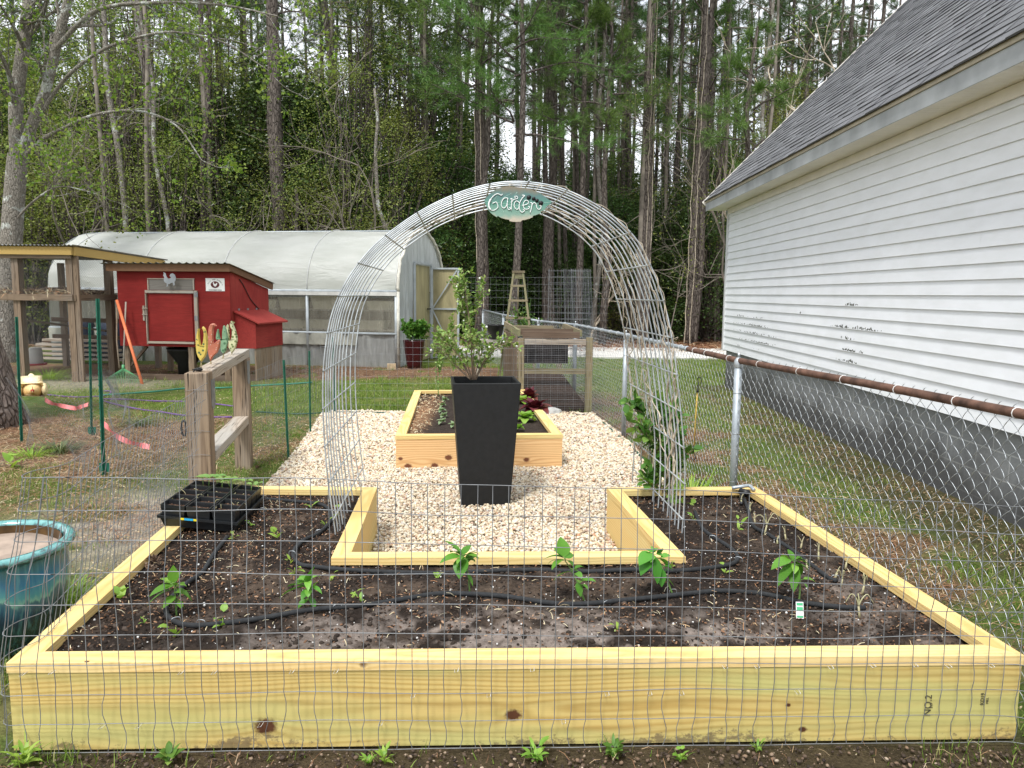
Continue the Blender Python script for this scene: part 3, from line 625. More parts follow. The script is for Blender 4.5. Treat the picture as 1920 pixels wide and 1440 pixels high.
pepper(881,1112,[(878,1080),(872,1050),(868,1042)],3,'pepper seedling with broad leaves hooking right, behind the hose crest',
 [(866,1040,830,1012,.045,.06),(866,1044,826,1056,.065,-.03),(868,1046,862,1083,.075,-.05),(869,1040,882,1022,.05,.03),(872,1040,897,1048,.05,-.02),(866,1038,850,1028,.05,.05),(873,1052,895,1040,.035,.05),(876,1075,885,1098,.03,-.02),(866,1042,845,1036,.05,.07)])
pepper(1096,1120,[(1085,1098),(1072,1070),(1060,1052)],4,'leaning pepper seedling with one large drooping leaf at the notch',
 [(1058,1045,1052,1008,.07,.05),(1060,1048,1036,1068,.075,-.05),(1058,1046,1020,1049,.04,.03),(1060,1046,1075,1040,.05,.02),(1068,1072,1040,1088,.04,-.03),(1082,1092,1088,1118,.035,-.03),(1062,1050,1074,1062,.05,-.03),(1059,1044,1040,1026,.05,.06)])
pepper(1262,1110,[(1248,1080),(1235,1052),(1225,1040)],5,'pepper seedling with drooping folded leaves at the right corner of the notch',
 [(1222,1036,1218,1030,.04,.05),(1224,1038,1200,1060,.07,-.04),(1226,1042,1204,1078,.07,-.03),(1228,1044,1232,1092,.06,-.05),(1230,1046,1250,1062,.055,.02),(1226,1036,1240,1036,.05,.06),(1238,1065,1240,1098,.045,-.02),(1224,1036,1206,1044,.055,.05),(1244,1080,1262,1100,.03,-.02)])
pepper(1498,1128,[(1500,1100),(1498,1070),(1488,1052)],6,'pepper seedling with limp curled leaves above the green white plant tag',
 [(1484,1050,1448,1068,.055,-.02),(1486,1052,1500,1046,.045,.04),(1490,1056,1462,1098,.055,-.04),(1492,1062,1488,1108,.05,-.05),(1484,1049,1466,1046,.05,.05),(1492,1052,1501,1078,.035,.02),(1487,1050,1478,1030,.03,.04)])
# onion stalks
M['onion']=foliage('onion_blade',[(0,(.34,.38,.16)),(.5,(.50,.47,.27)),(1,(.62,.58,.38))],.3,.5,0.)
ons=[(1433,1004,46,1),(1458,1020,18,0),(1474,1012,30,0),(1501,1028,26,0),(1535,1051,38,0),(1514,1069,22,0),(1565,1084,26,0),(1576,1101,34,1),(1585,1067,32,0),(1616,1117,42,1),(1612,1158,52,1),(1416,981,24,0),(1391,948,26,0),(1407,960,22,0)]
on_l=['pale onion stalk with three stiff blades, tallest of the rear ones','stubby onion stump left of the right hand hose','thin onion stalk just behind the right hand hose','short onion stalk closest to the right rail, third from the back','slender onion stalk halfway along the right rail','small onion stump standing against the right hand hose','onion stalk left of the forked pair near the right rail','yellowish onion stalk with splayed blades near the right rail','thin green onion blade beside the right rail','onion stalk leaning right above the hose end clip','wilted onion stalk with arching blades at the end of the front hose','dry onion stub near the back right corner','white onion stub right beside the hose connector','dry onion stub between the connector and the right hose']
for (px,py,hh,k),lb in zip(ons,on_l):
    random.seed(px); b0=G(px,py,.285); b0[2]=soilz(b0[0],b0[1])-.004; ppm=1420/(b0[1]*1.04); h=hh/ppm*1.05
    r=empty('onion_plant',b0,lb,'onion plant','onion stalks in the right arm of the front bed')
    mb=MB(); lean=np.array([random.uniform(-.2,.35),random.uniform(-.1,.1),1]); p1=b0+lean*h*.45; tube(mb,[b0,b0+(p1-b0)*.5,p1],[.006,.0052,.004],7)
    mb.build('stalk',M['onion'],r); ml=MB()
    for j in range(3 if k else 2):
        a=random.uniform(-1,1); q=[p1,p1+np.array([a*.12*h,0,.25*h]),p1+np.array([a*.35*h,random.uniform(-.1,.1)*h,.5*h*random.uniform(.8,1.1)])]
        if k: q.append(q[-1]+np.array([a*.3*h,0,random.uniform(-.35,.1)*h]))
        tube(ml,smoothline(q,4),np.linspace(.0034,.0012,(len(q)-1)*4+1),5)
    ml.build('blade',M['onion'],r)
# little weeds and sprouts
def weed(px,py,z,size,seed,lab,group,mat='leaf_lime',n=6,round_=False):
    random.seed(seed); b0=G(px,py,z)
    if z>.2: b0[2]=soilz(b0[0],b0[1])
    mb=MB()
    for j in range(n):
        a=random.uniform(0,6.28); d=np.array([math.cos(a)*.8,math.sin(a)*.8,random.uniform(.3,1.6)])
        st=b0+np.array([math.cos(a),math.sin(a),random.uniform(1,3)])*size*.15*(j%3)
        leaf(mb,st,d,size*random.uniform(.3,1),size*random.uniform(.16,.42)*(1.5 if round_ else 1),.6,.15,n=5)
    if n>12:
        for j in range(random.randint(3,7)):
            a=random.uniform(0,6.28); q0_=b0+np.array([math.cos(a),math.sin(a),0])*size*.4; leaf(mb,q0_,[math.cos(a)*.6,math.sin(a)*.4,random.uniform(.8,1.6)],size*random.uniform(.8,1.7),size*.07,.8,.1,n=5)
    tube(mb,[b0,b0+np.array([0,0,size*.5])],.0015,5)
    return mb.build('weed',M[mat],label=lab,cat='weed',group=group)
for i,(px,py) in enumerate([(225,1120),(270,1170),(330,1190),(620,1088),(545,1055),(553,1078),(418,1172),(662,1120),(676,1128),(612,985),(632,965),(583,948),(1300,975),(1158,1180),(820,1084),(1385,990),(1360,1075),(1260,1065),(470,985),(437,1010),(520,1005)]):
    weed(px,py,.29,random.Random(i).uniform(.035,.08),i,'tiny green weed sprouting in the dark soil of the front bed','weeds sprouting in the front bed',n=4,round_=i%2==0)
wl=['low leafy weed at the foot of the front board, below the left knot','small bright weed cluster against the front board near its centre','green weed clump sprouting below the centre knot of the front board','brownish feathery weed at the front board right of centre','small round leaved weed near the right end of the front board','bright weed sprig at the front board left of centre','grassy weed tuft at the front left corner of the bed','small weed under the lumber stamp on the front board']
for i,((px,py,s_,n_),lb) in enumerate(zip([(318,1428,.05,22),(720,1428,.045,20),(1004,1425,.055,26),(1150,1418,.05,26),(1275,1425,.04,14),(690,1432,.035,14),(45,1432,.07,24),(1420,1408,.035,14)],wl)):
    weed(px,py,0.,s_,60+i,lb,'weeds growing along the front board',mat='leaf_vine' if i in (0,3) else 'leaf_lime',n=n_,round_=i in (0,3,4))
weed(22,880,0.,.16,90,'bright yellow green leafy sprout on the pine straw at the left edge','weeds in the yard',n=8,round_=True)
# plant tag
tg=empty('plant_tag',G(1501,1158,.285),'small white and green plant tag leaning in the soil by the hose','plant tag')
mb=MB(); p0=G(1500,1160,.285); beam(mb,p0+[0,0,0],p0+[.002,.02,.066],.032,.0016,up=(0,-1,.3)); mb.build('card',M['white'],tg)
mb=MB(); tgm=plain('tag_green',(.08,.42,.20),.5,var=.1)
for a_,b_ in ((.004,.012),(.030,.046),(.052,.062)): 
    q0=p0+np.array([.002,.02,.066])*(a_/.066)+[0,-.0016,.0005]; q1=p0+np.array([.002,.02,.066])*(b_/.066)+[0,-.0016,.0005]; beam(mb,q0,q1,.026,.0008,up=(0,-1,.3))
mb.build('printing',tgm,tg)
# hose pins
pins=[(428,985),(548,1042),(598,996),(377,1170),(330,1165),(633,1145),(1138,1132),(1262,1108),(1336,1012),(1385,1053),(1566,1088),(1627,1139),(492,960)]
pl=['white pin']
for i,(px,py) in enumerate(pins):
    b0=G(px,py,.29); b0[2]=soilz(b0[0],b0[1]); a=random.uniform(-.6,.6); d=np.array([math.cos(a),math.sin(a),0])*.017
    mb=MB(); tube(mb,smoothline([b0-d+[0,0,-.01],b0-d+[0,0,.02],b0-d*.5+[0,0,.027],b0+d*.5+[0,0,.027],b0+d+[0,0,.02],b0+d+[0,0,-.01]],3),.0018,5)
    mb.build('hose_pin',M['galv'],label='thin silver wire pin holding a black soaker hose to the soil',cat='hose pin',group='wire pins over the soaker hoses')
# pine cone by left rail
def cone(px,py,z,s_,lab,rot=0):
    c0=G(px,py,z); mb=MB(); 
    for k in range(60):
        t=k/60; a=k*2.4; r=s_*.36*math.sin(PI*(.15+.8*t))**.8; d=np.array([math.cos(a)*r,(t-.5)*s_,math.sin(a)*r+s_*.3])
        R_=rotmats(np.array([rot]),np.array([0.]),np.array([0.]))[0]; o_=nz([math.cos(a),-.3,math.sin(a)])
        leaf(mb,c0+R_@(d*.6),R_@o_,r*.9+.004,s_*.2,.1,.1,n=4)
    mb.build('pine_cone',island('cone_scale%d'%px,[(0,(.10,.06,.04)),(.6,(.24,.16,.11)),(1,(.36,.27,.2))]),label=lab,cat='pine cone',group='pine cones')
cone(285,1060,.30,.085,'open brown pine cone against the left rail of the front bed',1.2)
cone(482,884,0.,.09,'dark pine cone on the ground right of the gate posts',.3)
# ================================================================== welded wire fence in front
F0=np.array(OUT[0][:2])+np.array([0,-.03]); F1=np.array(OUT[1][:2])+np.array([0,-.03])
def topz(px,py): return P(px,py,F0,F1)
tp=[topz(225,896),topz(905,910),topz(1300,922),topz(1900,950)]
path=[(2.45,2.80),(1.98,2.62)]+[tuple(F1+(F0-F1)*t) for t in np.linspace(.02,.97,10)]+[(-1.765,2.50),(-1.80,2.545),(-1.80,2.62),(-1.76,2.72),(-1.80,2.95),(-1.90,3.5),(-2.0,4.1),(-2.12,4.7),(-2.2,5.15)]
pl_=smoothline([(a,b_,0) for a,b_ in path],10); LL=np.concatenate([[0],np.cumsum(np.linalg.norm(np.diff(pl_,axis=0),axis=1))])
def pathxy(s): return np.stack([np.interp(s,LL,pl_[:,0]),np.interp(s,LL,pl_[:,1])],-1)
SP=.0567; ns=int(LL[-1]/SP); ss=np.arange(ns)*SP; NR=10
def fpt(s,h):
    """s along fence, h 0..9 row units"""
    s=np.asarray(s,float);h=np.asarray(h,float); xy=pathxy(s)
    tops=np.interp(-xy[...,0],[-tp[3][0],-tp[2][0],-tp[1][0],-tp[0][0]],[tp[3][2],tp[2][2],tp[1][2],tp[0][2]])
    zz=.01+h/9*(tops-.01)+ (vnoise(s*2.2,h*.5,5)-.5)*.022*(h>0.5)
    front=(xy[...,1]<2.68)
    off=(vnoise(s*1.3,h*.7,8)-.5)*.05*np.clip((h-2.6)/3,0,1)+np.where(h<3,0.004*np.sin(s*9+h*3),0)
    x=xy[...,0]+np.where(xy[...,0]<-1.6,np.clip(h-3,0,6)*.018,0); y=xy[...,1]-np.maximum(0,off)*1.+np.clip(h-3,0,7)*.004
    return np.stack([x,y,zz],-1)
mb=MB(); fine_s=np.linspace(0,LL[-1],ns*3)
rows=np.stack([fpt(fine_s,np.full(len(fine_s),float(h))) for h in range(NR)]); tubes(mb,rows,.0015,5,ref=(0,0,1))
hs=np.linspace(0,9,28); cols=[]
for i,s in enumerate(ss):
    rr=np.random.default_rng(i)
    amp=np.zeros(9); amp[0]=rr.choice([-1,1])*rr.uniform(.004,.013); amp[1]=rr.normal(0,.004); amp[2]=rr.normal(0,.002)
    if rr.uniform()<.08: amp[rr.integers(2,8)]+=rr.normal(0,.008)
    seg=np.clip(np.floor(hs).astype(int),0,8); du=amp[seg]*np.sin(PI*(hs-np.floor(hs)))
    cols.append(fpt(np.clip(s+du+(hs/9)*rr.normal(0,.003),0,LL[-1]),hs))
tubes(mb,np.array(cols),.0015,5,ref=(0,1,0))
mb.build('wire_fence',M['galv2'],label='waist high welded wire fence stapled to the front board and curling at the left corner',cat='wire fence')
for k in range(26):
    s_k=np.interp(0.04+k/26,[0,1],[np.argmin(abs(pl_[:,0]-1.85)),np.argmin(abs(pl_[:,0]+1.7))]); px_,py_=pl_[int(s_k)][:2]; zk=random.choice([.30,.305,.205,.10,.30]); q=np.array([px_,py_+.005,zk]); mb=MB()
    tube(mb,[q+[-.007,.02,-.001],q+[-.006,-.008,0],q+[.006,-.008,.003],q+[.007,.02,.003]],.0011,5); mb.build('fence_staple',M['white'],bpy.data.objects['wire_fence'])
# ================================================================== arch
A0=G(630,1003,.285); A1=G(1278,1000,.285); VD=np.array([-.085,1.27,0])
outl=[(630,1008),(619,930),(611,860),(606,780),(606,700),(612,640),(622,590),(640,545),(664,505),(697,465),(738,430),(790,395),(840,370),(893,351),(950,341),(1005,343),(1055,354),(1104,376),(1150,406),(1190,445),(1216,490),(1238,545),(1253,600),(1264,660),(1272,730),(1279,800),(1284,870),(1283,940),(1278,1008)]
arcp=smoothline([P(a,b_,A0,A1) for a,b_ in outl],5); AL=np.concatenate([[0],np.cumsum(np.linalg.norm(np.diff(arcp,axis=0),axis=1))])
def arc(s,w):
    s=np.clip(s,0,1)*AL[-1]; p=np.stack([np.interp(s,AL,arcp[:,k]) for k in range(3)],-1); return p+np.asarray(w)[...,None]*VD
arch=empty('garden_arch',(A0+A1)/2,'tall arched galvanised wire panel trellis standing in the front bed','garden arch')
fr=[0,.06,.12,.185,.255,.335,.43,.54,.66,.82,1.]
ts=np.linspace(0,1,150)
mb=MB(); tubes(mb,np.stack([arc(ts,np.full(150,q)+.012*np.sin(ts*9+q*5)*(0<q<1)) for q in fr]),.0044,7,ref=(0,1,0)); 
ncr=int(AL[-1]/.205); cs=(np.arange(ncr)+.5)/ncr
mb2=MB(); tubes(mb2,np.stack([arc(np.full(2,q),np.array([-.012,1.012])) +np.array([0,0,0]) for q in cs]),.0044,7,ref=(1,0,0))
mb.build('long_wire',M['panelwire'],arch); mb2.build('cross_wire',M['panelwire'],arch)
# dry vine twisted over the right half
mb=MB(); r_=np.random.default_rng(4)
for k in range(13):
    s0=r_.uniform(.90,.99); s1=r_.uniform(.48,.72) if k<9 else r_.uniform(.36,.5); n_=60; w_=fr[r_.integers(3,11)]; path_w=[]; wv=w_
    for i in range(n_):
        if r_.uniform()<.06: wv=float(np.clip(wv+r_.choice([-.12,.12]),0,1))
        path_w.append(wv)
    pw=np.convolve(np.pad(path_w,3,'edge'),np.ones(7)/7,'valid'); sv=np.linspace(s0,s1,n_)
    p=arc(sv,pw); ph=r_.uniform(0,6); an=np.arange(n_)*1.1+ph; p=p+.007*np.stack([np.cos(an),np.sin(an)*.6,np.sin(an+1)],-1)+r_.normal(0,.0035,p.shape)
    tube(mb,smoothline(p,2),np.linspace(.0044,.0018,(n_-1)*2+1)*r_.uniform(.7,1.15),6)
for k in range(42):
    s=r_.uniform(.46,.9); p0=arc(np.array([s]),np.array([r_.uniform(.0,1)]))[0]; d=nz(r_.normal(0,1,3)); q=[p0]
    for j in range(4): d=nz(d+r_.normal(0,.5,3)); q.append(q[-1]+d*r_.uniform(.012,.03))
    tube(mb,smoothline(q,3),.0016,5)
for k in range(5):
    sv=np.linspace(.47,r_.uniform(.34,.4),20); p=arc(sv,np.full(20,r_.uniform(.3,.9)))+r_.normal(0,.008,(20,3)); tube(mb,smoothline(p,2),.0018,5)
mb.build('dead_vine',M['vine_dry'],label='pale dead vine stems twisted through the right half of the wire arch',cat='vine')
# leaf shaped sign
SX=lambda X_,Y_: (880+X_/10.667,340+Y_/10.667)
sgn=-.02
def sp_(X_,Y_,off=0.): 
    a,b_=SX(X_,Y_); p=P(a,b_,A0+VD*-.012,A1+VD*-.012); return p+np.array([0,-off,0])
ol=[(300,400),(330,350),(400,270),(480,205),(560,160),(650,128),(750,112),(850,112),(950,125),(1050,135),(1150,150),(1250,178),(1350,215),(1430,258),(1500,310),(1580,370),(1655,425),(1590,475),(1535,512),(1515,565),(1420,612),(1432,640),(1330,680),(1262,700),(1268,722),(1200,752),(1120,775),(1050,785),(1032,812),(940,818),(850,812),(800,800),(805,775),(720,762),(640,738),(570,700),(548,722),(470,672),(420,630),(370,560),(335,480),(312,430)]
sign=empty('garden_sign',sp_(970,470),'leaf shaped teal green garden sign hanging at the top of the arch','sign')
mb=MB(); fp=[sp_(a,b_,.022) for a,b_ in ol]; bp=[p+np.array([0,.016,0]) for p in fp]; n_=len(ol)
mb.add(fp+bp,[tuple(range(n_-1,-1,-1)),tuple(range(n_,2*n_))]+[(i,(i+1)%n_,n_+(i+1)%n_,n_+i) for i in range(n_)])
m,nt,b=newmat('leaf_sign_paint'); g_=nt.nodes.new('ShaderNodeTexCoord').outputs['Generated']; s3=nt.nodes.new('ShaderNodeSeparateXYZ'); L(nt,g_,s3.inputs[0])
nn=noise(nt,1,4,vmap(nt,g_,(9,1,4))); cc=ramp(nt,math_(nt,'ADD',s3.outputs[2],math_(nt,'MULTIPLY',math_(nt,'SUBTRACT',nn.outputs[0],.5),.35)),[(.05,(.46,.41,.32)),(.22,(.20,.33,.26)),(.5,(.09,.25,.19)),(.75,(.085,.18,.17)),(.97,(.20,.17,.12))])
L(nt,cc,b.inputs['Base Color']); b.inputs['Roughness'].default_value=.55
mb.build('leaf_board',m,sign)
mb=MB(); M['paintw']=plain('sign_white',(.80,.82,.80),.6,var=.06)
strokes=[([(665,265),(640,292),(600,270),(555,262),(490,300),(430,370),(398,450),(400,530),(430,578),(480,592),(530,572),(575,520),(545,430),(500,437),(465,455)],1.2),([(430,370),(395,450),(398,530),(430,580)],2.6),
([(765,345),(700,350),(655,410),(640,480),(662,532),(702,545),(742,500),(768,410)],1.25),([(770,345),(760,440),(762,530),(790,580),(822,552),(800,530)],1.2),
([(820,370),(852,360),(846,450),(835,595)],1.3),([(850,425),(890,375),(950,362),(966,330),(936,308),(908,330),(930,348)],1.05),
([(1055,290),(1105,300),(1060,345),(1012,430),(995,520),(1020,605),(1060,632),(1102,595),(1075,570)],1.3),([(1000,440),(950,405),(912,432),(896,500),(925,560),(970,568),(1003,505)],1.2),
([(1055,492),(1120,482),(1178,450),(1168,402),(1120,396),(1082,450),(1082,520),(1120,568),(1180,560),(1202,522),(1175,512)],1.2),
([(1215,440),(1250,452),(1242,540),(1212,642)],1.3),([(1245,490),(1285,442),(1328,458),(1345,530),(1380,572),(1422,552),(1430,502),(1400,495)],1.2)]
for pts,wd in strokes:
    tube(mb,smoothline([sp_(a,b_,.0245) for a,b_ in pts],5),.0019*wd,6)
mb.build('lettering',M['paintw'],sign)
mb=MB(); vm=plain('vein_paint',(.45,.62,.53),.6,var=.05)
for pts in ([(310,410),(600,440),(900,490),(1200,480),(1640,425)],[(600,440),(700,330),(850,250)],[(800,470),(880,340),(960,220)],[(650,560),(700,650)],[(900,500),(960,640)],[(480,400),(560,300)],[(1250,480),(1180,620)]): tube(mb,smoothline([sp_(a,b_,.0227) for a,b_ in pts],4),.0007,5)
mb.build('leaf_veins',vm,sign)
mb=MB()
for X_,Y_,r in ((1190,335,55),(1285,358,44),(1350,396,44),(1430,450,58)):
    c0=sp_(X_,Y_,.024); s_=r/10.667*4.05/1420; scatter(mb,ICO,ICF,[c0],rotmats(np.array([.3]),np.array([.2]),np.array([0.])),np.array([[s_,.006,s_]]),smooth=True)
mb.build('berry',M['black'],sign)
mb=MB()
for X_ in (800,1030): tube(mb,smoothline([sp_(X_,150,.012),sp_(X_+5,110,.0),sp_(X_+10,40,-.01)],3),.0015,5)
mb.build('hanging_wire',M['vine_dry'],sign)
# ================================================================== black planter
b0=G(867,949,0);b1=G(955,955.5,0); TZ=.965; t0=G(848.7,719,TZ); t1=G(977.5,718.5,TZ)
def sq(a,b_,ratio=1.): 
    d=(b_-a)[:2]; n=np.array([-d[1],d[0]])*ratio; return [a[:2],b_[:2],b_[:2]+n,a[:2]+n]
bq=sq(b0,b1);tq=sq(t0,t1,.98); bm_=(b0+b1)[:2]/2; du_=nz(tq[1]-tq[0]); hw_=np.linalg.norm((b1-b0)[:2])/2; dn_=np.array([-du_[1],du_[0]]); bq=[bm_-du_*hw_,bm_+du_*hw_,bm_+du_*hw_+dn_*hw_*1.96,bm_-du_*hw_+dn_*hw_*1.96]
def inset(q,d): return offpoly(q,d)
mb=MB()
V=[];
def ring(q,z): return [[p[0],p[1],z] for p in q]
lay=[ring(bq,0),ring(tq,TZ-.0),ring(inset(tq,.022),TZ),ring(inset(tq,.026),TZ-.10)]
V=sum(lay,[]); F_=[(3,2,1,0)]
for k in range(3):
    for i in range(4): j=(i+1)%4; F_.append((k*4+i,k*4+j,k*4+4+j,k*4+4+i))
mb.add(V,F_); pl_r=empty('tall_planter',((b0+b1)/2),'tall tapered square black planter on the gravel behind the arch','planter')
po=mb.build('pot_body',M['black_pl'],pl_r)
bv=po.modifiers.new('bevel','BEVEL'); bv.width=.006; bv.segments=2; bv.limit_method='ANGLE'
mb=MB(); q=inset(tq,.024); mb.add(ring(q,TZ-.085),[(0,1,2,3)]); mb.build('potting_soil',M['soil'],pl_r)
# ------------------------------------------------------------------ shrub builder
def shrub(stems,rw,leafn,lsz,mw,ml,name,lab,cat,base,twig=.16,asp=.55,seed=0,flowers=0,r0=.006,parts=('stems','leaves')):
    r_=np.random.default_rng(seed); root=empty(name,base,lab,cat); mb=MB(); pos=[];dirs=[]
    for st in stems:
        sm_=smoothline(st,6); tube(mb,sm_,np.linspace(r0,r0*.3,len(sm_)),6); Ls=np.sum(np.linalg.norm(np.diff(sm_,axis=0),axis=1)); nt_=max(3,int(Ls*rw))
        for k in range(nt_):
            i=int((.22+.78*r_.uniform()**.8)*(len(sm_)-2)); p=sm_[i]; d=nz(sm_[min(i+2,len(sm_)-1)]-sm_[i]); d=nz(d*.6+r_.normal(0,.6,3)+np.array([0,0,.25])); ln=twig*r_.uniform(.4,1.1); q=[p]
            for j in range(3): d=nz(d+r_.normal(0,.25,3)+np.array([0,0,.1])); q.append(q[-1]+d*ln/3)
            tq_=smoothline(q,3); tube(mb,tq_,np.linspace(.0022,.0009,len(tq_)),4)
            for j in range(leafn):
                t=r_.uniform(.15,1); u=tq_[int(t*(len(tq_)-1))]; pos.append(u+r_.normal(0,.006,3)); dirs.append(nz(d+r_.normal(0,.8,3)))
    mb.build(parts[0],mw,root)
    pos=np.array(pos);dirs=np.array(dirs);N=len(pos); yaw=np.arctan2(-dirs[:,0],dirs[:,1]); pit=np.arcsin(np.clip(dirs[:,2],-1,1))
    s_=lsz*r_.uniform(.55,1.2,N); m2=MB(); scatter(m2,LV,LF,pos,rotmats(yaw,pit,r_.uniform(-.9,.9,N)),np.stack([s_*asp,s_,s_],1),smooth=True); m2.build(parts[1],ml,root)
    if flowers:
        m3=MB(); idx=r_.integers(0,N,flowers); scatter(m3,ICO,ICF,pos[idx]+[0,-.01,.01],rotmats(r_.uniform(0,6,flowers),r_.uniform(0,3,flowers),r_.uniform(0,3,flowers)),np.full(flowers,.009)*r_.uniform(.7,1.3,flowers),smooth=True); m3.build('blossom',M['white'],root)
    return root
bb=[np.array([.0,0,0])]
Yp=6.0
def st(pts,Y0=Yp,dy=0): return [D(a,b_,Y0+dy*i/max(1,len(pts)-1)) for i,(a,b_) in enumerate(pts)]
stems=[st([(888,712),(885,660),(880,600),(872,545),(868,505)],dy=-.05),st([(886,712),(882,640),(872,590),(858,555),(870,518)],dy=.08),st([(890,712),(888,650),(892,600),(900,560),(908,530)],dy=.1),
 st([(884,712),(868,680),(850,655),(832,635),(815,615)],dy=-.15),st([(884,712),(862,670),(848,630),(846,605)],dy=.15),st([(882,712),(858,690),(835,668),(812,650)],dy=-.1),
 st([(890,712),(905,680),(922,655),(938,645),(955,640)],dy=-.1),st([(892,712),(915,668),(940,648),(968,640)],dy=.15),st([(888,712),(900,670),(908,635),(905,610)],dy=.1),st([(886,712),(875,675),(880,640),(890,620)],dy=-.2),st([(884,712),(850,680),(830,655)],dy=.1),st([(888,712),(902,690),(915,672),(918,650)],dy=.2),
 st([(886,712),(884,640),(876,580),(862,535),(852,528)],dy=.1),st([(885,712),(862,668),(838,642),(822,628)],dy=.2)]
shrub(stems,30,8,.038,M['stem_wood'],M['leaf_blue'],'blueberry_bush','young blueberry bush with small pale leaves growing in the black planter','shrub',D(886,712,Yp),twig=.12,seed=3,flowers=16,r0=.005)
# small shoot hanging left of planter, planted in the rear bed
shrub([st([(822,742),(820,720),(818,690),(826,660),(822,640)],9.6),st([(822,742),(824,700),(834,670)],9.6)],22,7,.035,M['stem_green'],M['leaf_blue'],'leafy_plant','slender leafy plant at the back of the small rear bed, left of the planter','plant',G(822,742,.3),twig=.09,seed=5,r0=.004)
# vine plant on right arch foot
Yv=5.0
vs=[st([(1250,935),(1262,880),(1266,830),(1262,790),(1250,770)],Yv,-.1),st([(1250,930),(1268,890),(1272,850),(1268,812)],Yv,.1),st([(1240,935),(1238,900),(1232,860),(1235,820),(1240,780),(1248,752)],Yv),st([(1240,935),(1250,880),(1256,840),(1252,800),(1258,765)],Yv,.1),st([(1238,930),(1225,880),(1218,840),(1212,800),(1205,775),(1185,765)],Yv,.1),st([(1240,930),(1246,900),(1244,860),(1226,830),(1205,812),(1180,790)],Yv,-.1),st([(1240,925),(1255,890),(1262,860),(1262,820)],Yv,.15),st([(1240,925),(1228,902),(1222,875)],Yv),st([(1236,930),(1218,910),(1215,895)],Yv,-.1)]
shrub(vs,22,6,.068,M['stem_wood'],M['leaf_vine'],'climbing_vine','leafy green vine climbing the right foot of the wire arch','vine',G(1240,935,.29),twig=.13,asp=.72,seed=8,r0=.005)
shrub([st([(1235,925),(1222,900),(1214,880)],5.25),st([(1235,925),(1240,898),(1238,875)],5.2),st([(1240,930),(1252,905),(1262,885)],5.2),st([(1240,930),(1225,915),(1210,905)],5.2),st([(1245,935),(1262,925),(1275,915)],5.0),st([(1250,940),(1268,935),(1280,945)],4.8)],40,7,.045,M['stem_green'],M['leaf_lime'],'leafy_plant','bushy bright green herb at the foot of the arch on the right','plant',G(1238,930,.29),twig=.10,seed=9,asp=.7,r0=.004)
# daylily clump outside the bed
mb=MB(); r_=np.random.default_rng(3); c0=G(1293,935,0); c0=D(1293,925,5.45); c0[2]=0.0
for k in range(130):
    a=r_.uniform(0,6.28); b0_=c0+np.array([math.cos(a),math.sin(a),0])*r_.uniform(0,.09); leaf(mb,b0_,[math.cos(a)*.5,math.sin(a)*.5,r_.uniform(.8,1.8)],r_.uniform(.28,.46),.016,r_.uniform(.5,1.3),.2,n=8)
mb.build('daylily_clump',M['leaf_lime'],label='clump of long bright green strap leaves outside the bed by the fence',cat='plant')
# plants in second bed
def rosette(px,py,s_,mat,name,lab,cat,n=16,z=.285,up=.8):
    c0=G(px,py,z); mb=MB(); r_=np.random.default_rng(int(px)+n)
    for k in range(n):
        a=k*2.4; t=k/n; leaf(mb,c0+[0,0,.01],[math.cos(a),math.sin(a),up*(.3+1.8*(1-t))],s_*r_.uniform(.6,1.),s_*.62,.9*t+.3,.3,n=7)
    return mb.build(name,mat,label=lab,cat=cat)
M['leaf_red']=foliage('red_lettuce',[(0,(.06,.008,.015)),(.7,(.13,.02,.03)),(1,(.20,.07,.05))],.2,.4,0.)
rosette(992,752,.20,M['leaf_red'],'red_lettuce','tall dark red lettuce at the back right of the small rear bed','lettuce',22,up=1.4)
rosette(1003,772,.24,M['leaf_red'],'red_lettuce','dark red lettuce in the small rear bed behind the green lettuce','lettuce',24)
rosette(986,788,.17,M['leaf_lime'],'green_lettuce','bright green lettuce in the small rear bed right of the planter','lettuce',18)
rosette(978,755,.16,M['leaf_lime'],'green_lettuce','small green lettuce hidden beside the planter top, behind the others','lettuce',12)
rosette(972,806,.10,M['leaf_lime'],'green_lettuce','tiny green lettuce at the front right of the rear bed','lettuce',10)
M['leaf_sage']=foliage('sage_leaf',[(0,(.16,.25,.12)),(1,(.32,.42,.24))],.3,.5,0.)
for i,(px,py) in enumerate([(830,762),(828,772),(832,782),(829,793),(834,752),(851,800)]):
    rosette(px,py,.075,M['leaf_sage'],'seedling',['tiny pale seedling','x'][0]+' '+['fourth','third','second','nearest','farthest','separate'][i]+(' in the row along the middle of the rear bed' if i!=5 else ' against the planter in the rear bed'),'seedling',8).__setitem__('group','row of pale seedlings in the small rear bed')
# ================================================================== HOUSE
WA=np.array([3.81,13.64]); WD=nz([-.025,-1]); WN=np.array([-WD[1],WD[0]])*-1   # WN points to the yard (-x)
WN=np.array([-1,.025]); WN=WN/np.linalg.norm(WN); WL=13.2
def wp(s,o,z): q=WA+WD*s+WN*o; return np.array([q[0],q[1],z])
WB0,WB1=wp(0,0,0),wp(WL,0,0)
house=empty('house',wp(6,-3.5,0),'white vinyl sided house on a grey block foundation with dark shingle roof','house')
mb=MB(); mb.add([wp(0,-.05,-.1),wp(WL,-.05,-.1),wp(WL,-7,-.1),wp(0,-7,-.1),wp(0,-.05,.70),wp(WL,-.05,.70),wp(WL,-7,.70),wp(0,-7,.70)],BOXF[:, ::-1],
 gc=[(0,0,-.1),(WL,0,-.1),(WL,7,-.1),(0,7,-.1),(0,0,.7),(WL,0,.7),(WL,7,.7),(0,7,.7)])
m,nt,b=newmat('concrete_block'); at=nd(nt,'ShaderNodeAttribute',attribute_name='gc').outputs['Vector']; s3=nt.nodes.new('ShaderNodeSeparateXYZ'); L(nt,at,s3.inputs[0])
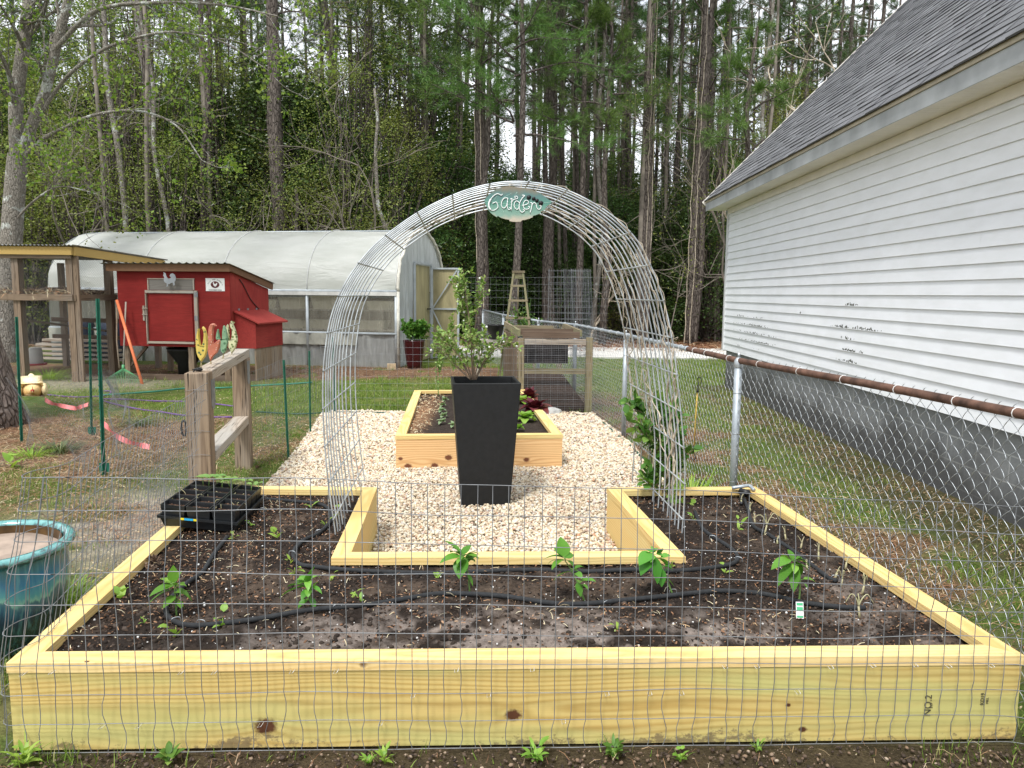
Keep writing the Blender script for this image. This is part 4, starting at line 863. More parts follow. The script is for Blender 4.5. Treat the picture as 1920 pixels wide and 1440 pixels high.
cb=nt.nodes.new('ShaderNodeCombineXYZ'); L(nt,math_(nt,'ADD',s3.outputs[0],s3.outputs[1]),cb.inputs[0]); L(nt,math_(nt,'ADD',s3.outputs[2],.12),cb.inputs[1])
bt=nt.nodes.new('ShaderNodeTexBrick'); L(nt,cb.outputs[0],bt.inputs['Vector']); bt.inputs['Scale'].default_value=1; bt.inputs['Brick Width'].default_value=.42; bt.inputs['Row Height'].default_value=.205; bt.inputs['Mortar Size'].default_value=.006; bt.inputs['Color1'].default_value=(.27,.28,.28,1); bt.inputs['Color2'].default_value=(.22,.23,.235,1); bt.inputs['Mortar'].default_value=(.42,.43,.42,1)
n1=noise(nt,1.3,5,at,rough=.65); n2=noise(nt,60,3,at)
dirt=math_(nt,'MULTIPLY',ramp_f(nt,math_(nt,'ADD',math_(nt,'MULTIPLY',n1.outputs[0],1.1),math_(nt,'MULTIPLY',s3.outputs[2],-1.15)),-.12,.35),.82)
cc=mixc(nt,dirt,bt.outputs[0],(.035,.034,.032)); cc=mixc(nt,.35,cc,ramp(nt,n2.outputs[0],[(.3,(.6,.6,.6)),(.7,(1.2,1.2,1.2))]),'MULTIPLY'); L(nt,cc,b.inputs['Base Color']); b.inputs['Roughness'].default_value=.95
bump(nt,b,bt.outputs['Fac'],-.5,.006)
mb.build('foundation',m,house)
# siding with true lap profile
mb=MB(); z=.68; ex=.1225; prof=[]
while z<3.10: prof+= [(0.0155,z),(0.015,z+.004),(.001,z+ex-.002)]; z+=ex
prof=[(0,.68)]+prof+[(0.0,3.17)]
cuts=[0,1.6,3.66,5.2,7.3,9.1,11.0,WL]
n_=len(prof); V=[wp(s,o,zz) for s in (0,WL) for o,zz in prof]
mb.add(V,[(i,n_+i,n_+i+1,i+1) for i in range(n_-1)])
m,nt,b=newmat('white_vinyl'); o=objc(nt); a=noise(nt,.5,4,o); a2=noise(nt,2.2,5,vmap(nt,o,(1,1,3)),rough=.65)
cc=mixc(nt,.5,ramp(nt,a.outputs[0],[(.3,(.78,.80,.83)),(.7,(.84,.86,.885))]),ramp(nt,a2.outputs[0],[(.35,(.86,.86,.84)),(.6,(1,1,1))]),'MULTIPLY'); L(nt,cc,b.inputs['Base Color']); b.inputs['Roughness'].default_value=.55; bump(nt,b,noise(nt,180,2,vmap(nt,o,(1,.2,1))).outputs[0],.08,.002)
M['vinyl']=m; mb.build('siding',m,house)
# panel seams
mb=MB(); r_=np.random.default_rng(2); rows_=int((3.1-.68)/ex)
for k in range(rows_):
    for s in (r_.uniform(1,6),r_.uniform(6,11)):
        z0=.68+k*ex
        if r_.uniform()<.55: mb.add([wp(s,.0165,z0+.003),wp(s+.004,.0175,z0+.003),wp(s+.004,.0045,z0+ex-.006),wp(s,.0035,z0+ex-.006)],[(0,1,2,3)])
mb.build('panel_seams',M['vinyl'],house,kind='stuff')
# back & gable walls
mb=MB(); ZR=7.2; RP=3.7
def quadb(mb,pts,mat=0): mb.add(pts,[tuple(range(len(pts)))],mat=mat)
quadb(mb,[wp(0,0,.68),wp(0,0,3.17),wp(0,-RP,ZR-.35),wp(0,-2*RP,3.17),wp(0,-2*RP,.68)]); mb.build('gable_wall',M['vinyl'],house); mb=MB(); quadb(mb,[wp(WL,0,.68),wp(WL,-2*RP,.68),wp(WL,-2*RP,3.17),wp(WL,-RP,ZR-.35),wp(WL,0,3.17)])
mb.build('gable_wall',M['vinyl'],house)
mb=MB(); mb.add([wp(-.035,.03,.66),wp(.05,.03,.66),wp(.05,-.06,.66),wp(-.035,-.06,.66),wp(-.035,.03,3.16),wp(.05,.03,3.16),wp(.05,-.06,3.16),wp(-.035,-.06,3.16)],BOXF)
mb.build('corner_trim',plain('trim_vinyl',(.62,.63,.63),.5,var=.05),house)
# soffit + frieze + fascia + drip edge
OH=.34; SZ=3.163; GE=.35
M['soffit']=plain('soffit_vinyl',(.82,.78,.70),.6,var=.06,scale=3)
mb=MB(); 
npan=int((WL+GE)/.075)
V=[];Fc=[]
ss_=np.linspace(-GE,WL,npan*2+1); 
for i,s in enumerate(ss_): zz=SZ+(.004 if i%2 else 0); V+=[wp(s,-.01,zz),wp(s,OH-.012,zz)]
mb.add(V,[(2*i,2*i+1,2*i+3,2*i+2) for i in range(len(ss_)-1)]); mb.build('soffit',M['soffit'],house)
def sbox(s0,s1,o0,o1,z0,z1):
    mb=MB(); mb.add([wp(s0,o0,z0),wp(s1,o0,z0),wp(s1,o1,z0),wp(s0,o1,z0),wp(s0,o0,z1),wp(s1,o0,z1),wp(s1,o1,z1),wp(s0,o1,z1)],BOXF,gc=[(s0,o0,z0),(s1,o0,z0),(s1,o1,z0),(s0,o1,z0),(s0,o0,z1),(s1,o0,z1),(s1,o1,z1),(s0,o1,z1)]); return mb
sbox(.05,WL,.014,.034,SZ-.10,SZ-.003).build('frieze_board',M['soffit'],house)
sbox(-GE,WL,OH-.012,OH,SZ-.012,SZ+.125).build('fascia',plain('grey_fascia',(.46,.48,.49),.45,.2,var=.18,scale=2.5),house)
sbox(-GE,WL,OH-.02,OH+.012,SZ+.127,SZ+.178).build('drip_edge',plain('tan_edge',(.45,.40,.30),.6,var=.15),house)
# roof
EA=wp(-GE,OH+.03,SZ+.165); 
pa=wp(-GE,OH,0); pb_=wp(-GE,OH-1,0); tgt=[P(x,y,pa,pb_) for x,y in ((1390,307),(1555,148),(1678,29))]
sl_a=np.mean([math.atan2(t[2]-EA[2],np.linalg.norm(t[:2]-EA[:2])) for t in tgt]); print('roof slope',math.degrees(sl_a))
run=OH+.03+RP; ris=run*math.tan(sl_a); SLn=math.hypot(run,ris); nc=int(SLn/.135)
mb=MB(); V=[];Fc=[]; r_=np.random.default_rng(5)
cs_,sn_=math.cos(sl_a),math.sin(sl_a)
def rp(s,d,h): q=wp(s,OH+.03-d*cs_-h*sn_*-1*-1,0); return np.array([wp(s,OH+.03-d*cs_+h*sn_,0)[0],wp(s,OH+.03-d*cs_+h*sn_,0)[1],SZ+.165+d*sn_+h*cs_])
for k in range(nc):
    d0=k*SLn/nc; d1=(k+1)*SLn/nc; s=-GE-r_.uniform(0,.1)*.1
    edges=[-GE]; 
    while edges[-1]<WL: edges.append(edges[-1]+r_.uniform(.12,.34))
    for a,b_ in zip(edges[:-1],edges[1:]):
        h=.009+ (.006 if r_.uniform()<.45 else 0)+r_.uniform(0,.0015); b_=min(b_,WL); cshade=r_.uniform(.75,1.15)
        mb.add([rp(a,d0-.004,.0),rp(b_,d0-.004,.0),rp(b_,d0-.004,h),rp(a,d0-.004,h),rp(b_,d1+.01,h*.25),rp(a,d1+.01,h*.25)],[(0,1,2,3),(3,2,4,5)],col=[cshade]*3)
m,nt,b=newmat('asphalt_shingle'); at=nd(nt,'ShaderNodeAttribute',attribute_name='Col').outputs['Color']; o=objc(nt); a1=noise(nt,1.2,4,o); a2=noise(nt,160,3,o,rough=.8)
cc=mixc(nt,1.,ramp(nt,a1.outputs[0],[(.3,(.10,.103,.11)),(.7,(.15,.153,.16))]),at,'MULTIPLY'); cc=mixc(nt,.8,cc,ramp(nt,a2.outputs[0],[(.3,(.35,.35,.35)),(.7,(1.7,1.7,1.7))]),'MULTIPLY'); L(nt,cc,b.inputs['Base Color']); b.inputs['Roughness'].default_value=.95; bump(nt,b,a2.outputs[0],.6,.004)
# far slope of the roof
mb.add([rp(-GE,-.0,-.006),rp(WL,-.0,-.006),rp(WL,SLn,-.006),rp(-GE,SLn,-.006)],[(0,1,2,3)],col=[.6]*3)
mb.add([wp(-GE,OH+.03-run,SZ+.165+ris),wp(WL,OH+.03-run,SZ+.165+ris),wp(WL,-2*RP-OH,SZ+.165),wp(-GE,-2*RP-OH,SZ+.165)],[(0,1,2,3)],col=[.9]*3)
mb.build('shingle_roof',m,house)
mb=MB(); q0=rp(-GE-.02,0,-.01);q1=rp(-GE-.02,SLn,-.01); beam(mb,q0-np.array([0,0,.05]),q1-np.array([0,0,.05]),.03,.12); mb.build('rake_board',M['soffit'],house)
# mildew streaks
mb=MB(); r_=np.random.default_rng(12)
for (px,py,n_,sx) in ((1420,585,10,14),(1410,604,50,26),(1417,613,40,22),(1425,630,34,26),(1390,636,10,8),(1436,645,10,16),(1385,608,14,6),(1596,565,22,10),(1578,602,36,14),(1625,606,40,22),(1590,623,14,12),(1595,644,30,14),(1600,662,40,30),(1388,584,12,6),(1503,574,8,1),(1432,632,26,12),(1420,614,26,16)):
    for k in range(n_):
        p=P(px+r_.normal(0,sx*.6),py+r_.normal(0,1.),WB0,WB1); s=(p[:2]-WA)@WD; kz=math.floor((p[2]-.68)/ex); zf=.68+kz*ex+abs(r_.normal(0,.009))+.004; t=(zf-.68-kz*ex)/ex; w_=r_.uniform(.006,.035); hh=r_.uniform(.005,.022)
        o0=.015-.014*t+.0014; o1=.015-.014*(t+hh/ex)+.0014; a_=r_.uniform(-.3,.3)*w_
        mb.add([wp(s,o0,zf),wp(s+w_,o0,zf),wp(s+w_*.8+a_,o1,zf+hh),wp(s+w_*.15+a_,o1,zf+hh*.8)],[(0,1,2,3)])
mb.build('mildew_marks',plain('mildew',(.07,.075,.05),.9,var=.5,scale=40),house,kind='stuff')
# ================================================================== CHAIN LINK FENCE
FZ=1.18
rail=[np.array([2.12,2.2,FZ]),G(1920,777,FZ),G(1640,722,FZ),G(1385,676,FZ),G(1174,628,FZ),G(1079,609,FZ),G(1010,602,FZ)]
rail2=[rail[-1],np.array([-.2,16.5,FZ]),np.array([-.78,20.,FZ+.03])]
def chain(line,name,lab,rusty,posts,dia=.078,far=False):
    root=empty(name,[line[0][0],line[0][1],0],lab,'fence')
    ln=np.array(line); LLn=np.concatenate([[0],np.cumsum(np.linalg.norm(np.diff(ln[:,:2],axis=0),axis=1))])
    def at_(s,z): return np.stack([np.interp(s,LLn,ln[:,0]),np.interp(s,LLn,ln[:,1]),z],-1)
    nrm=lambda s: None
    nw=int(LLn[-1]/(dia/2)); nzv=int((FZ-.02)/(dia/2)); zz=np.arange(nzv+1)*(FZ+.01)/nzv
    zf=np.repeat(zz,3)[:-2]; zf=np.interp(np.arange(len(zf))/3,np.arange(len(zz)),zz)
    W=[]
    for k in range(nw):
        ph=(np.arange(len(zz))+k)%2; sk=(k+ph)*dia/2; x_=np.interp(zf,zz,sk); cyc=np.interp(zf,zz,ph*1.)
        # rounded corners and the little twist at every knuckle
        x_=k*dia/2+dia/2*(.5-.5*np.cos(PI*cyc))*.55+dia/2*cyc*.45 if False else k*dia/2+dia/2*cyc
        p=at_(x_,zf); off=(.5-cyc)*.007*(1 if k%2 else -1); p[:,0]+=off+ (cyc*(1-cyc))*.012*np.where(np.gradient(cyc)>0,1,-1); W.append(p)
    mb=MB(); tubes(mb,np.array(W),.0016,4,ref=(0,1,0)); 
    mb.build('mesh',M['galv'],root)
    mb=MB()
    for i in range(len(posts)):
        x,y=posts[i]; tube(mb,[(x,y,-.1),(x,y,FZ-.02)],.028,16); 
        mb.build('post',M['pipe'],root); mb=MB()
        lathe(mb,(x,y,FZ-.05),[(.031,0),(.033,.02),(.031,.05),(.018,.07),(.0,.075)],16); tube(mb,[(x,y,FZ+.02),(x,y,FZ+.055)],.009,8)
        for k in range(24): pass
        for zz_ in (FZ*.25,FZ*.55,FZ*.8): lathe(mb,(x,y,zz_),[(.0295,0),(.031,.0025),(.0295,.005)],16)
        mb.build('post_cap',M['galv'],root); mb=MB()
    return root,at_,LLn
posts=[(G(1385,676,FZ)[0],G(1385,676,FZ)[1]),(rail[4][0],rail[4][1]),(rail[5][0],rail[5][1]),(rail[6][0],rail[6][1]),(2.12,2.2)]
cf,cat_,cl_=chain(rail,'chain_link_fence','long chain link fence with rusty near rail between the beds and the house',True,posts)
kr=G(1298,654,FZ); ks_=cl_[3]+np.linalg.norm(kr[:2]-rail[3][:2])
mb=MB(); ss_=np.linspace(0,ks_,30); tube(mb,cat_(ss_,np.full(30,FZ)),.021,14); mb.build('rusty_rail',M['rust'],cf)
mb=MB(); ss_=np.linspace(ks_,cl_[-1],40); tube(mb,cat_(ss_,np.full(40,FZ)),.019,14); mb.build('galvanised_rail',M['pipe'],cf)
mb=MB(); tube(mb,cat_(np.array([ks_-.03,ks_+.03]),np.full(2,FZ)),.0235,14); mb.build('rail_sleeve',M['pipe'],cf)
r_=np.random.default_rng(9)
tie=[]
s=.35
while s<cl_[-1]:
    mb=MB(); p=cat_(np.array([s]),np.array([FZ]))[0]; a=np.linspace(0,5.6,10); tube(mb,np.stack([p[0]+.0235*np.cos(a),p[1]+.006*np.sin(a*.5),p[2]+.0235*np.sin(a)],-1),.0022,5); s+=r_.uniform(.28,.5); mb.build('tie_wire',M['white'],cf)
# knuckled top ends
mb=MB(); s=.02; Wk=[]
while s<cl_[-1]:
    p=cat_(np.array([s]),np.array([FZ]))[0]; a=np.linspace(0,1,5); Wk.append(np.stack([p[0]+(.024+.004*np.sin(a*PI)),p[1]+.012*np.cos(a*PI*2),p[2]+.01+.022*np.sin(a*PI)],-1)); s+=.078
tubes(mb,np.array(Wk),.0016,4,ref=(1,0,0)); mb.build('wire_knuckles',M['galv'],cf,kind='stuff')
rf,rat,rl=chain(rail2,'chain_link_fence','distant chain link fence run from the corner post back to the greenhouse',False,[(-.2,16.5),(-.78,20)])
mb=MB(); tube(mb,[tuple(p) for p in rail2],.02,12); mb.build('rail',M['pipe'],rf)
# bungee cord
bp_=lambda x,y: P(x,y,posts[0],posts[1])+np.array([-.03,0,0])
bg_=empty('bungee_cord',bp_(1310,780),'yellow bungee cord with black hooks hanging on the chain link fence','bungee cord')
mb=MB(); tube(mb,[bp_(1315,730),bp_(1311,785),bp_(1308,842)],.0055,8); mb.build('cord',plain('yellow_cord',(.62,.42,.10),.8,var=.3,scale=60),bg_)
for pts,nm in (([(1308,842),(1308,850),(1311,857),(1307,863),(1302,859)],'hook'),([(1315,730),(1316,718),(1315,710),(1319,707),(1322,712),(1321,720)],'hook')):
    mb=MB(); tube(mb,smoothline([bp_(a,b_) for a,b_ in pts],4),.004,7); a,b_=pts[0]; tube(mb,[bp_(a,b_-(6 if b_>800 else -6)),bp_(a,b_)],.010,8); mb.build(nm,M['black'],bg_)
# ================================================================== COOP
M['red']=None
m,nt,b=newmat('barn_red'); at=nd(nt,'ShaderNodeAttribute',attribute_name='gc').outputs['Vector']; n1=noise(nt,1,4,vmap(nt,at,(3,30,30)),dist=1.2); n2=noise(nt,1.3,3,at); n3=noise(nt,1,4,vmap(nt,at,(6,90,90)),rough=.7)
cc=mixc(nt,.6,ramp(nt,n2.outputs[0],[(.3,(.175,.013,.012)),(.7,(.24,.023,.019))]),ramp(nt,n1.outputs[0],[(.35,(.75,.75,.75)),(.6,(1.1,1.1,1.1))]),'MULTIPLY'); L(nt,mixc(nt,math_(nt,'MULTIPLY',ramp_f(nt,n3.outputs[0],.66,.74),.5),cc,(.42,.12,.09)),b.inputs['Base Color']); b.inputs['Roughness'].default_value=.75; b.inputs['Specular IOR Level'].default_value=.2
M['red']=m
m2=m.copy(); m2.name='lighter_barn_red';  # same red in a lighter tone for side wall, nest box and lid
for n in m2.node_tree.nodes:
    if n.type=='VALTORGB' and abs(n.color_ramp.elements[0].color[0]-.175)<.01: n.color_ramp.elements[0].color=(.25,.025,.022,1); n.color_ramp.elements[1].color=(.34,.05,.04,1)
M['red_lighter']=m2
C0=D(219,520,14.0);C1=D(430,520,13.72); c0=C0[:2];c1=C1[:2]; cdir=nz(c1-c0); cn=np.array([-cdir[1],cdir[0]]) # cn points away from camera
CW=np.linalg.norm(c1-c0); CDp=1.55; CZ0=.62; CZ1=1.99
def cpt(u,v,z): q=c0+cdir*u+cn*v; return np.array([q[0],q[1],z])
def cbox(mb,u0,u1,v0,v1,z0,z1,mat=0,axis='u',z2=None):
    z2=z1 if z2 is None else z2   # z1 front top, z2 back top
    V=[cpt(u0,v0,z0),cpt(u1,v0,z0),cpt(u1,v1,z0),cpt(u0,v1,z0),cpt(u0,v0,z1),cpt(u1,v0,z1),cpt(u1,v1,z2),cpt(u0,v1,z2)]
    g=[];o_=gofs()
    for (u,v,z) in ((u0,v0,z0),(u1,v0,z0),(u1,v1,z0),(u0,v1,z0),(u0,v0,z1),(u1,v0,z1),(u1,v1,z2),(u0,v1,z2)): g.append({'u':(u,v,z),'v':(v,u,z),'z':(z,u,v)}[axis])
    mb.add(V,BOXF,gc=np.array(g)*1.+o_*(0 if mat is None else 1))
def cuv(x,y,v=0.):
    a=cpt(0,v,0);b_=cpt(1,v,0); p=P(x,y,a,b_); return (p[:2]-c0)@cdir,p[2]
coop=empty('chicken_coop',cpt(CW/2,.7,0),'red painted wooden chicken coop on legs with side nest box','chicken coop')
mb=MB(); cbox(mb,0,CW,0,.03,CZ0,CZ1); mb.build('front_wall',M['red'],coop)
mb=MB(); cbox(mb,CW-.03,CW,.031,CDp,CZ0,CZ1,axis='z',z2=CZ1-.30); mb.build('side_wall',M['red_lighter'],coop)
mb=MB(); cbox(mb,0,.03,.031,CDp,CZ0,CZ1,axis='z',z2=CZ1-.30); cbox(mb,.031,CW-.031,CDp-.03,CDp,CZ0,CZ1-.3); mb.build('back_wall',M['red'],coop)
mb=MB(); cbox(mb,.031,CW-.031,.031,CDp-.031,CZ0+.002,CZ0+.03); mb.build('floor_board',M['wood_grey'],coop)
# corrugated roof
mb=MB(); V=[];nn_=120; uu=np.linspace(-.22,CW+.10,nn_)
for i,u in enumerate(uu): 
    ph=(u%.145)/.145; hgt_=.022 if ph<.22 else (.022*(1-(ph-.22)/.1) if ph<.32 else (0 if ph<.9 else .022*(ph-.9)/.1)); V+=[cpt(u,-.16,2.125+hgt_),cpt(u,CDp+.12,1.80+hgt_)]
mb.add(V,[(2*i,2*i+2,2*i+3,2*i+1) for i in range(nn_-1)]); M['tin']=plain('dull_tin_roof',(.33,.33,.32),.55,.3,var=.35,scale=5); mb.build('metal_roof',M['tin'],coop)
M['wood_trim']=wood('roof_trim',(.20,.11,.06),(.10,.05,.03),.4,ringf=500)
mb=MB(); cbox(mb,-.14,CW+.06,-.10,-.065,1.985,2.115); mb.build('front_fascia',M['wood_trim'],coop)
mb=MB(); beam(mb,cpt(CW+.04,-.06,2.055),cpt(CW+.04,CDp+.1,1.735),.035,.12); mb.build('side_fascia',M['wood_trim'],coop)
# grey panel window & door frame
def cpx(mb,x0,y0,x1,y1,v0,v1,axis='u'):
    u0,z1=cuv(x0,y0);u1,z0=cuv(x1,y1); cbox(mb,u0,u1,v0,v1,z0,z1,axis=axis)
mb=MB(); cpx(mb,280,524,362,544,-.012,-.001); mb.build('plywood_panel',wood('grey_plywood',(.20,.185,.165),(.13,.115,.10),.6,ringf=300),coop)
mb=MB(); cpx(mb,277,521.5,365,524,-.02,-.001); cpx(mb,277,524.2,280,543.5,-.02,-.001,'z'); cpx(mb,362,524.2,365,543.5,-.02,-.001,'z'); mb.build('window_frame',M['wood_grey'],coop)
door=MB(); cpx(door,280.5,550.5,364,640,-.018,-.001); door=door.build('door',M['red'],coop)
for nm,(x0,y0,x1,y1,ax_) in {'a':(274,544,365,550,'u'),'b':(274,550.2,280,645,'z'),'c':(280.2,639.5,366,645,'u'),'d':(365.2,545,375,645,'z')}.items():
    mb=MB(); cpx(mb,x0,y0,x1,y1,-.045,-.0015 if nm=='d' else -.002,ax_); mb.build('door_frame',M['wood_grey'],door)
for y_ in (553,597): 
    mb=MB(); cpx(mb,367,y_-5,373.5,y_+4,-.05,-.0455); mb.build('hinge',M['galv2'],door)
mb=MB(); cpx(mb,269.5,573,274,601,-.04,-.001,'z'); cpx(mb,270,577,280,578.5,-.062,-.0455); cpx(mb,270,588.5,280,590,-.062,-.0455); mb.build('latch',M['wood_grey'],door)
# nest box on the side
def npx(u,v,z): return cpt(CW+u,v,z)
NB0,NB1=.14,1.28; NW=.40; NZ=.60
mb=MB(); V=[npx(.001,NB0,NZ),npx(NW,NB0,NZ),npx(NW,NB1,NZ),npx(.001,NB1,NZ),npx(.001,NB0,1.24),npx(NW,NB0,1.06),npx(NW,NB1,1.06),npx(.001,NB1,1.24)]
mb.add(V,BOXF,gc=[(0,0,NZ),(0,NW,NZ),(1.1,NW,NZ),(1.1,0,NZ),(0,0,1.2),(0,NW,1.),(1.1,NW,1.),(1.1,0,1.2)]); nb=mb.build('nest_box',M['red_lighter'],coop)
mb=MB(); V=[];
for dz in (0,.028): V+=[npx(-.0,NB0-.05,1.262+dz),npx(NW+.09,NB0-.05,1.045+dz),npx(NW+.09,NB1+.05,1.045+dz),npx(-.0,NB1+.05,1.262+dz)]
mb.add([v+np.array([.004,0,0]) for v in V],BOXF,gc=V); mb.build('lid',M['red_lighter'],nb)
for v_ in (.3,.65,1.0): mb=MB(); beam(mb,npx(.008,v_-.03,1.305),npx(.008,v_+.03,1.305),.012,.035); mb.build('hinge',M['galv2'],nb)
mb=MB(); V=[npx(NW-.05,NB0+.03,0),npx(NW-.02,NB0+.03,0),npx(NW-.02,NB1,0),npx(NW-.05,NB1,0)]
mb.add(V+[v+np.array([0,0,NZ-.003]) for v in V],BOXF,gc=[(0,0,0),(0,0,.03),(0,1.1,.03),(0,1.1,0),(NZ,0,0),(NZ,0,.03),(NZ,1.1,.03),(NZ,1.1,0)]); mb.build('skirt_board',M['wood_post'],coop)
mb=MB(); cbox(mb,CW+.02,CW+NW-.055,NB0+.04,NB0+.06,0.,.12); mb.build('skirt_front',M['wood_brown'],coop)
mb=MB(); tube(mb,smoothline([npx(.012,.35,1.86),npx(.012,.5,1.75),npx(.015,.75,1.5),npx(.012,1.02,1.34),npx(.02,1.1,1.30)],4),.008,6); mb.build('cable',M['black'],coop)
for (u,v,w_) in ((.08,.1,.09),(.62,.25,.0),(CW*.63,.06,.10),(CW-.12,.08,.10),(.1,CDp-.12,.09),(CW-.12,CDp-.12,.09)):
    if w_: mb=MB(); beam(mb,cpt(u,v,0),cpt(u,v,CZ0-.002),w_,w_); mb.build('leg',M['wood_post'],coop)
mb=MB(); beam(mb,cpt(.12,.12,.25),cpt(.45,.12,.60),.04,.07,up=(0,1,0)); mb.build('brace',M['wood_brown'],coop)
mb=MB(); cbox(mb,.05,CW-.05,.04,.10,.0,.10); mb.build('base_beam',M['wood_brown'],coop)
# black tub under the coop
e_=MB(); lathe(e_,cpt(.95,.6,0),[(.0,.01),(.16,.01),(.17,.25),(.34,.5),(.36,.56),(.33,.55)],28); e_.build('feed_tub',M['black'],label='dark funnel shaped tub standing under the red coop',cat='tub')
for i_,(u_,v_,z_,L_,a_) in enumerate(((1.25,1.0,.05,.9,.1),(.45,1.1,.1,.7,-.2),(1.2,.75,.32,.25,.3))):
    pass
# rooster plaque
RS=[(605,165),(612,180),(604,192),(615,215),(610,240),(618,262),(640,275),(640,298),(634,306),(654,304),(652,280),(668,282),(680,270),(700,268),(706,296),(722,290),(716,262),(728,245),(730,215),(720,190),(700,175),(678,180),(668,200),(684,215),(664,232),(650,225),(636,205),(632,180),(622,170)]
def flatshape(pts,v0,th,mat,name,parent,sc=5.333,ox=200,oy=480,**k):
    mb=MB(); uz=[cuv(ox+a/sc,oy+b_/sc) for a,b_ in pts]; fr_=[cpt(u,v0,z) for u,z in uz]; bk=[cpt(u,v0+th,z) for u,z in uz]; n_=len(pts)
    mb.add(fr_+bk,[tuple(range(n_-1,-1,-1)),tuple(range(n_,2*n_))]+[(i,(i+1)%n_,n_+(i+1)%n_,n_+i) for i in range(n_)]); return mb.build(name,mat,parent,**k)
flatshape(RS,-.125,.006,plain('pewter',(.34,.36,.38),.5,.4,var=.15),'rooster_plaque',None,label='flat grey metal rooster cutout hung on the front of the red coop',cat='wall ornament')
# farm sign
fs=empty('farm_sign',cpt(cuv(404,533)[0],-.01,cuv(404,533)[1]),'small white farm fresh eggs sign with a hen oval on the red coop','sign')
mb=MB(); cpx(mb,385.6,521.6,421.8,546,-.006,-.0015); mb.build('sign_board',M['white'],fs)
brn=plain('maroon_print',(.10,.02,.02),.6,var=.1); inkb=plain('black_print',(.03,.02,.02),.6,var=.1)
mb=MB(); uc,zc_=cuv(403.6,533.7); an=np.linspace(0,2*PI,28)[:-1]; pts=[cpt(uc+.083*math.cos(a),-.0075,zc_+.060*math.sin(a)) for a in an]; mb.add(pts,[tuple(range(27))]); mb.build('oval',brn,fs)
hen=[(-.045,.028),(-.035,-.005),(-.02,-.025),(-.005,-.03),(-.005,-.042),(.005,-.042),(.005,-.03),(.022,-.022),(.034,0),(.036,.022),(.045,.026),(.036,.034),(.03,.045),(.02,.04),(.018,.018),(.0,.008),(-.02,.018),(-.03,.032)]
mb=MB(); mb.add([cpt(uc-a,-.0085,zc_+b_) for a,b_ in hen],[tuple(range(len(hen)))]); mb.build('hen_silhouette',M['white'],fs)
text_obj('FARM FRESH EGGS',.030,'lettering',inkb,cpt(uc,-.0082,zc_-.098),[*cdir,0],(0,0,1),fs)
for i,ch in enumerate('BILL AND SUSAN\'S'):
    a=PI*.5-(i-7)*.155; text_obj(ch,.031,'lettering',inkb,cpt(uc+.145*math.cos(a),-.0082,zc_-.045+.135*math.sin(a)),[*(cdir*math.sin(a)),-math.cos(a)],[*(cdir*math.cos(a)),math.sin(a)],fs) if ch!=' ' else None
# ================================================================== CHICKEN RUN
rp0=np.array([-7.80,13.5]); rdx=np.array([-1,.10]); rdx/=np.linalg.norm(rdx); rdy=np.array([.10,1.]); rdy/=np.linalg.norm(rdy)
def rpt(u,v,z): q=rp0+rdx*u+rdy*v; return np.array([q[0],q[1],z])
run_=empty('chicken_run',rpt(1,1.2,0),'open timber chicken run with wire sides, straw shelf and tin roof','chicken run')
for (u,v,w_,h_) in ((0,0,.12,2.26),(.16,.0,.0,0),(1.02,0,.13,2.26),(2.1,0,.12,2.26),(0,1.05,.12,2.24),(0,2.6,.1,2.2),(1.,2.6,.1,2.2),(2.1,2.6,.1,2.2)):
    if w_: mb=MB(); beam(mb,rpt(u,v,0),rpt(u,v,h_),w_,w_,up=(*rdy,0)); mb.build('post',M['wood_run'],run_)
mb=MB(); beam(mb,rpt(-.11,-.02,0),rpt(-.11,-.02,2.24),.09,.05,up=(*rdy,0)); mb.build('post',M['wood_run'],run_)
mb=MB(); beam(mb,rpt(-.13,-.13,2.31),rpt(2.6,-.13,2.33),.04,.14); mb.build('front_fascia',M['fascia_yel'],run_)
mb=MB(); beam(mb,rpt(.10-.24,-.10,2.31),rpt(-.14,2.75,2.19),.04,.15); mb.build('side_fascia',M['fascia_yel'],run_)
mb=MB(); beam(mb,rpt(-.08,-.085,2.21),rpt(2.6,-.085,2.215),.05,.06); mb.build('header',M['wood_run'],run_)
mb=MB(); V=[];uu=np.linspace(-.2,2.8,160)
for u in uu: hh=.013*math.sin(u/.075*2*PI)+.013; V+=[rpt(u,-.2,2.395+hh),rpt(u,2.8,2.27+hh)]
mb.add(V,[(2*i,2*i+1,2*i+3,2*i+2) for i in range(159)],smooth=True); mb.build('tin_roof',M['tin'],run_)
mb=MB(); beam(mb,rpt(-.06,-.08,1.50),rpt(2.6,-.08,1.50),.04,.11); mb.build('shelf_rail',M['wood_run'],run_)
mb=MB(); beam(mb,rpt(-.08,-.06,1.50),rpt(-.08,1.12,1.50),.04,.11); mb.build('shelf_rail',M['wood_run'],run_)
mb=MB(); V=[rpt(0.06,-.05,1.54),rpt(2.3,-.05,1.54),rpt(2.3,1.1,1.54),rpt(.06,1.1,1.54)]; mb.add(V+[v+np.array([0,0,.02]) for v in V],BOXF,gc=V+V); mb.build('shelf',M['wood_brown'],run_)
mb=MB(); N=1100; u=rng.uniform(-.02,2.3,N);v=rng.uniform(-.10,1.,N); pp=np.array([rpt(a,b_,1.57) for a,b_ in zip(u,v)]); pp[:,2]+=rng.uniform(0,.08,N)*(rng.uniform(0,1,N)); ln_=rng.uniform(.08,.26,N)
scatter(mb,ND,NDF,pp,rotmats(rng.uniform(0,6.28,N),rng.normal(-.1,.4,N),rng.uniform(-.5,.5,N)),np.stack([np.full(N,.007),ln_,ln_],1)); mb.build('straw',shred,run_,kind='stuff')
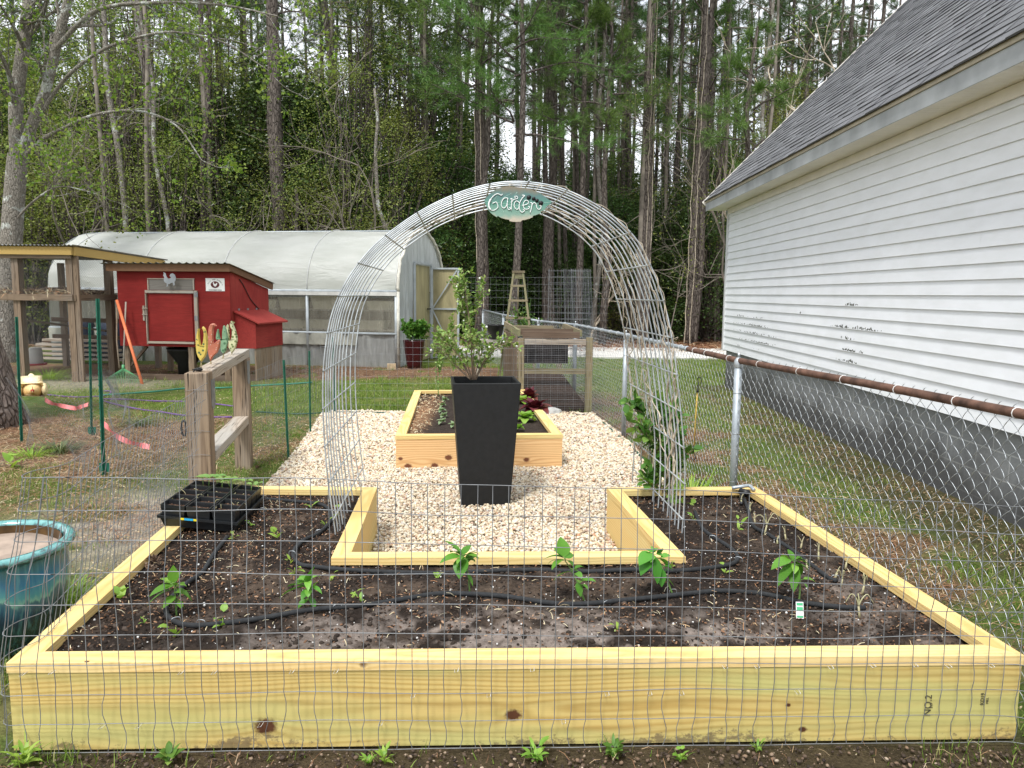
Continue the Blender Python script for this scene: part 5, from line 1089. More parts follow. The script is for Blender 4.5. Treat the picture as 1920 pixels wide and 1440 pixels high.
for i,(a,b_,z) in enumerate((((.05,-.0),(.95,.05),1.64),((-.02,.15),(-.0,.9),1.60))): mb=MB(); tube(mb,[rpt(a[0]+.25,a[1]+.3,z),rpt(b_[0]+.2,b_[1]+.35,z-.01)],.045,9); mb.build('perch_log',M['wood_brown'],run_)
for (z,v0) in ((.98,2.5),(.62,2.5)):
    mb=MB(); beam(mb,rpt(-.02,v0,z),rpt(2.3,v0,z+.03),.04,.09); mb.build('back_rail',M['wood_brown'],run_)
mb=MB(); beam(mb,rpt(.2,1.2,.85),rpt(1.6,.9,1.05),.10,.03); mb.build('ramp_board',M['wood_brown'],run_)
# wire netting on the run
def hexnet(mb,o,ux,w_,h_,c=.045,r=.0009,dz=0,seed=0,wob=0.,crumple=0.):
    nw=int(w_/(c*.5)); nzz=int(h_/(c*.5)); W=[]; z_=np.arange(nzz*2+1)*(h_/(nzz*2))
    for k in range(nw):
        ph=((np.arange(len(z_))//2)+k)%2; x_=(k+ph*.9)*c*.5
        off=(vnoise(x_*2+seed,z_*3,seed)-.5)*crumple; p=np.array(o)[None]+np.outer(x_,np.array(ux))+np.outer(z_,[0,0,1])
        nr_=np.array([-ux[1],ux[0],0]); p=p+off[:,None]*nr_; p[:,2]+= (vnoise(x_*1.7,z_*0+seed,seed+3)-.5)*wob*(z_/h_); W.append(p)
    tubes(mb,np.array(W),r,3,ref=(*np.cross([0,0,1],ux),) if False else (-ux[1],ux[0],0.01))
mb=MB(); hexnet(mb,rpt(2.4,-.04,0),(*(-rdx),0),2.4,2.2,.05,.0011); hexnet(mb,rpt(-.04,0,0),(*rdy,0),2.6,2.2,.05,.0011); mb.build('wire_netting',M['galv2'],run_)
# feeder
fe=empty('chicken_feeder',rpt(1.1,.95,.35),'hanging grey chicken feeder with a red tray inside the run','chicken feeder')
fc=D(68,684,14.6); mb=MB(); lathe(mb,(fc[0],fc[1],fc[2]+.03),[(.12,0),(.125,.02),(.115,.26),(.10,.30),(0,.31)],24); mb.build('hopper',plain('grey_plastic',(.42,.40,.38),.6,var=.1),fe)
mb=MB(); lathe(mb,fc,[(0,0),(.18,0),(.19,.03),(.17,.035),(.13,.028)],24); mb.build('tray',plain('red_plastic',(.35,.02,.03),.5),fe)
mb=MB(); tube(mb,[(fc[0],fc[1],fc[2]+.3),(fc[0],fc[1],1.535)],.004,5); mb.build('hanging_wire',M['galv2'],fe)
# stacked boards and a pair of dark barrels behind the run
wpile=empty('board_pile',(-9.6,17.0,0),'stack of old grey boards lying behind the chicken run','board pile')
for i in range(5): mb=MB(); beam(mb,(-8.6-.1*i,16.8+.04*i,.10+.1*i),(-11.2+.15*i,17.2,.10+.1*i+.01),.25,.05); mb.build('board',M['wood_grey'],wpile)
for i,(x,lb) in enumerate(((-10.2,'dark blue barrel seen through the chicken run, left one'),(-9.4,'dark blue barrel seen through the chicken run, right one'))):
    mb=MB(); lathe(mb,(x,17.9,0),[(0,.0),(.29,.0),(.3,.1),(.31,.3),(.3,.5),(.31,.7),(.3,.86),(.27,.92),(0,.92)],28); mb.build('barrel',plain('navy_barrel%d'%i,(.02,.03,.055),.5),label=lb,cat='barrel')
# ================================================================== tools against the coop
rk=empty('leaf_rake',D(232,715,13.3),'green fan leaf rake standing tines down against the red coop','rake')
top_=D(236,566,13.85); low=D(231,690,13.62); mb=MB(); tube(mb,[top_,low],.014,8); mb.build('handle',M['wood_grey'],rk)
M['rake_green']=plain('rake_green',(.10,.33,.15),.5,var=.1)
mb=MB()
for k in range(17):
    t=(k-8)/8; p1=D(232+t*21,703-6*(1-abs(t)),13.5); p2=D(232+t*37,722-6*t*t,13.32); p3=D(232+t*38,727-6*t*t,13.30); tube(mb,[low,p1,p2,p3],.0034,5)
mb.build('tines',M['rake_green'],rk)
mb=MB(); tube(mb,[D(231,684,13.62),D(231,694,13.6)],.026,8); mb.build('socket',M['rake_green'],rk)
mb=MB(); tube(mb,[D(219,563,13.85),D(222,620,13.72),D(268,722,13.3)],.024,10) if False else tube(mb,[D(219,563,13.85),D(267,721,13.25)],.026,10)
mb.build('orange_pole',plain('orange_plastic',(.75,.20,.08),.5,var=.08),label='long orange pole leaning against the left end of the red coop',cat='pole')
mb=MB(); tube(mb,[D(219,575,13.9),D(219,640,13.85),D(224,690,13.7)],.014,8); mb.build('wooden_handle',M['wood_post'],label='plain wooden tool handle leaning beside the rake, leftmost',cat='tool handle')
# ================================================================== GREENHOUSE
g0=np.array([-2.53,16.52]); gd=nz([.67,3.48]); gs=np.array([-gd[1],gd[0]]); GW=3.55; GLn=8.7   # gd across the end, gs along the side to the left
def gp(l,w_,z): q=g0+gs*l+gd*w_; return np.array([q[0],q[1],z])
green=empty('greenhouse',gp(GLn/2,GW/2,0),'long white plastic covered hoop greenhouse behind the red coop','greenhouse')
ZS=1.66; ZB=.74; ZT=3.05
def hoop(k=26):
    out=[]
    for i in range(k+1):
        t=i/k; a=PI*(1-t); x_=GW/2+GW/2*np.sign(math.cos(a))*abs(math.cos(a))**.92; z_=ZS+(ZT-ZS)*(math.sin(a)**.95)*(1-.0*abs(math.cos(a))); 
        if abs(t-.5)<.18: z_+=.07*(1-abs(t-.5)/.18)
        out.append((x_,z_))
    return out
HP=hoop()
m,nt,b=newmat('poly_film'); o=objc(nt); n1=noise(nt,1.2,5,vmap(nt,o,(.6,1,2.2)),rough=.6); n2=noise(nt,1.,4,vmap(nt,o,(1.0,1.6,6)),dist=2.2)
cc=ramp(nt,n1.outputs[0],[(.3,(.52,.54,.49)),(.65,(.70,.71,.67))]); L(nt,cc,b.inputs['Base Color']); b.inputs['Roughness'].default_value=.38; b.inputs['Specular IOR Level'].default_value=.5
bump(nt,b,n2.outputs[0],.45,.05)
tr=nt.nodes.new('ShaderNodeBsdfTranslucent'); tr.inputs[0].default_value=(.75,.77,.7,1); mx=nt.nodes.new('ShaderNodeMixShader'); mx.inputs[0].default_value=.4; L(nt,b.outputs[0],mx.inputs[1]); L(nt,tr.outputs[0],mx.inputs[2]); L(nt,mx.outputs[0],nt.nodes['Material Output'].inputs[0]); M['film']=m
def film2(name,col,alpha,rough=.4,sx=(3,3,12)):
    m,nt,b=newmat(name); o=objc(nt); n1=noise(nt,1.,5,vmap(nt,o,sx),rough=.65,dist=.6)
    L(nt,ramp(nt,n1.outputs[0],[(.3,tuple(c*.6 for c in col)),(.7,col)]),b.inputs['Base Color']); b.inputs['Roughness'].default_value=rough
    t=nt.nodes.new('ShaderNodeBsdfTransparent'); t.inputs[0].default_value=(.9,.9,.88,1); mx=nt.nodes.new('ShaderNodeMixShader'); L(nt,math_(nt,'MULTIPLY_ADD',n1.outputs[0],.4,alpha-.2),mx.inputs[0]); L(nt,t.outputs[0],mx.inputs[1]); L(nt,b.outputs[0],mx.inputs[2]); L(nt,mx.outputs[0],nt.nodes['Material Output'].inputs[0]); bump(nt,b,n1.outputs[0],.4,.03); return m
M['film_low']=film2('dirty_low_film',(.46,.47,.45),.68,.35,(7,7,1.2)); M['film_band']=film2('side_screen',(.34,.33,.27),.45,.5,(6,6,1)); M['film_end']=film2('end_film',(.58,.62,.63),.80,.35,(5,5,.8))
mb=MB(); nl=110; V=[];rr_=np.random.default_rng(3)
ll=np.linspace(-.04,GLn,nl)
for i,l in enumerate(ll):
    bay=(l%2.07)/2.07
    for j,(w_,z_) in enumerate(HP):
        sag=.045*math.sin(PI*bay)*(1 if 2<j<24 else .2); wr=(.030*math.sin(z_*24+l*2.2+2*math.sin(l*1.7))+.03*(vnoise(np.array(l*1.5+z_*3),np.array(z_*9-l*1.2+20),7)-.5))*math.sin(PI*bay)**.5*(j<13)
        cx=GW/2; dx=(w_-cx); s_=1-(sag+wr)/1.8
        V.append(gp(l,cx+dx*s_,ZS+(z_-ZS)*s_ if z_>ZS else z_))
k=len(HP); F_=np.array([[i*k+j,i*k+j+1,(i+1)*k+j+1,(i+1)*k+j] for i in range(nl-1) for j in range(k-1)])
mb.add(V,F_,smooth=True); mb.build('roof_film',M['film'],green)
# side wall, lower film, window band, purlins, posts, hoops
def sheet(l0,l1,z0,z1,w0,amp,mat,name,n=120,label=None):
    mb=MB(); V=[];kz=7
    for i in range(n):
        l=l0+(l1-l0)*i/(n-1)
        for j in range(kz): z_=z0+(z1-z0)*j/(kz-1); V.append(gp(l,w0+amp*(vnoise(np.array(l*5.),np.array(z_*1.5+7),4)-.5+.3*math.sin(l*21+z_*4)),z_))
    mb.add(V,np.array([[i*kz+j,(i+1)*kz+j,(i+1)*kz+j+1,i*kz+j+1] for i in range(n-1) for j in range(kz-1)]),smooth=True); return mb.build(name,mat,green)
sheet(0,GLn,.0,ZB-.02,.0,.06,M['film_low'],'lower_film')
sheet(.03,GLn,ZB+.02,ZS-.04,.02,.0,M['film_band'],'side_screen')
sheet(.9,GLn,ZB-.26,ZB+.0,-.045,.07,plain('old_film',(.42,.42,.36),.5,var=.25,scale=3),'rolled_film')
sheet(0,GLn,.0,ZS-.02,GW-.01,.05,M['film_end'],'rear_film')
M['frame_g']=plain('grey_frame',(.44,.48,.50),.5,.3,var=.12)
for z_ in (ZB,ZS): mb=MB(); tube(mb,[gp(-.02,-.02,z_),gp(GLn,-.02,z_)],.03 if z_==ZB else .035,8); mb.build('purlin',M['frame_g'],green)
mb=MB(); beam(mb,gp(-.02,-.04,ZS-.05),gp(GLn,-.04,ZS-.05),.03,.08); mb.build('film_track',plain('pale_track',(.60,.60,.56),.5,var=.15),green)
mb=MB(); tube(mb,[gp(0,GW/2,ZT+.05),gp(GLn,GW/2,ZT+.05)],.02,6); mb.build('ridge_pole',M['frame_g'],green)
for i in range(5):
    l=.0+i*2.07
    if l>GLn: break
    mb=MB(); tube(mb,[gp(l,-.01,0),gp(l,-.01,ZS)],.035,10); mb.build('post',M['frame_g'],green)
    mb=MB(); tube(mb,[gp(l,GW/2+(w_-GW/2)*1.004,ZS+(z_-ZS)*1.004) for w_,z_ in HP],.013,8); mb.build('hoop',plain('hoop_pipe',(.52,.53,.51),.5,.1,var=.08) if i==0 else bpy.data.materials['hoop_pipe'],green)
# end wall with door opening
DO0,DO1=.33*GW,.70*GW; DH=2.30
mb=MB(); kz=14
def endsheet(w0,w1,zf0,zf1,n=16):
    V=[]
    for i in range(n):
        w_=w0+(w1-w0)*i/(n-1); zt=zf1(w_) if callable(zf1) else zf1
        for j in range(kz): z_=zf0+(zt-zf0)*j/(kz-1); V.append(gp(-.0-.02*math.sin(w_*19+z_*2)*math.sin(w_*5+1),w_,z_))
    mb.add(V,np.array([[i*kz+j,i*kz+j+1,(i+1)*kz+j+1,(i+1)*kz+j] for i in range(n-1) for j in range(kz-1)]),smooth=True)
hz=lambda w_: np.interp(w_,[p[0] for p in HP],[p[1] for p in HP])
endsheet(0.0,DO0,0,hz); endsheet(DO1,GW,0,hz); endsheet(DO0,DO1,DH,hz)
mb.build('end_film',M['film_end'],green,kind=None)
endfar=MB(); V=[gp(GLn,w_,z_) for w_,z_ in [(0,0)]+HP+[(GW,0)]]; endfar.add(V,[tuple(range(len(V)))]); endfar.build('far_end_film',M['film_end'],green)
mb=MB(); q=smoothline([gp(-.05,w_,z_) for w_,z_ in HP],2); q=q+np.random.default_rng(1).normal(0,.008,q.shape); tube(mb,q,.035,7); tube(mb,[gp(-.04,0,0),gp(-.04,0,ZS)],.04,8); mb.build('end_batten',plain('cream_wrap',(.62,.60,.52),.7,var=.2,scale=9),green)
for w_ in (DO0,DO1): mb=MB(); beam(mb,gp(-.04,w_,0),gp(-.04,w_,DH+.02),.05,.05,up=(0,1,0)); mb.build('door_post',M['frame_g'],green)
mb=MB(); beam(mb,gp(-.04,DO0,DH+.03),gp(-.04,DO1,DH+.03),.05,.05); mb.build('door_header',M['frame_g'],green)
mt=film2('tan_panel',(.40,.35,.19),.93,.45,(4,4,.7)); M['tan']=mt
dr=MB(); dq=[gp(-.0,DO0+.03,.02),gp(0,DO1-.03,.02),gp(0,DO1-.03,DH-.01),gp(0,DO0+.03,DH-.01)]; off_=gs*-1; dr.add(dq+[p+np.array([*(gs*.03),0]) for p in dq],BOXF); dr.build('inner_panel',mt,green)
# swung open door
hx=gp(-.06,DO1,0)[:2]; dd_=nz([.98,-.12]); DWd=.66
dl=lambda u,z,n=0.: np.array([hx[0]+dd_[0]*u-dd_[1]*n*-1,hx[1]+dd_[1]*u-n,z])
dor=MB(); dor.add([dl(.02,.04),dl(DWd,.04),dl(DWd,2.24),dl(.02,2.24),dl(.02,.04,-.02),dl(DWd,.04,-.02),dl(DWd,2.24,-.02),dl(.02,2.24,-.02)],BOXF); dor=dor.build('door',mt,green)
mb=MB()
for a,b_ in (((.0,.02),(.0,2.26)),((DWd,.02),(DWd,2.26))): beam(mb,dl(a[0],a[1],.02),dl(b_[0],b_[1],.02),.05,.04,up=(0,1,0))
mb.build('door_stile',M['frame_g'],dor)
mb=MB()
for a,b_ in (((.02,2.24),(DWd,2.24)),((.02,1.25),(DWd,1.25)),((.02,.05),(DWd,.05))): beam(mb,dl(a[0],a[1],.025),dl(b_[0],b_[1],.025),.035,.04)
mb.build('door_rail',M['frame_g'],dor)
mb=MB(); beam(mb,dl(.03,1.28,.045),dl(DWd-.03,2.2,.045),.03,.03,up=(0,1,0)); beam(mb,dl(.03,1.2,.045),dl(.34,.55,.045),.03,.03,up=(0,1,0)); mb.build('door_brace',M['frame_g'],dor)
mb=MB(); beam(mb,gp(-.05,DO0+.95,1.25),gp(-.05,DO0+1.2,1.25),.02,.03); mb.build('latch',M['black'],green)
# shelves with tubs inside
M['tub']=plain('cream_tub',(.75,.70,.55),.5,var=.1)
for zz_ in (.78,1.22):
    mb=MB(); V=[gp(.15,.35,zz_),gp(.15,.95,zz_),gp(4.6,.95,zz_),gp(4.6,.35,zz_)][::-1]; mb.add(V+[v+np.array([0,0,.03]) for v in V],BOXF,gc=V+V); mb.build('shelf',M['wood_grey'],green)
r_=np.random.default_rng(8)
for l,zz_,w_,h_ in ((.5,.81,.9,.2),(1.55,.81,.9,.2),(.35,1.25,.5,.2),(.95,1.25,.45,.18),(1.6,1.25,.6,.3),(2.4,.81,.6,.2),(2.5,1.25,.5,.26),(3.3,1.25,.5,.2),(3.4,.81,.7,.25)):
    mb=MB(); V=[gp(l,.45,zz_),gp(l,.8,zz_),gp(l+w_*.9,.8,zz_),gp(l+w_*.9,.45,zz_)][::-1]; T_=[gp(l-.05,.42,zz_+h_),gp(l-.05,.85,zz_+h_),gp(l+w_,.85,zz_+h_),gp(l+w_,.42,zz_+h_)][::-1]; mb.add(V+T_,BOXF); mb.build('storage_tub',M['tub'],green)
mb=MB(); V=[gp(.2,GW*.6,.0),gp(.2,GW*.62,0),gp(GLn-.2,GW*.62,0),gp(GLn-.2,GW*.6,0)][::-1]; mb.add(V+[v+np.array([0,0,1.5]) for v in V],BOXF,gc=V+V); mb.build('inner_bench',M['wood_brown'],green)
# red pot with plant, pale block
rpx=D(777,690,16.45); rpx[2]=0; pt=empty('red_planter',rpx,'tall dark red glazed planter by the greenhouse door','planter')
mb=MB(); lathe(mb,rpx,[(0,0),(.15,0),(.17,.1),(.225,.5),(.24,.60),(.245,.62),(.225,.62),(.21,.56),(0,.55)],32); mb.build('pot',plain('oxblood_glaze',(.045,.004,.007),.2,var=.2,spec=.6),pt)
b_=rpx+[0,0,.56]
sh=shrub([[b_,b_+[r_.normal(0,.08),r_.normal(0,.08),.20],b_+[r_.normal(0,.19),r_.normal(0,.15),.30+.22*r_.uniform()]] for k in range(18)],30,10,.085,M['stem_green'],M['leaf_vine'],'potted_shrub','bushy green plant growing in the dark red planter','shrub',b_,twig=.12,asp=.72,seed=4,r0=.008)
mb=MB(); c_=G(734,693,0); beam(mb,c_+[-.09,0,.06],c_+[.09,.03,.06],.12,.13); mb.build('stone_block',plain('tan_block',(.52,.40,.25),.9,var=.2,scale=20,bmp=.4),label='small tan stone block lying in front of the greenhouse corner',cat='block')
# ================================================================== WOODEN BIN
q0=G(970,775,0);fr_=G(1101,775,0); Bf=10.42
bx0=-(0);
BL0=np.array([.12,10.42]);BR0=np.array([1.03,10.42]);vd=nz([-.16,1.95]); BLb=BL0+vd*1.95+[-.06,0];BRb=BR0+vd*1.95+[-.1,0]
binn=empty('compost_bin',[(BL0[0]+BRb[0])/2,11.4,0],'weathered open topped wooden garden bin with wire mesh sides','garden bin')
def b3(p,z): return np.array([p[0],p[1],z])
for p,w_,h_,mt in ((BL0,.09,1.03,'wood_moss'),(BR0+[.03,0],.09,1.05,'wood_moss'),(BLb,.09,1.08,'wood_moss'),(BRb,.09,1.08,'wood_moss'),((BL0+BLb)/2,.08,1.02,'wood_moss')):
    mb=MB(); beam(mb,b3(p,0),b3(p,h_),w_,w_,up=(0,1,0)); mb.build('post',M[mt],binn)
for z_,mt in ((.99,'wood_grey'),(.585,'wood_moss')):
    mb=MB(); beam(mb,b3(BL0+[.05,-.03],z_),b3(BR0+[-.02,-.03],z_),.04,.075); mb.build('front_rail',M[mt],binn)
mb=MB(); beam(mb,b3(BL0+[-.03,.08],.52),b3(BLb+[-.03,-.08],.52),.03,.9) if False else None
for a,bq_,z0,z1,mt in ((BL0+[.02,.05],BR0+[-.10,.05],1.035,1.125,'wood_brown'),(BL0+[.0,.62],BR0+[-.14,.62],1.05,1.14,'wood_brown'),(BLb+[.05,.0],BRb+[-.05,0],1.03,1.13,'wood_moss')):
    mb=MB(); beam(mb,b3(a,(z0+z1)/2),b3(bq_,(z0+z1)/2),.035,z1-z0); mb.build('top_board',M[mt],binn)
for a,bq_ in ((BL0+[-.03,.10],BLb+[-.02,-.06]),(BR0+[-.08,.10],BRb+[.0,-.05])):
    mb=MB(); beam(mb,b3(a,1.10),b3(bq_,1.15),.035,.09); mb.build('side_cap',M['wood_moss'],binn)
for k in range(4):
    for sgn_ in (0,):
        a=BL0+(BLb-BL0)*(.06+k*.235)+[-.055,0]; c_=BL0+(BLb-BL0)*(.06+k*.235+.20)+[-.055,0]; mb=MB(); V=[b3(a,.05),b3(a+[.02,0],.05),b3(c_+[.02,0],.05),b3(c_,.05)]; mb.add(V+[v+np.array([0,0,1.0]) for v in V],BOXF,gc=np.array([[v[2],v[1],v[0]] for v in V]+[[v[2]+1,v[1],v[0]] for v in V])+gofs()); mb.build('side_board',M['wood_brown'],binn)
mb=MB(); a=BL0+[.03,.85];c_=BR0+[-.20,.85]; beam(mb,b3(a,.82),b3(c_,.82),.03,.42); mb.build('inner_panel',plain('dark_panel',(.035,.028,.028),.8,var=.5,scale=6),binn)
mb=MB(); V=[b3(BL0+[.05,.05],.0),b3(BR0+[0,.05],0),b3(BRb,0),b3(BLb,0)]; mb.add(V+[v+np.array([0,0,.42 if i>1 else .10]) for i,v in enumerate(V)],BOXF,col=(.05,.035,.028)); mb.build('compost',M['soil'],binn,kind='stuff')
mb=MB(); nx_=36;nz_=40; xs_=np.linspace(0,1,nx_); A_=BL0+[.04,-.052];B_=BR0+[.0,-.052]
tubes(mb,np.array([[b3(A_+(B_-A_)*t,.0),b3(A_+(B_-A_)*t,.5),b3(A_+(B_-A_)*t,1.0)] for t in xs_]),.0007,3,ref=(0,1,0)); tubes(mb,np.array([[b3(A_,z_),b3((A_+B_)/2,z_),b3(B_,z_)] for z_ in np.linspace(.02,1.,nz_)]),.0009,3,ref=(0,1,0)); mb.build('wire_mesh',M['galv2'],binn)
mb=MB(); lathe(mb,[*G(1035,777,0)[:2],-.02],[(.14,0),(.15,.04),(.12,.09),(.05,.115),(0,.118)],9,smooth=False); o_=mb.build('rock',plain('grey_rock',(.42,.42,.40),.85,var=.2,scale=18,bmp=.4),label='angular pale grey stone on the gravel by the wooden bin',cat='rock')
weed(1070,768,0.02,.11,77,'small green weed growing in front of the wooden bin mesh','weeds in the yard',mat='leaf_vine',n=9,round_=True)
# obelisk trellis
OY=13.7; oc=D(971,600,OY)[:2]; ob=empty('obelisk_trellis',b3(oc,0),'weathered wooden pyramid trellis with square cap behind the bin','trellis')
hw=lambda z: .34-(.34-.085)*z/2.02
for i,j in ((-1,-1),(1,-1),(1,1),(-1,1)): mb=MB(); beam(mb,b3(oc+np.array([i,j])*hw(0),0),b3(oc+np.array([i,j])*hw(2.02),2.02),.035,.035); mb.build('leg',M['wood_moss'],ob)
for z_ in (.6,.92,1.21,1.52,1.78):
    for a,b_ in (((-1,-1),(1,-1)),((1,-1),(1,1)),((1,1),(-1,1)),((-1,1),(-1,-1))):
        mb=MB(); e_=1.25; a_=b3(oc+np.array(a)*hw(z_)*1.12,z_);c_=b3(oc+np.array(b_)*hw(z_)*1.12,z_); beam(mb,a_,c_,.018,.035); mb.build('rung',M['wood_moss'],ob)
mb=MB(); beam(mb,b3(oc-[.085,0],1.96),b3(oc+[.085,0],1.96),.17,.10); mb.build('cap_block',M['wood_moss'],ob)
mb=MB(); beam(mb,b3(oc-[.115,0],2.03),b3(oc+[.115,0],2.03),.23,.035); mb.build('cap',M['wood_moss'],ob)
mb=MB(); tube(mb,[b3(oc,1.1),b3(oc,1.95)],.012,6); mb.build('centre_stake',M['wood_moss'],ob)
r_=np.random.default_rng(15)
shrub([[b3(oc+r_.normal(0,.25,2),.0),b3(oc+r_.normal(0,.3,2),.8),b3(oc+r_.normal(0,.33,2),1.2+.5*r_.uniform())] for k in range(8)],8,6,.06,M['stem_green'],M['leaf_vine'],'climbing_vine','loose green vine scrambling over the wooden pyramid trellis','vine',b3(oc,0),twig=.2,asp=.6,seed=6,r0=.006)
bk=D(929,640,13.2); mb=MB(); lathe(mb,(bk[0],bk[1],.85),[(0,0),(.11,0),(.15,.24),(.155,.25),(.14,.25),(.105,.02)],24); mb.build('bucket',M['black'],label='black plastic bucket up on the bin by the pyramid trellis',cat='bucket')
mb=MB(); beam(mb,(bk[0]-.35,bk[1],.82),(bk[0]+.35,bk[1],.82),.35,.05);  
for sx_ in (-.3,.3): beam(mb,(bk[0]+sx_,bk[1],0),(bk[0]+sx_,bk[1],.794),.06,.06)
mb.build('potting_table',M['wood_grey'],label='small grey wooden stand holding the black bucket',cat='table')
# ================================================================== wire fences beyond the bed
def gridfence(p0,p1,h,cs,ch,r,name,lab,mat,cat='wire fence',z0=.0,jit=.006,seed=1):
    p0=np.array(p0,float);p1=np.array(p1,float); Ln=np.linalg.norm(p1-p0); n_=int(Ln/cs); r_=np.random.default_rng(seed); mb=MB(); d=(p1-p0)/Ln; nn=np.array([-d[1],d[0]])
    zz=np.linspace(0,h,7); C_=[]
    for k in range(n_+1):
        t=k*cs; w_=np.cumsum(r_.normal(0,jit*.5,7)); q=p0[None]+d[None]*(t+r_.normal(0,jit)+w_*.5)[:,None]+nn[None]*w_[:,None]; C_.append(np.concatenate([q,(zz+z0)[:,None]],1))
    tubes(mb,np.array(C_),r,3,ref=(nn[0],nn[1],0.01)); m_=int(h/ch)+1; R_=[]
    for k in range(m_):
        t=np.linspace(0,Ln,24); w_=(vnoise(t*1.5,t*0+k,seed)-.5)*.05*k/m_; q=p0[None]+d[None]*t[:,None]+nn[None]*w_[:,None]; R_.append(np.concatenate([q,(np.full(24,min(h,k*ch)+z0)+w_*.4)[:,None]],1))
    tubes(mb,np.array(R_),r,3,ref=(0,0,1)); return mb.build(name,mat,label=lab,cat=cat)
gridfence((-2.62,10.32),(1.1,10.34),1.05,.105,.10,.0016,'wire_fence','thin welded wire fence along the back edge of the gravel',M['galv2'])
gridfence((-2.42,6.9),(-2.62,10.3),.9,.05,.10,.0011,'wire_fence','low wire fence strung on green posts left of the gravel',M['galv2'],seed=4)
gridfence((-.9,14.8),(1.75,13.9),1.95,.105,.13,.0015,'wire_fence','tall wire mesh fence panel behind the pyramid trellis',M['galv2'],jit=.012,seed=5)
mb=MB(); rc=D(1085,600,13.4); C_=[];R_=[]
for q_,(rr_,cx_) in enumerate(((.26,0),(.16,.05),(.22,-.34))):
    for k in range(18 if q_<2 else 11): a=k/18*2*PI; C_.append([[rc[0]+cx_+rr_*math.cos(a),rc[1]+rr_*.8*math.sin(a),.0],[rc[0]+cx_+rr_*math.cos(a)*.97+.01,rc[1]+rr_*.8*math.sin(a),1.1],[rc[0]+cx_-.05*(q_<2)+rr_*math.cos(a)*.92,rc[1]+rr_*.8*math.sin(a),2.08]])
    for k in range(20): z_=.05+k*.105; a=np.linspace(0,2*PI,22); R_.append(np.stack([rc[0]+cx_-.045*z_/2*(q_<2)+rr_*np.cos(a),rc[1]+rr_*.8*np.sin(a),np.full(22,z_)],-1))
tubes(mb,np.array(C_),.0022,4,ref=(0,1,0)); tubes(mb,np.array(R_),.0015,4,ref=(0,0,1)); mb.build('wire_roll',M['galv2'],label='upright roll of grey wire fencing standing beyond the fence corner',cat='wire roll')
# ================================================================== GATE FRAME
Y1,Y2=5.28,6.9; ga=D(376,800,Y1);gb=D(455,780,Y2); ZG=1.075
gate=empty('gate_frame',[(ga[0]+gb[0])/2,6.1,0],'weathered timber gate frame with thick front post beside the seed tray','gate frame')
gdv=nz(gb[:2]-ga[:2]); PW=.155
mb=MB(); beam(mb,b3(ga,0),b3(ga,ZG),PW,PW,up=(*gdv,0)); p_=mb.build('front_post',M['wood_post'],gate); bm=p_.modifiers.new('b','BEVEL'); bm.width=.008; bm.segments=2
mb=MB(); beam(mb,b3(gb,0),b3(gb,ZG-.04),.14,.14,up=(*gdv,0)); p_=mb.build('rear_post',M['wood_post'],gate); bm=p_.modifiers.new('b','BEVEL'); bm.width=.008; bm.segments=2
mb=MB(); beam(mb,b3(ga[:2]+gdv*(PW/2+.001),ZG-.03)+[.015,0,0],b3(gb[:2]+gdv*.07,ZG-.0),.13,.075); p_=mb.build('top_rail',M['wood_grey'],gate); bm=p_.modifiers.new('b','BEVEL'); bm.width=.006; bm.segments=2
m1=D(400,868,Y1+.1);m2=D(455,812,Y2); mb=MB(); beam(mb,b3(ga[:2]+gdv*(PW/2+.002),.46)+[.02,0,0],b3(gb[:2]-gdv*.072,.47),.13,.075); p_=mb.build('middle_rail',M['wood_grey'],gate); bm=p_.modifiers.new('b','BEVEL'); bm.width=.006; bm.segments=2
gn=np.array([gdv[1],-gdv[0]])
for a_,zc0 in ((gb[:2]-gdv*.075,.97),(ga[:2]+gdv*(PW/2+.003),.97)):
    mb=MB(); q=a_+gn*.078; V=[b3(q-gdv*.07,ZG-.06),b3(q+gdv*.05,ZG-.06),b3(q+gdv*.05,ZG-.24),b3(q+gdv*.02,ZG-.27),b3(q-gdv*.045,ZG-.27),b3(q-gdv*.07,ZG-.24)]; V2=[v+np.array([*(gn*.003),0]) for v in V]
    mb.add(V+V2,[tuple(range(5,-1,-1)),tuple(range(6,12))]+[(i,(i+1)%6,6+(i+1)%6,6+i) for i in range(6)]); mb.build('metal_bracket',M['galv2'],gate)
mb=MB(); lp=D(352,800,Y1)+np.array([-.012,-.02,0]); tube(mb,smoothline([lp+[0,0,.05],lp+[-.02,0,.03],lp+[-.022,0,-.04],lp+[0,0,-.06],lp+[.008,0,0],lp+[0,0,.05]],4),.007,7); mb.build('latch_handle',M['black'],gate)
mb=MB()
for z_ in (.95,.78,.66,.49,.34,.21): 
    c_=ga[:2]; w2=PW/2+.002; rr4=[b3(c_+gn*w2-gdv*w2,z_+.01),b3(c_-gn*w2-gdv*w2,z_-.01)]; tube(mb,smoothline([b3(c_-gn*w2-gdv*w2,z_),b3(c_-gdv*(w2+.006),z_+.012),b3(c_+gn*w2-gdv*w2,z_+.004)],4),.0012,4)
mb.build('binding_wire',M['galv2'],gate,kind='stuff')
mb=MB(); c_=D(375,703,Y1+.02); c_[2]=ZG+.012; r_=np.random.default_rng(2)
for k in range(5): q=[c_+r_.normal(0,.02,3)*[1,1,.3] for j in range(5)]; tube(mb,smoothline(q,4),.0045,5)
mb.build('black_clip',M['black'],label='tangle of black plastic clips on top of the thick gate post',cat='clip')
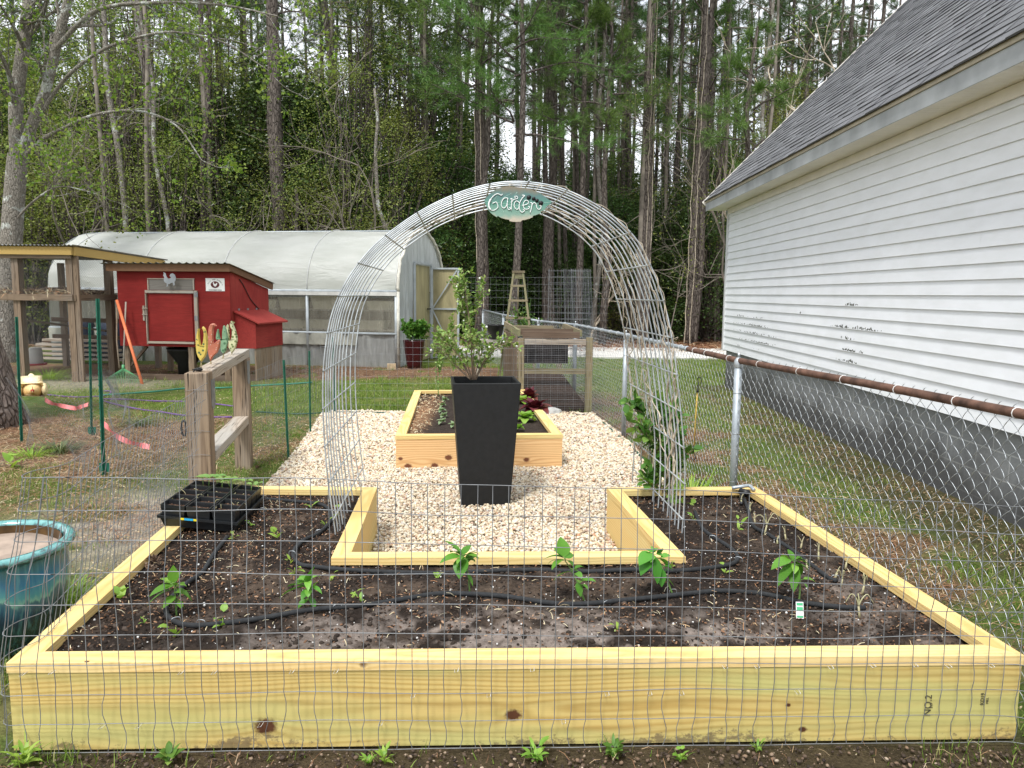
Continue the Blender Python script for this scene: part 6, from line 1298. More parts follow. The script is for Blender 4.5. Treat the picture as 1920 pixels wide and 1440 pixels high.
# ------------------------------------------------------------------ metal bird ornaments
def spots(name,base,spot,sc=30,th=.34,extra=None):
    m,nt,b=newmat(name); v=nt.nodes.new('ShaderNodeTexVoronoi'); v.inputs['Scale'].default_value=sc; L(nt,objc(nt),v.inputs['Vector']); n_=noise(nt,18,3,objc(nt))
    c=ramp(nt,n_.outputs[0],[(.35,tuple(q*.75 for q in base)),(.65,base)])
    L(nt,mixc(nt,math_(nt,'SUBTRACT',1,ramp_f(nt,v.outputs['Distance'],th-.06,th)),c,spot),b.inputs['Base Color']); b.inputs['Roughness'].default_value=.4; b.inputs['Metallic'].default_value=.1; return m
O_SC=6.8;OX=330;OYY=580
def bird(pts,Y,foot,mat,lab,th=.035,legs=((0,0),)):
    P_=[D(OX+a/O_SC,OYY+b_/O_SC,Y) for a,b_ in pts]; P_=np.array(P_); n_=len(P_)
    Q=[];m_=n_*3
    sm_=smoothline(np.concatenate([P_,P_[:1]]),4)[:-1]; n_=len(sm_); c_=sm_.mean(0)
    root=empty('bird_ornament',D(*foot,Y),lab,'ornament','metal bird ornaments on the gate rail')
    mb=MB(); import mathutils
    tri=mathutils.geometry.tessellate_polygon([[Vector((p[0],0,p[2])) for p in sm_]])
    # medial inflation: push an inset copy outwards on both sides
    cen=[]; 
    for i in range(n_):
        a=sm_[i-1];b_=sm_[(i+1)%n_]; t=nz(b_-a); nn=np.array([-t[2],0,t[0]]); cen.append(nn)
    cen=np.array(cen); area=sum(sm_[i][0]*sm_[(i+1)%n_][2]-sm_[(i+1)%n_][0]*sm_[i][2] for i in range(n_)); sg=1 if area>0 else -1
    ins_=sm_+cen*sg*.007; ins_[:,1]=Y
    fr=ins_+[0,-th*.5,0]; bk=ins_+[0,th*.5,0]
    V=np.concatenate([fr,sm_,bk]); F=[]
    for i in range(n_): j=(i+1)%n_; F+= [(i,j,n_+j,n_+i),(n_+i,n_+j,2*n_+j,2*n_+i)]
    for t in tri: F+= [(t[0],t[1],t[2]),(2*n_+t[2],2*n_+t[1],2*n_+t[0])]
    mb.add(V,F,smooth=False); mb.build('body',mat,root)
    mb=MB(); lo_=sm_[np.argmin(sm_[:,2])]; f_=D(*foot,Y)
    for dx in (-.006,.010): tube(mb,[lo_+[0,0,.02],f_+[dx,0,.0]],.0025,5)
    for dx in (-.02,0,.02): tube(mb,[f_,f_+[dx,-.025,-.002]],.003,5)
    mb.build('legs',plain('leg_wire',(.30,.24,.12),.6) if 'leg_wire' not in bpy.data.materials else bpy.data.materials['leg_wire'],root)
    return root
bird([(290,240),(265,300),(252,400),(255,500),(270,580),(300,640),(325,672),(350,640),(385,590),(405,500),(408,400),(400,320),(380,250),(350,218),(330,240),(345,270),(352,320),(345,400),(325,460),(312,400),(305,320),(303,270)],5.42,(376,703),spots('yellow_spots',(.62,.47,.10),(.08,.12,.05),34),'yellow metal bird ornament with dark green spots, nearest on the rail')
bird([(440,190),(418,230),(408,320),(405,430),(405,520),(418,590),(445,660),(480,600),(530,550),(560,480),(570,410),(548,385),(515,410),(488,430),(480,380),(482,300),(485,240),(500,215),(515,215),(500,185),(470,178)],5.7,(395,692),spots('coral_spots',(.52,.17,.10),(.60,.52,.45),44,.16),'coral pink metal bird ornament with small pale dots')
bird([(600,215),(588,300),(586,380),(570,375),(552,300),(540,250),(520,285),(508,350),(515,385),(545,395),(562,420),(565,470),(575,530),(605,565),(635,540),(655,480),(668,400),(662,320),(640,240),(620,205)],6.1,(418,684),spots('green_spots',(.20,.34,.20),(.06,.14,.07),30),'sage green metal bird ornament with dark spots, third along the rail')
bird([(655,190),(640,230),(655,290),(650,360),(670,420),(668,480),(690,520),(710,560),(745,525),(775,460),(788,380),(775,300),(750,230),(735,190),(738,155),(722,175),(712,145),(700,175),(685,180),(690,220),(710,260),(712,310),(705,370),(690,385),(686,330),(682,260),(672,205)],6.45,(436,677),spots('cream_spots',(.55,.55,.33),(.12,.16,.05),38,.42),'cream and green checked metal bird ornament at the far end of the rail')
# ================================================================== SEED TRAY
T0=np.array([-1.955,4.10]);tu=nz(np.array([1.,.055]));tv=np.array([-tu[1],tu[0]]);TW=.415;TD=.55
TZ0=.335
def tpt(u,v,z): q=T0+tu*u+tv*v; return np.array([q[0],q[1],z+ -.045*(u/TW)])
tray=empty('seed_tray',tpt(.2,.3,TZ0),'black plastic seed tray of small square pots resting on the left rail of the bed','seed tray')
M['blackp']=plain('black_tray',(.014,.016,.018),.35,var=.2,spec=.5)
mb=MB()
o_=[(-.012,-.012),(TW+.012,-.012),(TW+.012,TD+.012),(-.012,TD+.012)]; bo=[(.015,.015),(TW-.015,.015),(TW-.015,TD-.015),(.015,TD-.015)]
V=[tpt(*p,TZ0) for p in bo]+[tpt(*p,TZ0+.05) for p in [(0,0),(TW,0),(TW,TD),(0,TD)]]+[tpt(*p,TZ0+.05) for p in o_]+[tpt(*p,TZ0+.064) for p in o_]+[tpt(*p,TZ0+.064) for p in [(.0,.0),(TW-.0,.0),(TW-.0,TD-.0),(.0,TD-.0)]]
F=[(3,2,1,0)]
for k in range(4):
    for i in range(4): j=(i+1)%4; F.append((k*4+i,k*4+j,k*4+4+j,k*4+4+i))
mb.add(V,F); mb.build('tray_base',M['blackp'],tray)
mb=MB(); 
for a,b_,mt in ((.115,.138,'y'),(.140,.185,'b'),(.187,.203,'y')): pass
for nm,segs,mt in (('label_yellow',((.115,.135),(.187,.203)),plain('label_yellow',(.80,.66,.03),.5,var=.05)),('label_blue',((.137,.185),),plain('label_blue',(.02,.36,.65),.5,var=.05))):
    mb=MB()
    for a,b_ in segs: mb.add([tpt(a,-.0125,TZ0+.051),tpt(b_,-.0125,TZ0+.051),tpt(b_,-.0125,TZ0+.063),tpt(a,-.0125,TZ0+.063),tpt(a,-.0118,TZ0+.051),tpt(b_,-.0118,TZ0+.051),tpt(b_,-.0118,TZ0+.063),tpt(a,-.0118,TZ0+.063)],BOXF)
    mb.build(nm,mt,tray)
cw=TW/3;cd_=TD/5
peat=island('peat',[(0,(.05,.03,.02)),(.6,(.12,.065,.04)),(1,(.25,.15,.1))])
for i in range(3):
    for j in range(5):
        u0,u1,v0,v1=i*cw+.004,(i+1)*cw-.004,j*cd_+.003,(j+1)*cd_-.003; zb,zt=TZ0+.01,TZ0+.125; q=lambda d,z,uu0=u0,uu1=u1,vv0=v0,vv1=v1:[tpt(uu0+d,vv0+d,z),tpt(uu1-d,vv0+d,z),tpt(uu1-d,vv1-d,z),tpt(uu0+d,vv1-d,z)]
        mb=MB(); V=q(.012,zb)+q(.002,zt-.02)+q(.0,zt-.02)+q(0,zt)+q(.006,zt)+q(.008,zt-.03); F=[(3,2,1,0)]
        for k in range(5):
            for a in range(4): b2_=(a+1)%4; F.append((k*4+a,k*4+b2_,k*4+4+b2_,k*4+4+a))
        mb.add(V,F); pot=mb.build('cell_pot',M['blackp'],tray)
        mb=MB(); mb.add(q(.0085,zt-.025),[(0,1,2,3)]); n_=50; pp=np.array([tpt(rng.uniform(u0+.01,u1-.01),rng.uniform(v0+.01,v1-.01),zt-.023) for k in range(n_)]); scatter(mb,ICO,ICF,pp,rotmats(rng.uniform(0,6,n_),rng.uniform(0,3,n_),rng.uniform(0,3,n_)),rng.uniform(.002,.0055,n_)); mb.build('potting_mix',peat,pot,kind='stuff')
M['cotyl']=foliage('squash_leaf',[(0,(.13,.30,.07)),(1,(.30,.46,.14))],.35,.4,0.)
for k,(u,v,h_,s_) in enumerate(((.10,.50,.06,.078),(.06,.52,.05,.066),(.19,.47,.065,.07),(.255,.47,.06,.07),(.14,.55,.055,.07),(.22,.53,.05,.075),(.36,.50,.045,.046),(.40,.54,.045,.044),(.31,.55,.05,.055))):
    mb=MB(); b0_=tpt(u,v,TZ0+.10); t_=b0_+[random.uniform(-.01,.01),0,h_]; tube(mb,[b0_,t_],.0022,6)
    for sg in (-1,1): leaf(mb,t_,[sg*.9,random.uniform(-.5,.5),.7],s_,s_*.85,.9,.12,n=7)
    mb.build('seedling',M['cotyl'],tray)
for k in range(22):
    u,v=random.uniform(.02,.42),random.uniform(.03,.38); mb=MB(); b0_=tpt(u,v,TZ0+.10); a=random.uniform(-.03,.03); tube(mb,smoothline([b0_,b0_+[a*.3,0,.018],b0_+[a,random.uniform(-.01,.01),.03*random.uniform(.3,1.2)]],4),.0018,5); mb.build('pale_sprout',M['onion'],tray)
# ================================================================== BLUE POT
bpc=np.array([-2.415,3.36,0]); bp=empty('blue_pot',bpc,'large glazed teal blue garden pot with drip pattern at the left edge','garden pot')
m,nt,b=newmat('drip_glaze'); o=nt.nodes.new('ShaderNodeTexCoord').outputs['Object']; s3=nt.nodes.new('ShaderNodeSeparateXYZ'); L(nt,o,s3.inputs[0])
n1=noise(nt,1,4,vmap(nt,o,(22,22,2.)),rough=.6); n2=noise(nt,6,4,o); n3=noise(nt,1,3,vmap(nt,o,(70,70,3)))
zz_=math_(nt,'ADD',s3.outputs[2],math_(nt,'MULTIPLY',math_(nt,'SUBTRACT',n1.outputs[0],.5),.13))
zz_=math_(nt,'ADD',zz_,math_(nt,'MULTIPLY',math_(nt,'SUBTRACT',n2.outputs[0],.5),.06))
cc=ramp(nt,math_(nt,'MULTIPLY',zz_,2.),[(.05,(.008,.028,.03)),(.30,(.012,.035,.04)),(.40,(.01,.03,.06)),(.46,(.015,.07,.13)),(.53,(.03,.12,.17)),(.555,(.16,.38,.32)),(.60,(.05,.26,.30)),(.72,(.012,.14,.27)),(.86,(.02,.13,.17)),(.925,(.03,.06,.06)),(.955,(.10,.29,.28)),(1,(.16,.36,.34))])
cc=mixc(nt,math_(nt,'MULTIPLY',ramp_f(nt,n3.outputs[0],.45,.75),.5),cc,(.10,.30,.32)); L(nt,cc,b.inputs['Base Color']); b.inputs['Roughness'].default_value=.2; b.inputs['Specular IOR Level'].default_value=.6; b.inputs['Coat Weight'].default_value=.4
R_=.355; mb=MB(); lathe(mb,(0,0,0),[(0,.0),(.245,0),(.27,.03),(.305,.14),(.328,.26),(.335,.38),(.332,.435),(.338,.445),(R_,.452),(R_+.012,.466),(R_+.008,.482),(R_-.01,.490),(R_-.032,.488),(R_-.042,.47),(R_-.047,.42),(R_-.05,.35)],64); mb.build('pot_body',m,bp,origin=None); bp.children[0].location=(0,0,0); bp.children[0].matrix_parent_inverse.identity()
mb=MB(); an=np.linspace(0,2*PI,60)[:-1]; V=[[bpc[0]+r*math.cos(a),bpc[1]+r*math.sin(a),.425+.02*(vnoise(np.array(math.cos(a)*2+5),np.array(math.sin(a)*2+r*6),3)-.5)] for r in (.01,.1,.2,R_-.047) for a in an]; n_=59
mb.add(V,np.array([[k*n_+i,k*n_+(i+1)%n_,(k+1)*n_+(i+1)%n_,(k+1)*n_+i] for k in range(3) for i in range(n_)]),smooth=True); mb.build('stone_fill',plain('pinkish_sand',(.36,.28,.22),.95,var=.25,scale=7,bmp=.3),bp)
mb=MB(); lathe(mb,(bpc[0],bpc[1],0),[(R_-.048,.41),(R_-.0475,.472)],48); mb.build('inner_glaze',plain('brown_glaze',(.11,.06,.02),.3,var=.5,scale=9),bp)
# ================================================================== T POSTS, NETTING, RIBBONS, ROPES
tl=[('tall green fence post with a spade foot, nearest left of the gate',195,890,183,560,.021),('green fence post beside the pine trunk at the left edge',41,830,31,594,.018),('green fence post behind the netting, left of the tallest one',172,818,168,606,.016),('leaning green fence post left of the gravel edge',541,862,532,675,.014),('short green fence post at the gravel edge, between the leaning one and the arch',582,814,580,658,.013),('green fence post seen through the left side of the wire arch',628,775,624,632,.015)]
for lb,bx,by,tx,ty,r in tl:
    p0=G(bx,by,0);p1=D(tx,ty,p0[1]+.02); e=empty('fence_post',p0,lb,'fence post','green metal fence posts'); mb=MB(); d=p1-p0
    beam(mb,p0-d*.05,p1,r*1.5,r*.5,up=(0,1,0)); beam(mb,p0-d*.05+[0,-r*.75,0],p1+[0,-r*.75,0],r*.35,r,up=(0,1,0)); mb.build('stake',M['green_post'],e)
    mb=MB(); n_=int(np.linalg.norm(d)/.05)
    for k in range(1,n_): q=p0+d*k/n_+np.array([0,-r*1.3,0]); beam(mb,q-[0,0,.006],q+[0,0,.006],r*.55,r*.35,up=(0,1,0))
    mb.build('studs',M['green_post'],e,kind='stuff')
    if 'spade' in lb or 'behind the netting' in lb: mb=MB(); beam(mb,p0+[-.045,.012,.06],p0+[.045,.012,.06],.006,.09); mb.build('spade_plate',M['green_post'],e)
def net(a,b_,h,name,lab,cr=.1,seed=0,c=.05): 
    a=np.array(a[:2]);b_=np.array(b_[:2]); Ln=np.linalg.norm(b_-a); d=(b_-a)/Ln; mb=MB(); hexnet(mb,np.array([*a,0.]),(d[0],d[1],0),Ln,h,c,.0008,seed=seed,wob=.2,crumple=cr); return mb.build(name,M['galv2'],label=lab,cat='netting',group=None)
q=[G(x,y,0) for x,y in ((41,830),(195,890),(365,935),(172,818))]
net(q[0],q[1],.62,'wire_netting','sagging hexagonal wire netting between the pine trunk post and the tallest green post',.25,1)
net(q[1],[-2.25,5.3],.6,'wire_netting','sagging hexagonal wire netting from the tallest green post to the gate',.25,2)
net([-2.5,6.95],G(541,862,0),.55,'wire_netting','short stretch of wire netting from the gate to the leaning green post',.1,3)
net(G(150,850,0),G(290,815,0),.75,'wire_netting','crumpled loose wire netting standing behind the tallest green post',.5,4,.04)
net(G(205,735,0),G(235,800,0),.35,'wire_netting','small curl of wire netting on the grass near the rake',.35,5,.04)
def strip(pts,w_,mat,name,lab,cat,sag=0):
    P_=smoothline([np.array(p,float) for p in pts],6); mb=MB(); V=[]
    for i,p in enumerate(P_): a=math.sin(i*.5)*.6; V+=[p+[0,math.sin(a)*w_*.5,math.cos(a)*w_*.5],p-[0,math.sin(a)*w_*.5,math.cos(a)*w_*.5]]
    mb.add(V,np.array([[2*i,2*i+2,2*i+3,2*i+1] for i in range(len(P_)-1)]),smooth=True); return mb.build(name,mat,label=lab,cat=cat)
pk=plain('pink_ribbon',(.80,.22,.22),.5,var=.15)
strip([D(x,y,9.6) for x,y in ((84,749),(95,755),(112,760),(138,765),(148,764),(165,758))],.055,pk,'pink_ribbon','pink ribbon tape trailing from beside the hen','ribbon')
strip([D(x,y,6.75) for x,y in ((194,794),(203,802),(215,815),(235,826),(262,834),(280,838))],.05,pk,'pink_ribbon','pink ribbon tape hanging in the netting right of the tallest green post','ribbon')
pur=plain('purple_rope',(.16,.08,.26),.8,var=.3,scale=40)
for pts,lb in (([(88,740),(130,744),(170,744),(200,741),(208,734),(195,733)],'purple rope on the grass right of the hen, ending in a small loop'),([(195,748),(240,749),(290,752),(350,753),(400,757),(440,762)],'purple rope lying across the lawn toward the gate'),([(195,752),(225,760),(265,768),(300,772),(345,779),(400,782),(435,782)],'purple rope closest to the netting, slanting down behind the gate post')):
    mb=MB(); tube(mb,smoothline([G(x,y,.03) for x,y in pts],5),.011,7); mb.build('purple_rope',pur,label=lb,cat='rope')
# low grey green tufts
def tuft(px,py,s_,n_,mat,lab,sd):
    c_=G(px,py,0); mb=MB(); r_=np.random.default_rng(sd)
    for k in range(n_): a=r_.uniform(0,6.28); leaf(mb,c_+np.array([math.cos(a),math.sin(a)*.8,0])*r_.uniform(0,s_*.5),[math.cos(a)*.8,math.sin(a)*.8,r_.uniform(.4,1.5)],s_*r_.uniform(.4,.8),.008,.9,.2,n=5)
    mb.build('grass_tuft',mat,label=lab,cat='grass tuft',group='grass tufts in the yard')
M['tuft']=foliage('tuft_green',[(0,(.06,.09,.04)),(.6,(.12,.16,.07)),(1,(.22,.26,.12))],.2,.6,0.)
tuft(112,850,.35,220,M['tuft'],'grey green grass tuft on the pine straw near the left edge',1); tuft(262,800,.32,170,M['tuft'],'grey green grass tuft behind the sagging netting',2); tuft(92,712,.55,240,M['leaf_lime'],'bright grass tuft in front of the chicken run',3); tuft(60,860,.3,130,M['leaf_lime'],'yellow green grass tuft beside the leafy sprout at the left edge',4)
tuft(15,1225,.22,160,M['tuft'],'grass tuft at the front left corner of the bed below the blue pot',5); tuft(130,1130,.25,200,M['leaf_lime'],'grass tuft between the blue pot and the left rail',6)
# ================================================================== HEN (facing the camera, head lowered)
hc=G(62,757,0); hc[1]-=0; hen_=empty('hen',hc,'buff feathered hen facing the camera with lowered red face','hen')
mb=MB()
def ell(mb,c,r,rot=(0,0,0),n=2,seed=0,amp=.06):
    import bmesh
    bm_=bmesh.new(); bmesh.ops.create_icosphere(bm_,subdivisions=3,radius=1); v=np.array([x.co[:] for x in bm_.verts]); f_=np.array([[q.index for q in t.verts] for t in bm_.faces]); bm_.free()
    w_=1+amp*(vnoise(v[:,0]*4+seed+9,v[:,2]*6+v[:,1]*3+9,seed)-.5)*2; v=v*w_[:,None]*np.array(r); R3=rotmats(np.array([rot[0]]),np.array([rot[1]]),np.array([rot[2]]))[0]; mb.add(v@R3.T+np.array(c),f_,smooth=True)
# one continuous body grown with skin: tail - back - breast - neck - head
def skin(name,verts,edges,radii,mat,parent,sub=2):
    me=bpy.data.meshes.new(name); me.from_pydata([tuple(map(float,v)) for v in verts],edges,[]); o=bpy.data.objects.new(name,me); COL.objects.link(o)
    mo=o.modifiers.new('s','SKIN'); 
    for i,r in enumerate(radii): 
        sv=me.skin_vertices[0].data[i]; sv.radius=(r,r) if np.isscalar(r) else r
    me.skin_vertices[0].data[0].use_root=True
    sb=o.modifiers.new('u','SUBSURF'); sb.levels=sub; sb.render_levels=sub
    dg=bpy.context.evaluated_depsgraph_get(); m2=bpy.data.meshes.new_from_object(o.evaluated_get(dg)); bpy.data.objects.remove(o)
    for p in m2.polygons: p.use_smooth=True
    m2.materials.clear(); m2.materials.append(mat); o=bpy.data.objects.new(name,m2); COL.objects.link(o); setparent(o,parent); return o
m,nt,b=newmat('buff_feathers'); o=objc(nt); v=nt.nodes.new('ShaderNodeTexVoronoi'); v.inputs['Scale'].default_value=42; L(nt,o,v.inputs['Vector']); n1=noise(nt,7,3,o); s3=nt.nodes.new('ShaderNodeSeparateXYZ'); L(nt,o,s3.inputs[0])
cc=ramp(nt,math_(nt,'ADD',math_(nt,'MULTIPLY',s3.outputs[2],2.4),math_(nt,'MULTIPLY',n1.outputs[0],.25)),[(.25,(.30,.15,.06)),(.55,(.48,.27,.09)),(.78,(.68,.50,.24)),(.95,(.78,.66,.42))]); cc=mixc(nt,.45,cc,ramp(nt,v.outputs['Distance'],[(.1,(.6,.55,.5)),(.5,(1.15,1.15,1.1))]),'MULTIPLY'); L(nt,cc,b.inputs['Base Color']); b.inputs['Roughness'].default_value=.9; bump(nt,b,v.outputs['Distance'],.6,.01)
B=lambda x,y,z: hc+np.array([x,y,z])
skin('body',[B(0,.10,.21),B(.0,.15,.27),B(.005,.19,.33),B(.0,.22,.385),B(.0,.235,.42),B(0,.03,.19),B(0,-.05,.18),B(0,-.12,.185),B(0,-.17,.20),B(0,-.205,.215)],[(0,1),(1,2),(2,3),(3,4),(0,5),(5,6),(6,7),(7,8),(8,9)],[.135,.115,.08,.045,.02,.14,.12,.085,.05,.034],m,hen_)
mb=MB(); ell(mb,B(-.14,.05,.19),(.035,.12,.09),seed=2); mb.build('wing',m,hen_); mb=MB(); ell(mb,B(.15,.04,.19),(.045,.13,.10),seed=3); mb.build('wing',plain('pale_wing',(.72,.58,.34),.9,var=.2,scale=30),hen_)
rd=plain('comb_red',(.45,.03,.025),.6,var=.1)
mb=MB(); 
ell(mb,B(0,-.235,.215),(.022,.012,.022),seed=4); mb.build('face',rd,hen_)
mb=MB(); V=[B(0,-.22,.235),B(0,-.238,.262),B(0,-.225,.252),B(0,-.215,.275),B(0,-.205,.256),B(0,-.192,.268),B(0,-.19,.24)]; V2=[v_+np.array([.007,0,0]) for v_ in V]; mb.add(V+V2,[tuple(range(7)),tuple(range(13,6,-1))]+[(i,7+i,7+(i+1)%7,(i+1)%7) for i in range(7)]); mb.build('comb',rd,hen_)
mb=MB(); tube(mb,[B(0,-.243,.212),B(0,-.262,.200),B(0,-.272,.192)],[.008,.005,.0012],7); mb.build('beak',plain('horn',(.45,.33,.15),.5),hen_)
for sx_ in (-.02,.02): mb=MB(); ell(mb,B(sx_,-.232,.222),(.004,.004,.004)); mb.build('eye',M['black'],hen_)
for sx_ in (-.05,.05):
    mb=MB(); tube(mb,[B(sx_,.0,.09),B(sx_,.0,.045),B(sx_,-.005,.004)],[.012,.008,.007],7)
    for t in (-.03,0,.03): tube(mb,[B(sx_,-.005,.006),B(sx_+t,-.045,.004)],[.005,.003],5)
    mb.build('leg',bpy.data.materials['horn'],hen_)
# ================================================================== WOOD
DQ=np.array([[0,0,0],[.5,.45,.06],[0,1,0],[-.5,.5,.06]]);DQF=np.array([[0,1,2,3]])
r_=np.random.default_rng(101)
M['needle']=foliage('pine_needles',[(0,(.022,.055,.014)),(.5,(.05,.10,.026)),(1,(.10,.17,.045))],.25,.5,.35)
M['needle_l']=foliage('young_pine_needles',[(0,(.05,.11,.022)),(.5,(.10,.19,.04)),(1,(.19,.29,.075))],.3,.5,.2)
M['ever']=foliage('evergreen_leaves',[(0,(.03,.062,.014)),(.5,(.052,.10,.022)),(.85,(.085,.15,.034)),(1,(.12,.19,.05))],.2,.35,.4)
M['olive']=foliage('spring_leaves',[(0,(.12,.15,.03)),(.5,(.19,.225,.05)),(1,(.28,.31,.085))],.35,.5,.3)
M['maple']=foliage('maple_leaves',[(0,(.09,.17,.02)),(.5,(.16,.27,.035)),(1,(.30,.38,.08))],.45,.5,.1)
def diamonds(mb,pos,dirs,ln,asp,mat=0):
    yaw=np.arctan2(-dirs[:,0],dirs[:,1]); pit=np.arcsin(np.clip(dirs[:,2],-1,1)); N=len(pos)
    scatter(mb,DQ,DQF,pos,rotmats(yaw,pit,r_.uniform(-1.5,1.5,N)),np.stack([ln*asp,ln,ln],1),mat=mat)
def needles(mb,centres,dirs,ln=.2,k=16,w_=.012):
    N=len(centres)*k; c=np.repeat(centres,k,0); d=np.repeat(dirs,k,0)*.7+r_.normal(0,.55,(N,3)); d/=np.linalg.norm(d,axis=1,keepdims=True)
    yaw=np.arctan2(-d[:,0],d[:,1]); pit=np.arcsin(np.clip(d[:,2],-1,1)); L_=ln*r_.uniform(.7,1.2,N)
    NB=np.array([[-.5,0,0],[.5,0,0],[0,1,0]]); scatter(mb,NB,np.array([[0,1,2]]),c+r_.normal(0,.03,(N,3)),rotmats(yaw,pit,r_.uniform(-1.5,1.5,N)),np.stack([np.full(N,w_),L_,L_],1))
def pine_crown(H0,H1,R,nb,seed,dens=1.,mat='needle',ln=.21):
    global r_; r_=np.random.default_rng(seed); mb=MB();mc=MB(); cen=[];dr=[]
    for k in range(nb):
        t=(k+r_.uniform())/nb; z=H0+(H1-H0)*t; a=r_.uniform(0,2*PI); Lb=R*(1-t**1.6*.75)*r_.uniform(.6,1.15); up=.15+.5*t
        q=[np.array([0,0,z])]; d=nz([math.cos(a),math.sin(a),up])
        for j in range(5): d=nz(d+r_.normal(0,.16,3)+[0,0,.03]); q.append(q[-1]+d*Lb/5)
        q=smoothline(q,2); tube(mb,q,np.linspace(.035,.008,len(q)),4,caps=False)
        for j in range(int((5+Lb*3)*dens)):
            i=int((.3+.7*r_.uniform())*(len(q)-1)); p=q[i]; d2=nz(d+r_.normal(0,.7,3)); Ls=Lb*r_.uniform(.1,.35); e=p+d2*Ls
            tube(mb,[p,(p+e)/2+[0,0,-.03],e],[.008,.006,.004],3,caps=False)
            for s in range(3): cen.append(p+(e-p)*(.45+.3*s)); dr.append(nz(d2+[0,0,.3]))
    needles(mc,np.array(cen),np.array(dr),ln)
    return mb,mc
def snags(mb,z0,z1,n_,seed,R=1.2):
    q_=np.random.default_rng(seed)
    for k in range(n_):
        z=q_.uniform(z0,z1); a=q_.uniform(0,6.28); d=nz([math.cos(a),math.sin(a),q_.uniform(-.2,.5)]); q=[np.array([0,0,z])]; Lb=R*q_.uniform(.25,1)
        for j in range(4): d=nz(d+q_.normal(0,.3,3)); q.append(q[-1]+d*Lb/4)
        tube(mb,q,np.linspace(.018,.004,5),4,caps=False)
def trunk_line(H_,seed,lean=0.):
    q_=np.random.default_rng(seed); z=np.linspace(-.2,H_,9); w_=np.cumsum(q_.normal(0,.07,(9,2)),0); w_-=w_[0]; return np.stack([w_[:,0]+lean*z,w_[:,1],z],1)
def tmesh(mb,name,mat): return mb.mesh(name,mat)
def mkobj(name,me,parent,loc=None):
    o=bpy.data.objects.new(name,me); COL.objects.link(o)
    o.parent=parent
    return o
PV=[];CV=[]
for k in range(5):
    mb,mc=pine_crown(9.5+k*.5,17.5,2.6,24,200+k); snags(mb,4,10,14,300+k)
    tl_=trunk_line(17.5,k); mt_=MB(); tube(mt_,tl_,np.linspace(.17+.015*k,.05,9),9); mb2=mb; tube(mb2,tl_+[0,0,.3],np.linspace(.12,.03,9),5,caps=False)
    PV.append((mt_.mesh('pine_trunk',M['bark_pine']),mb2.mesh('pine_limbs',M['twig'] if k%2 else M['bark_pine']),mc.mesh('pine_crown',M['needle'])))
# slim trunks of the deep rows
SV=[]
for k in range(4):
    mt_=MB(); tube(mt_,trunk_line(17,40+k),np.linspace(.11+.01*k,.04,9),7); mb,mc=pine_crown(10.5,17,1.8,14,220+k,.8); snags(mb,3,11,16,330+k,.9); tube(mb,trunk_line(17,40+k),np.linspace(.08,.03,9),5,caps=False); SV.append((mt_.mesh('slim_trunk',M['bark_pine']),mb.mesh('slim_limbs',M['twig']),mc.mesh('slim_crown',M['needle'])))
def place_tree(var,x,y,rot,s,lab,group,name='pine_tree'):
    e=empty(name,(x,y,0),lab,'tree',group); e.rotation_euler=(0,0,rot); e.scale=(s,s,s)
    mkobj('trunk',var[0],e); mkobj('limbs',var[1],e); mkobj('crown',var[2],e); return e
def X_(px,Y,py=600): return D(px,py,Y)[0]
# tall pines of the far rows
r2=np.random.default_rng(55); cnt=0
def rows(n_,px0,px1,Y0,Y1,vs,lab,group,smin=.85,smax=1.15):
    for k in range(n_):
        px=px0+(px1-px0)*(k+r2.uniform(0,1))/n_; Y=r2.uniform(Y0,Y1); place_tree(vs[r2.integers(len(vs))],X_(px,Y),Y,r2.uniform(0,6.28),r2.uniform(smin,smax),lab,group)
rows(34,-150,1010,30,52,PV,'tall pine with a bare grey trunk in the deep left rows of the wood','tall pines deep in the left wood')
rows(62,1000,1620,29,52,SV,'slim straight pine trunk among the dense right rows of the wood','slim pines deep in the right wood')
rows(16,1000,1650,33,54,PV,'tall pine with a high crown at the back of the right wood','tall pines at the back of the right wood')
rows(14,-100,900,27,36,SV,'slim pine trunk standing between the tall pines on the left','slim pines in the left wood')
# named pines: base px, top px, width px, distance
VM=[]
def named(bx,tx,wpx,Y,lab,bark='bark_pine',crown=None,vine=False,ty=0,kinks=None,name='pine_tree',limbs=True,Hh=17):
    b0=np.array([X_(bx,Y,560),Y,0]); t0=D(tx,ty,Y); sl=(t0-b0)/(t0[2]); r=wpx/1420*Y/2; q_=np.random.default_rng(int(bx))
    z=np.linspace(-.2,Hh,10); w_=q_.normal(0,.05,(10,1)) if kinks is None else q_.normal(0,kinks,(10,1)); pts=b0[None]+sl[None]*z[:,None]; pts[:,0:1]+=w_
    e=empty(name,b0,lab,'tree','named'); del e['group']
    mt_=MB(); tube(mt_,smoothline(pts,3),np.linspace(r*1.12,r*.55,28),12); mt_.build('trunk',M[bark],e)
    if crown:
        v=crown
        for nm,i in (('limbs',1),('crown',2)): o=mkobj(nm,v[i],e); o.rotation_euler=(0,0,q_.uniform(0,6.28)); o.location=[float(sl[0]*10),float(sl[1]*10),0]
    if vine:
        mb=MB()
        for k in range(2):
            z=np.linspace(0,11,34); a=q_.uniform(-2.6,-.5); w2=np.cumsum(q_.normal(0,.22,34)); p=b0[None]+sl[None]*z[:,None]+np.stack([(r+.03)*np.cos(a+w2*.3),(r+.03)*np.sin(a+w2*.3),z*0],1)+q_.normal(0,.012,(34,3)); tube(mb,smoothline(p,2),np.linspace(.019,.007,67)*q_.uniform(.5,1.2),5,caps=False)
        mb.build('climbing_stem',M['vine_dry'],e)
    return e
named(527,507,27,23.5,'thick dark pine trunk rising behind the greenhouse left of the arch',crown=PV[0])
named(632,616,16,27,'medium pine with angled limbs right of the thick dark trunk',crown=PV[1])
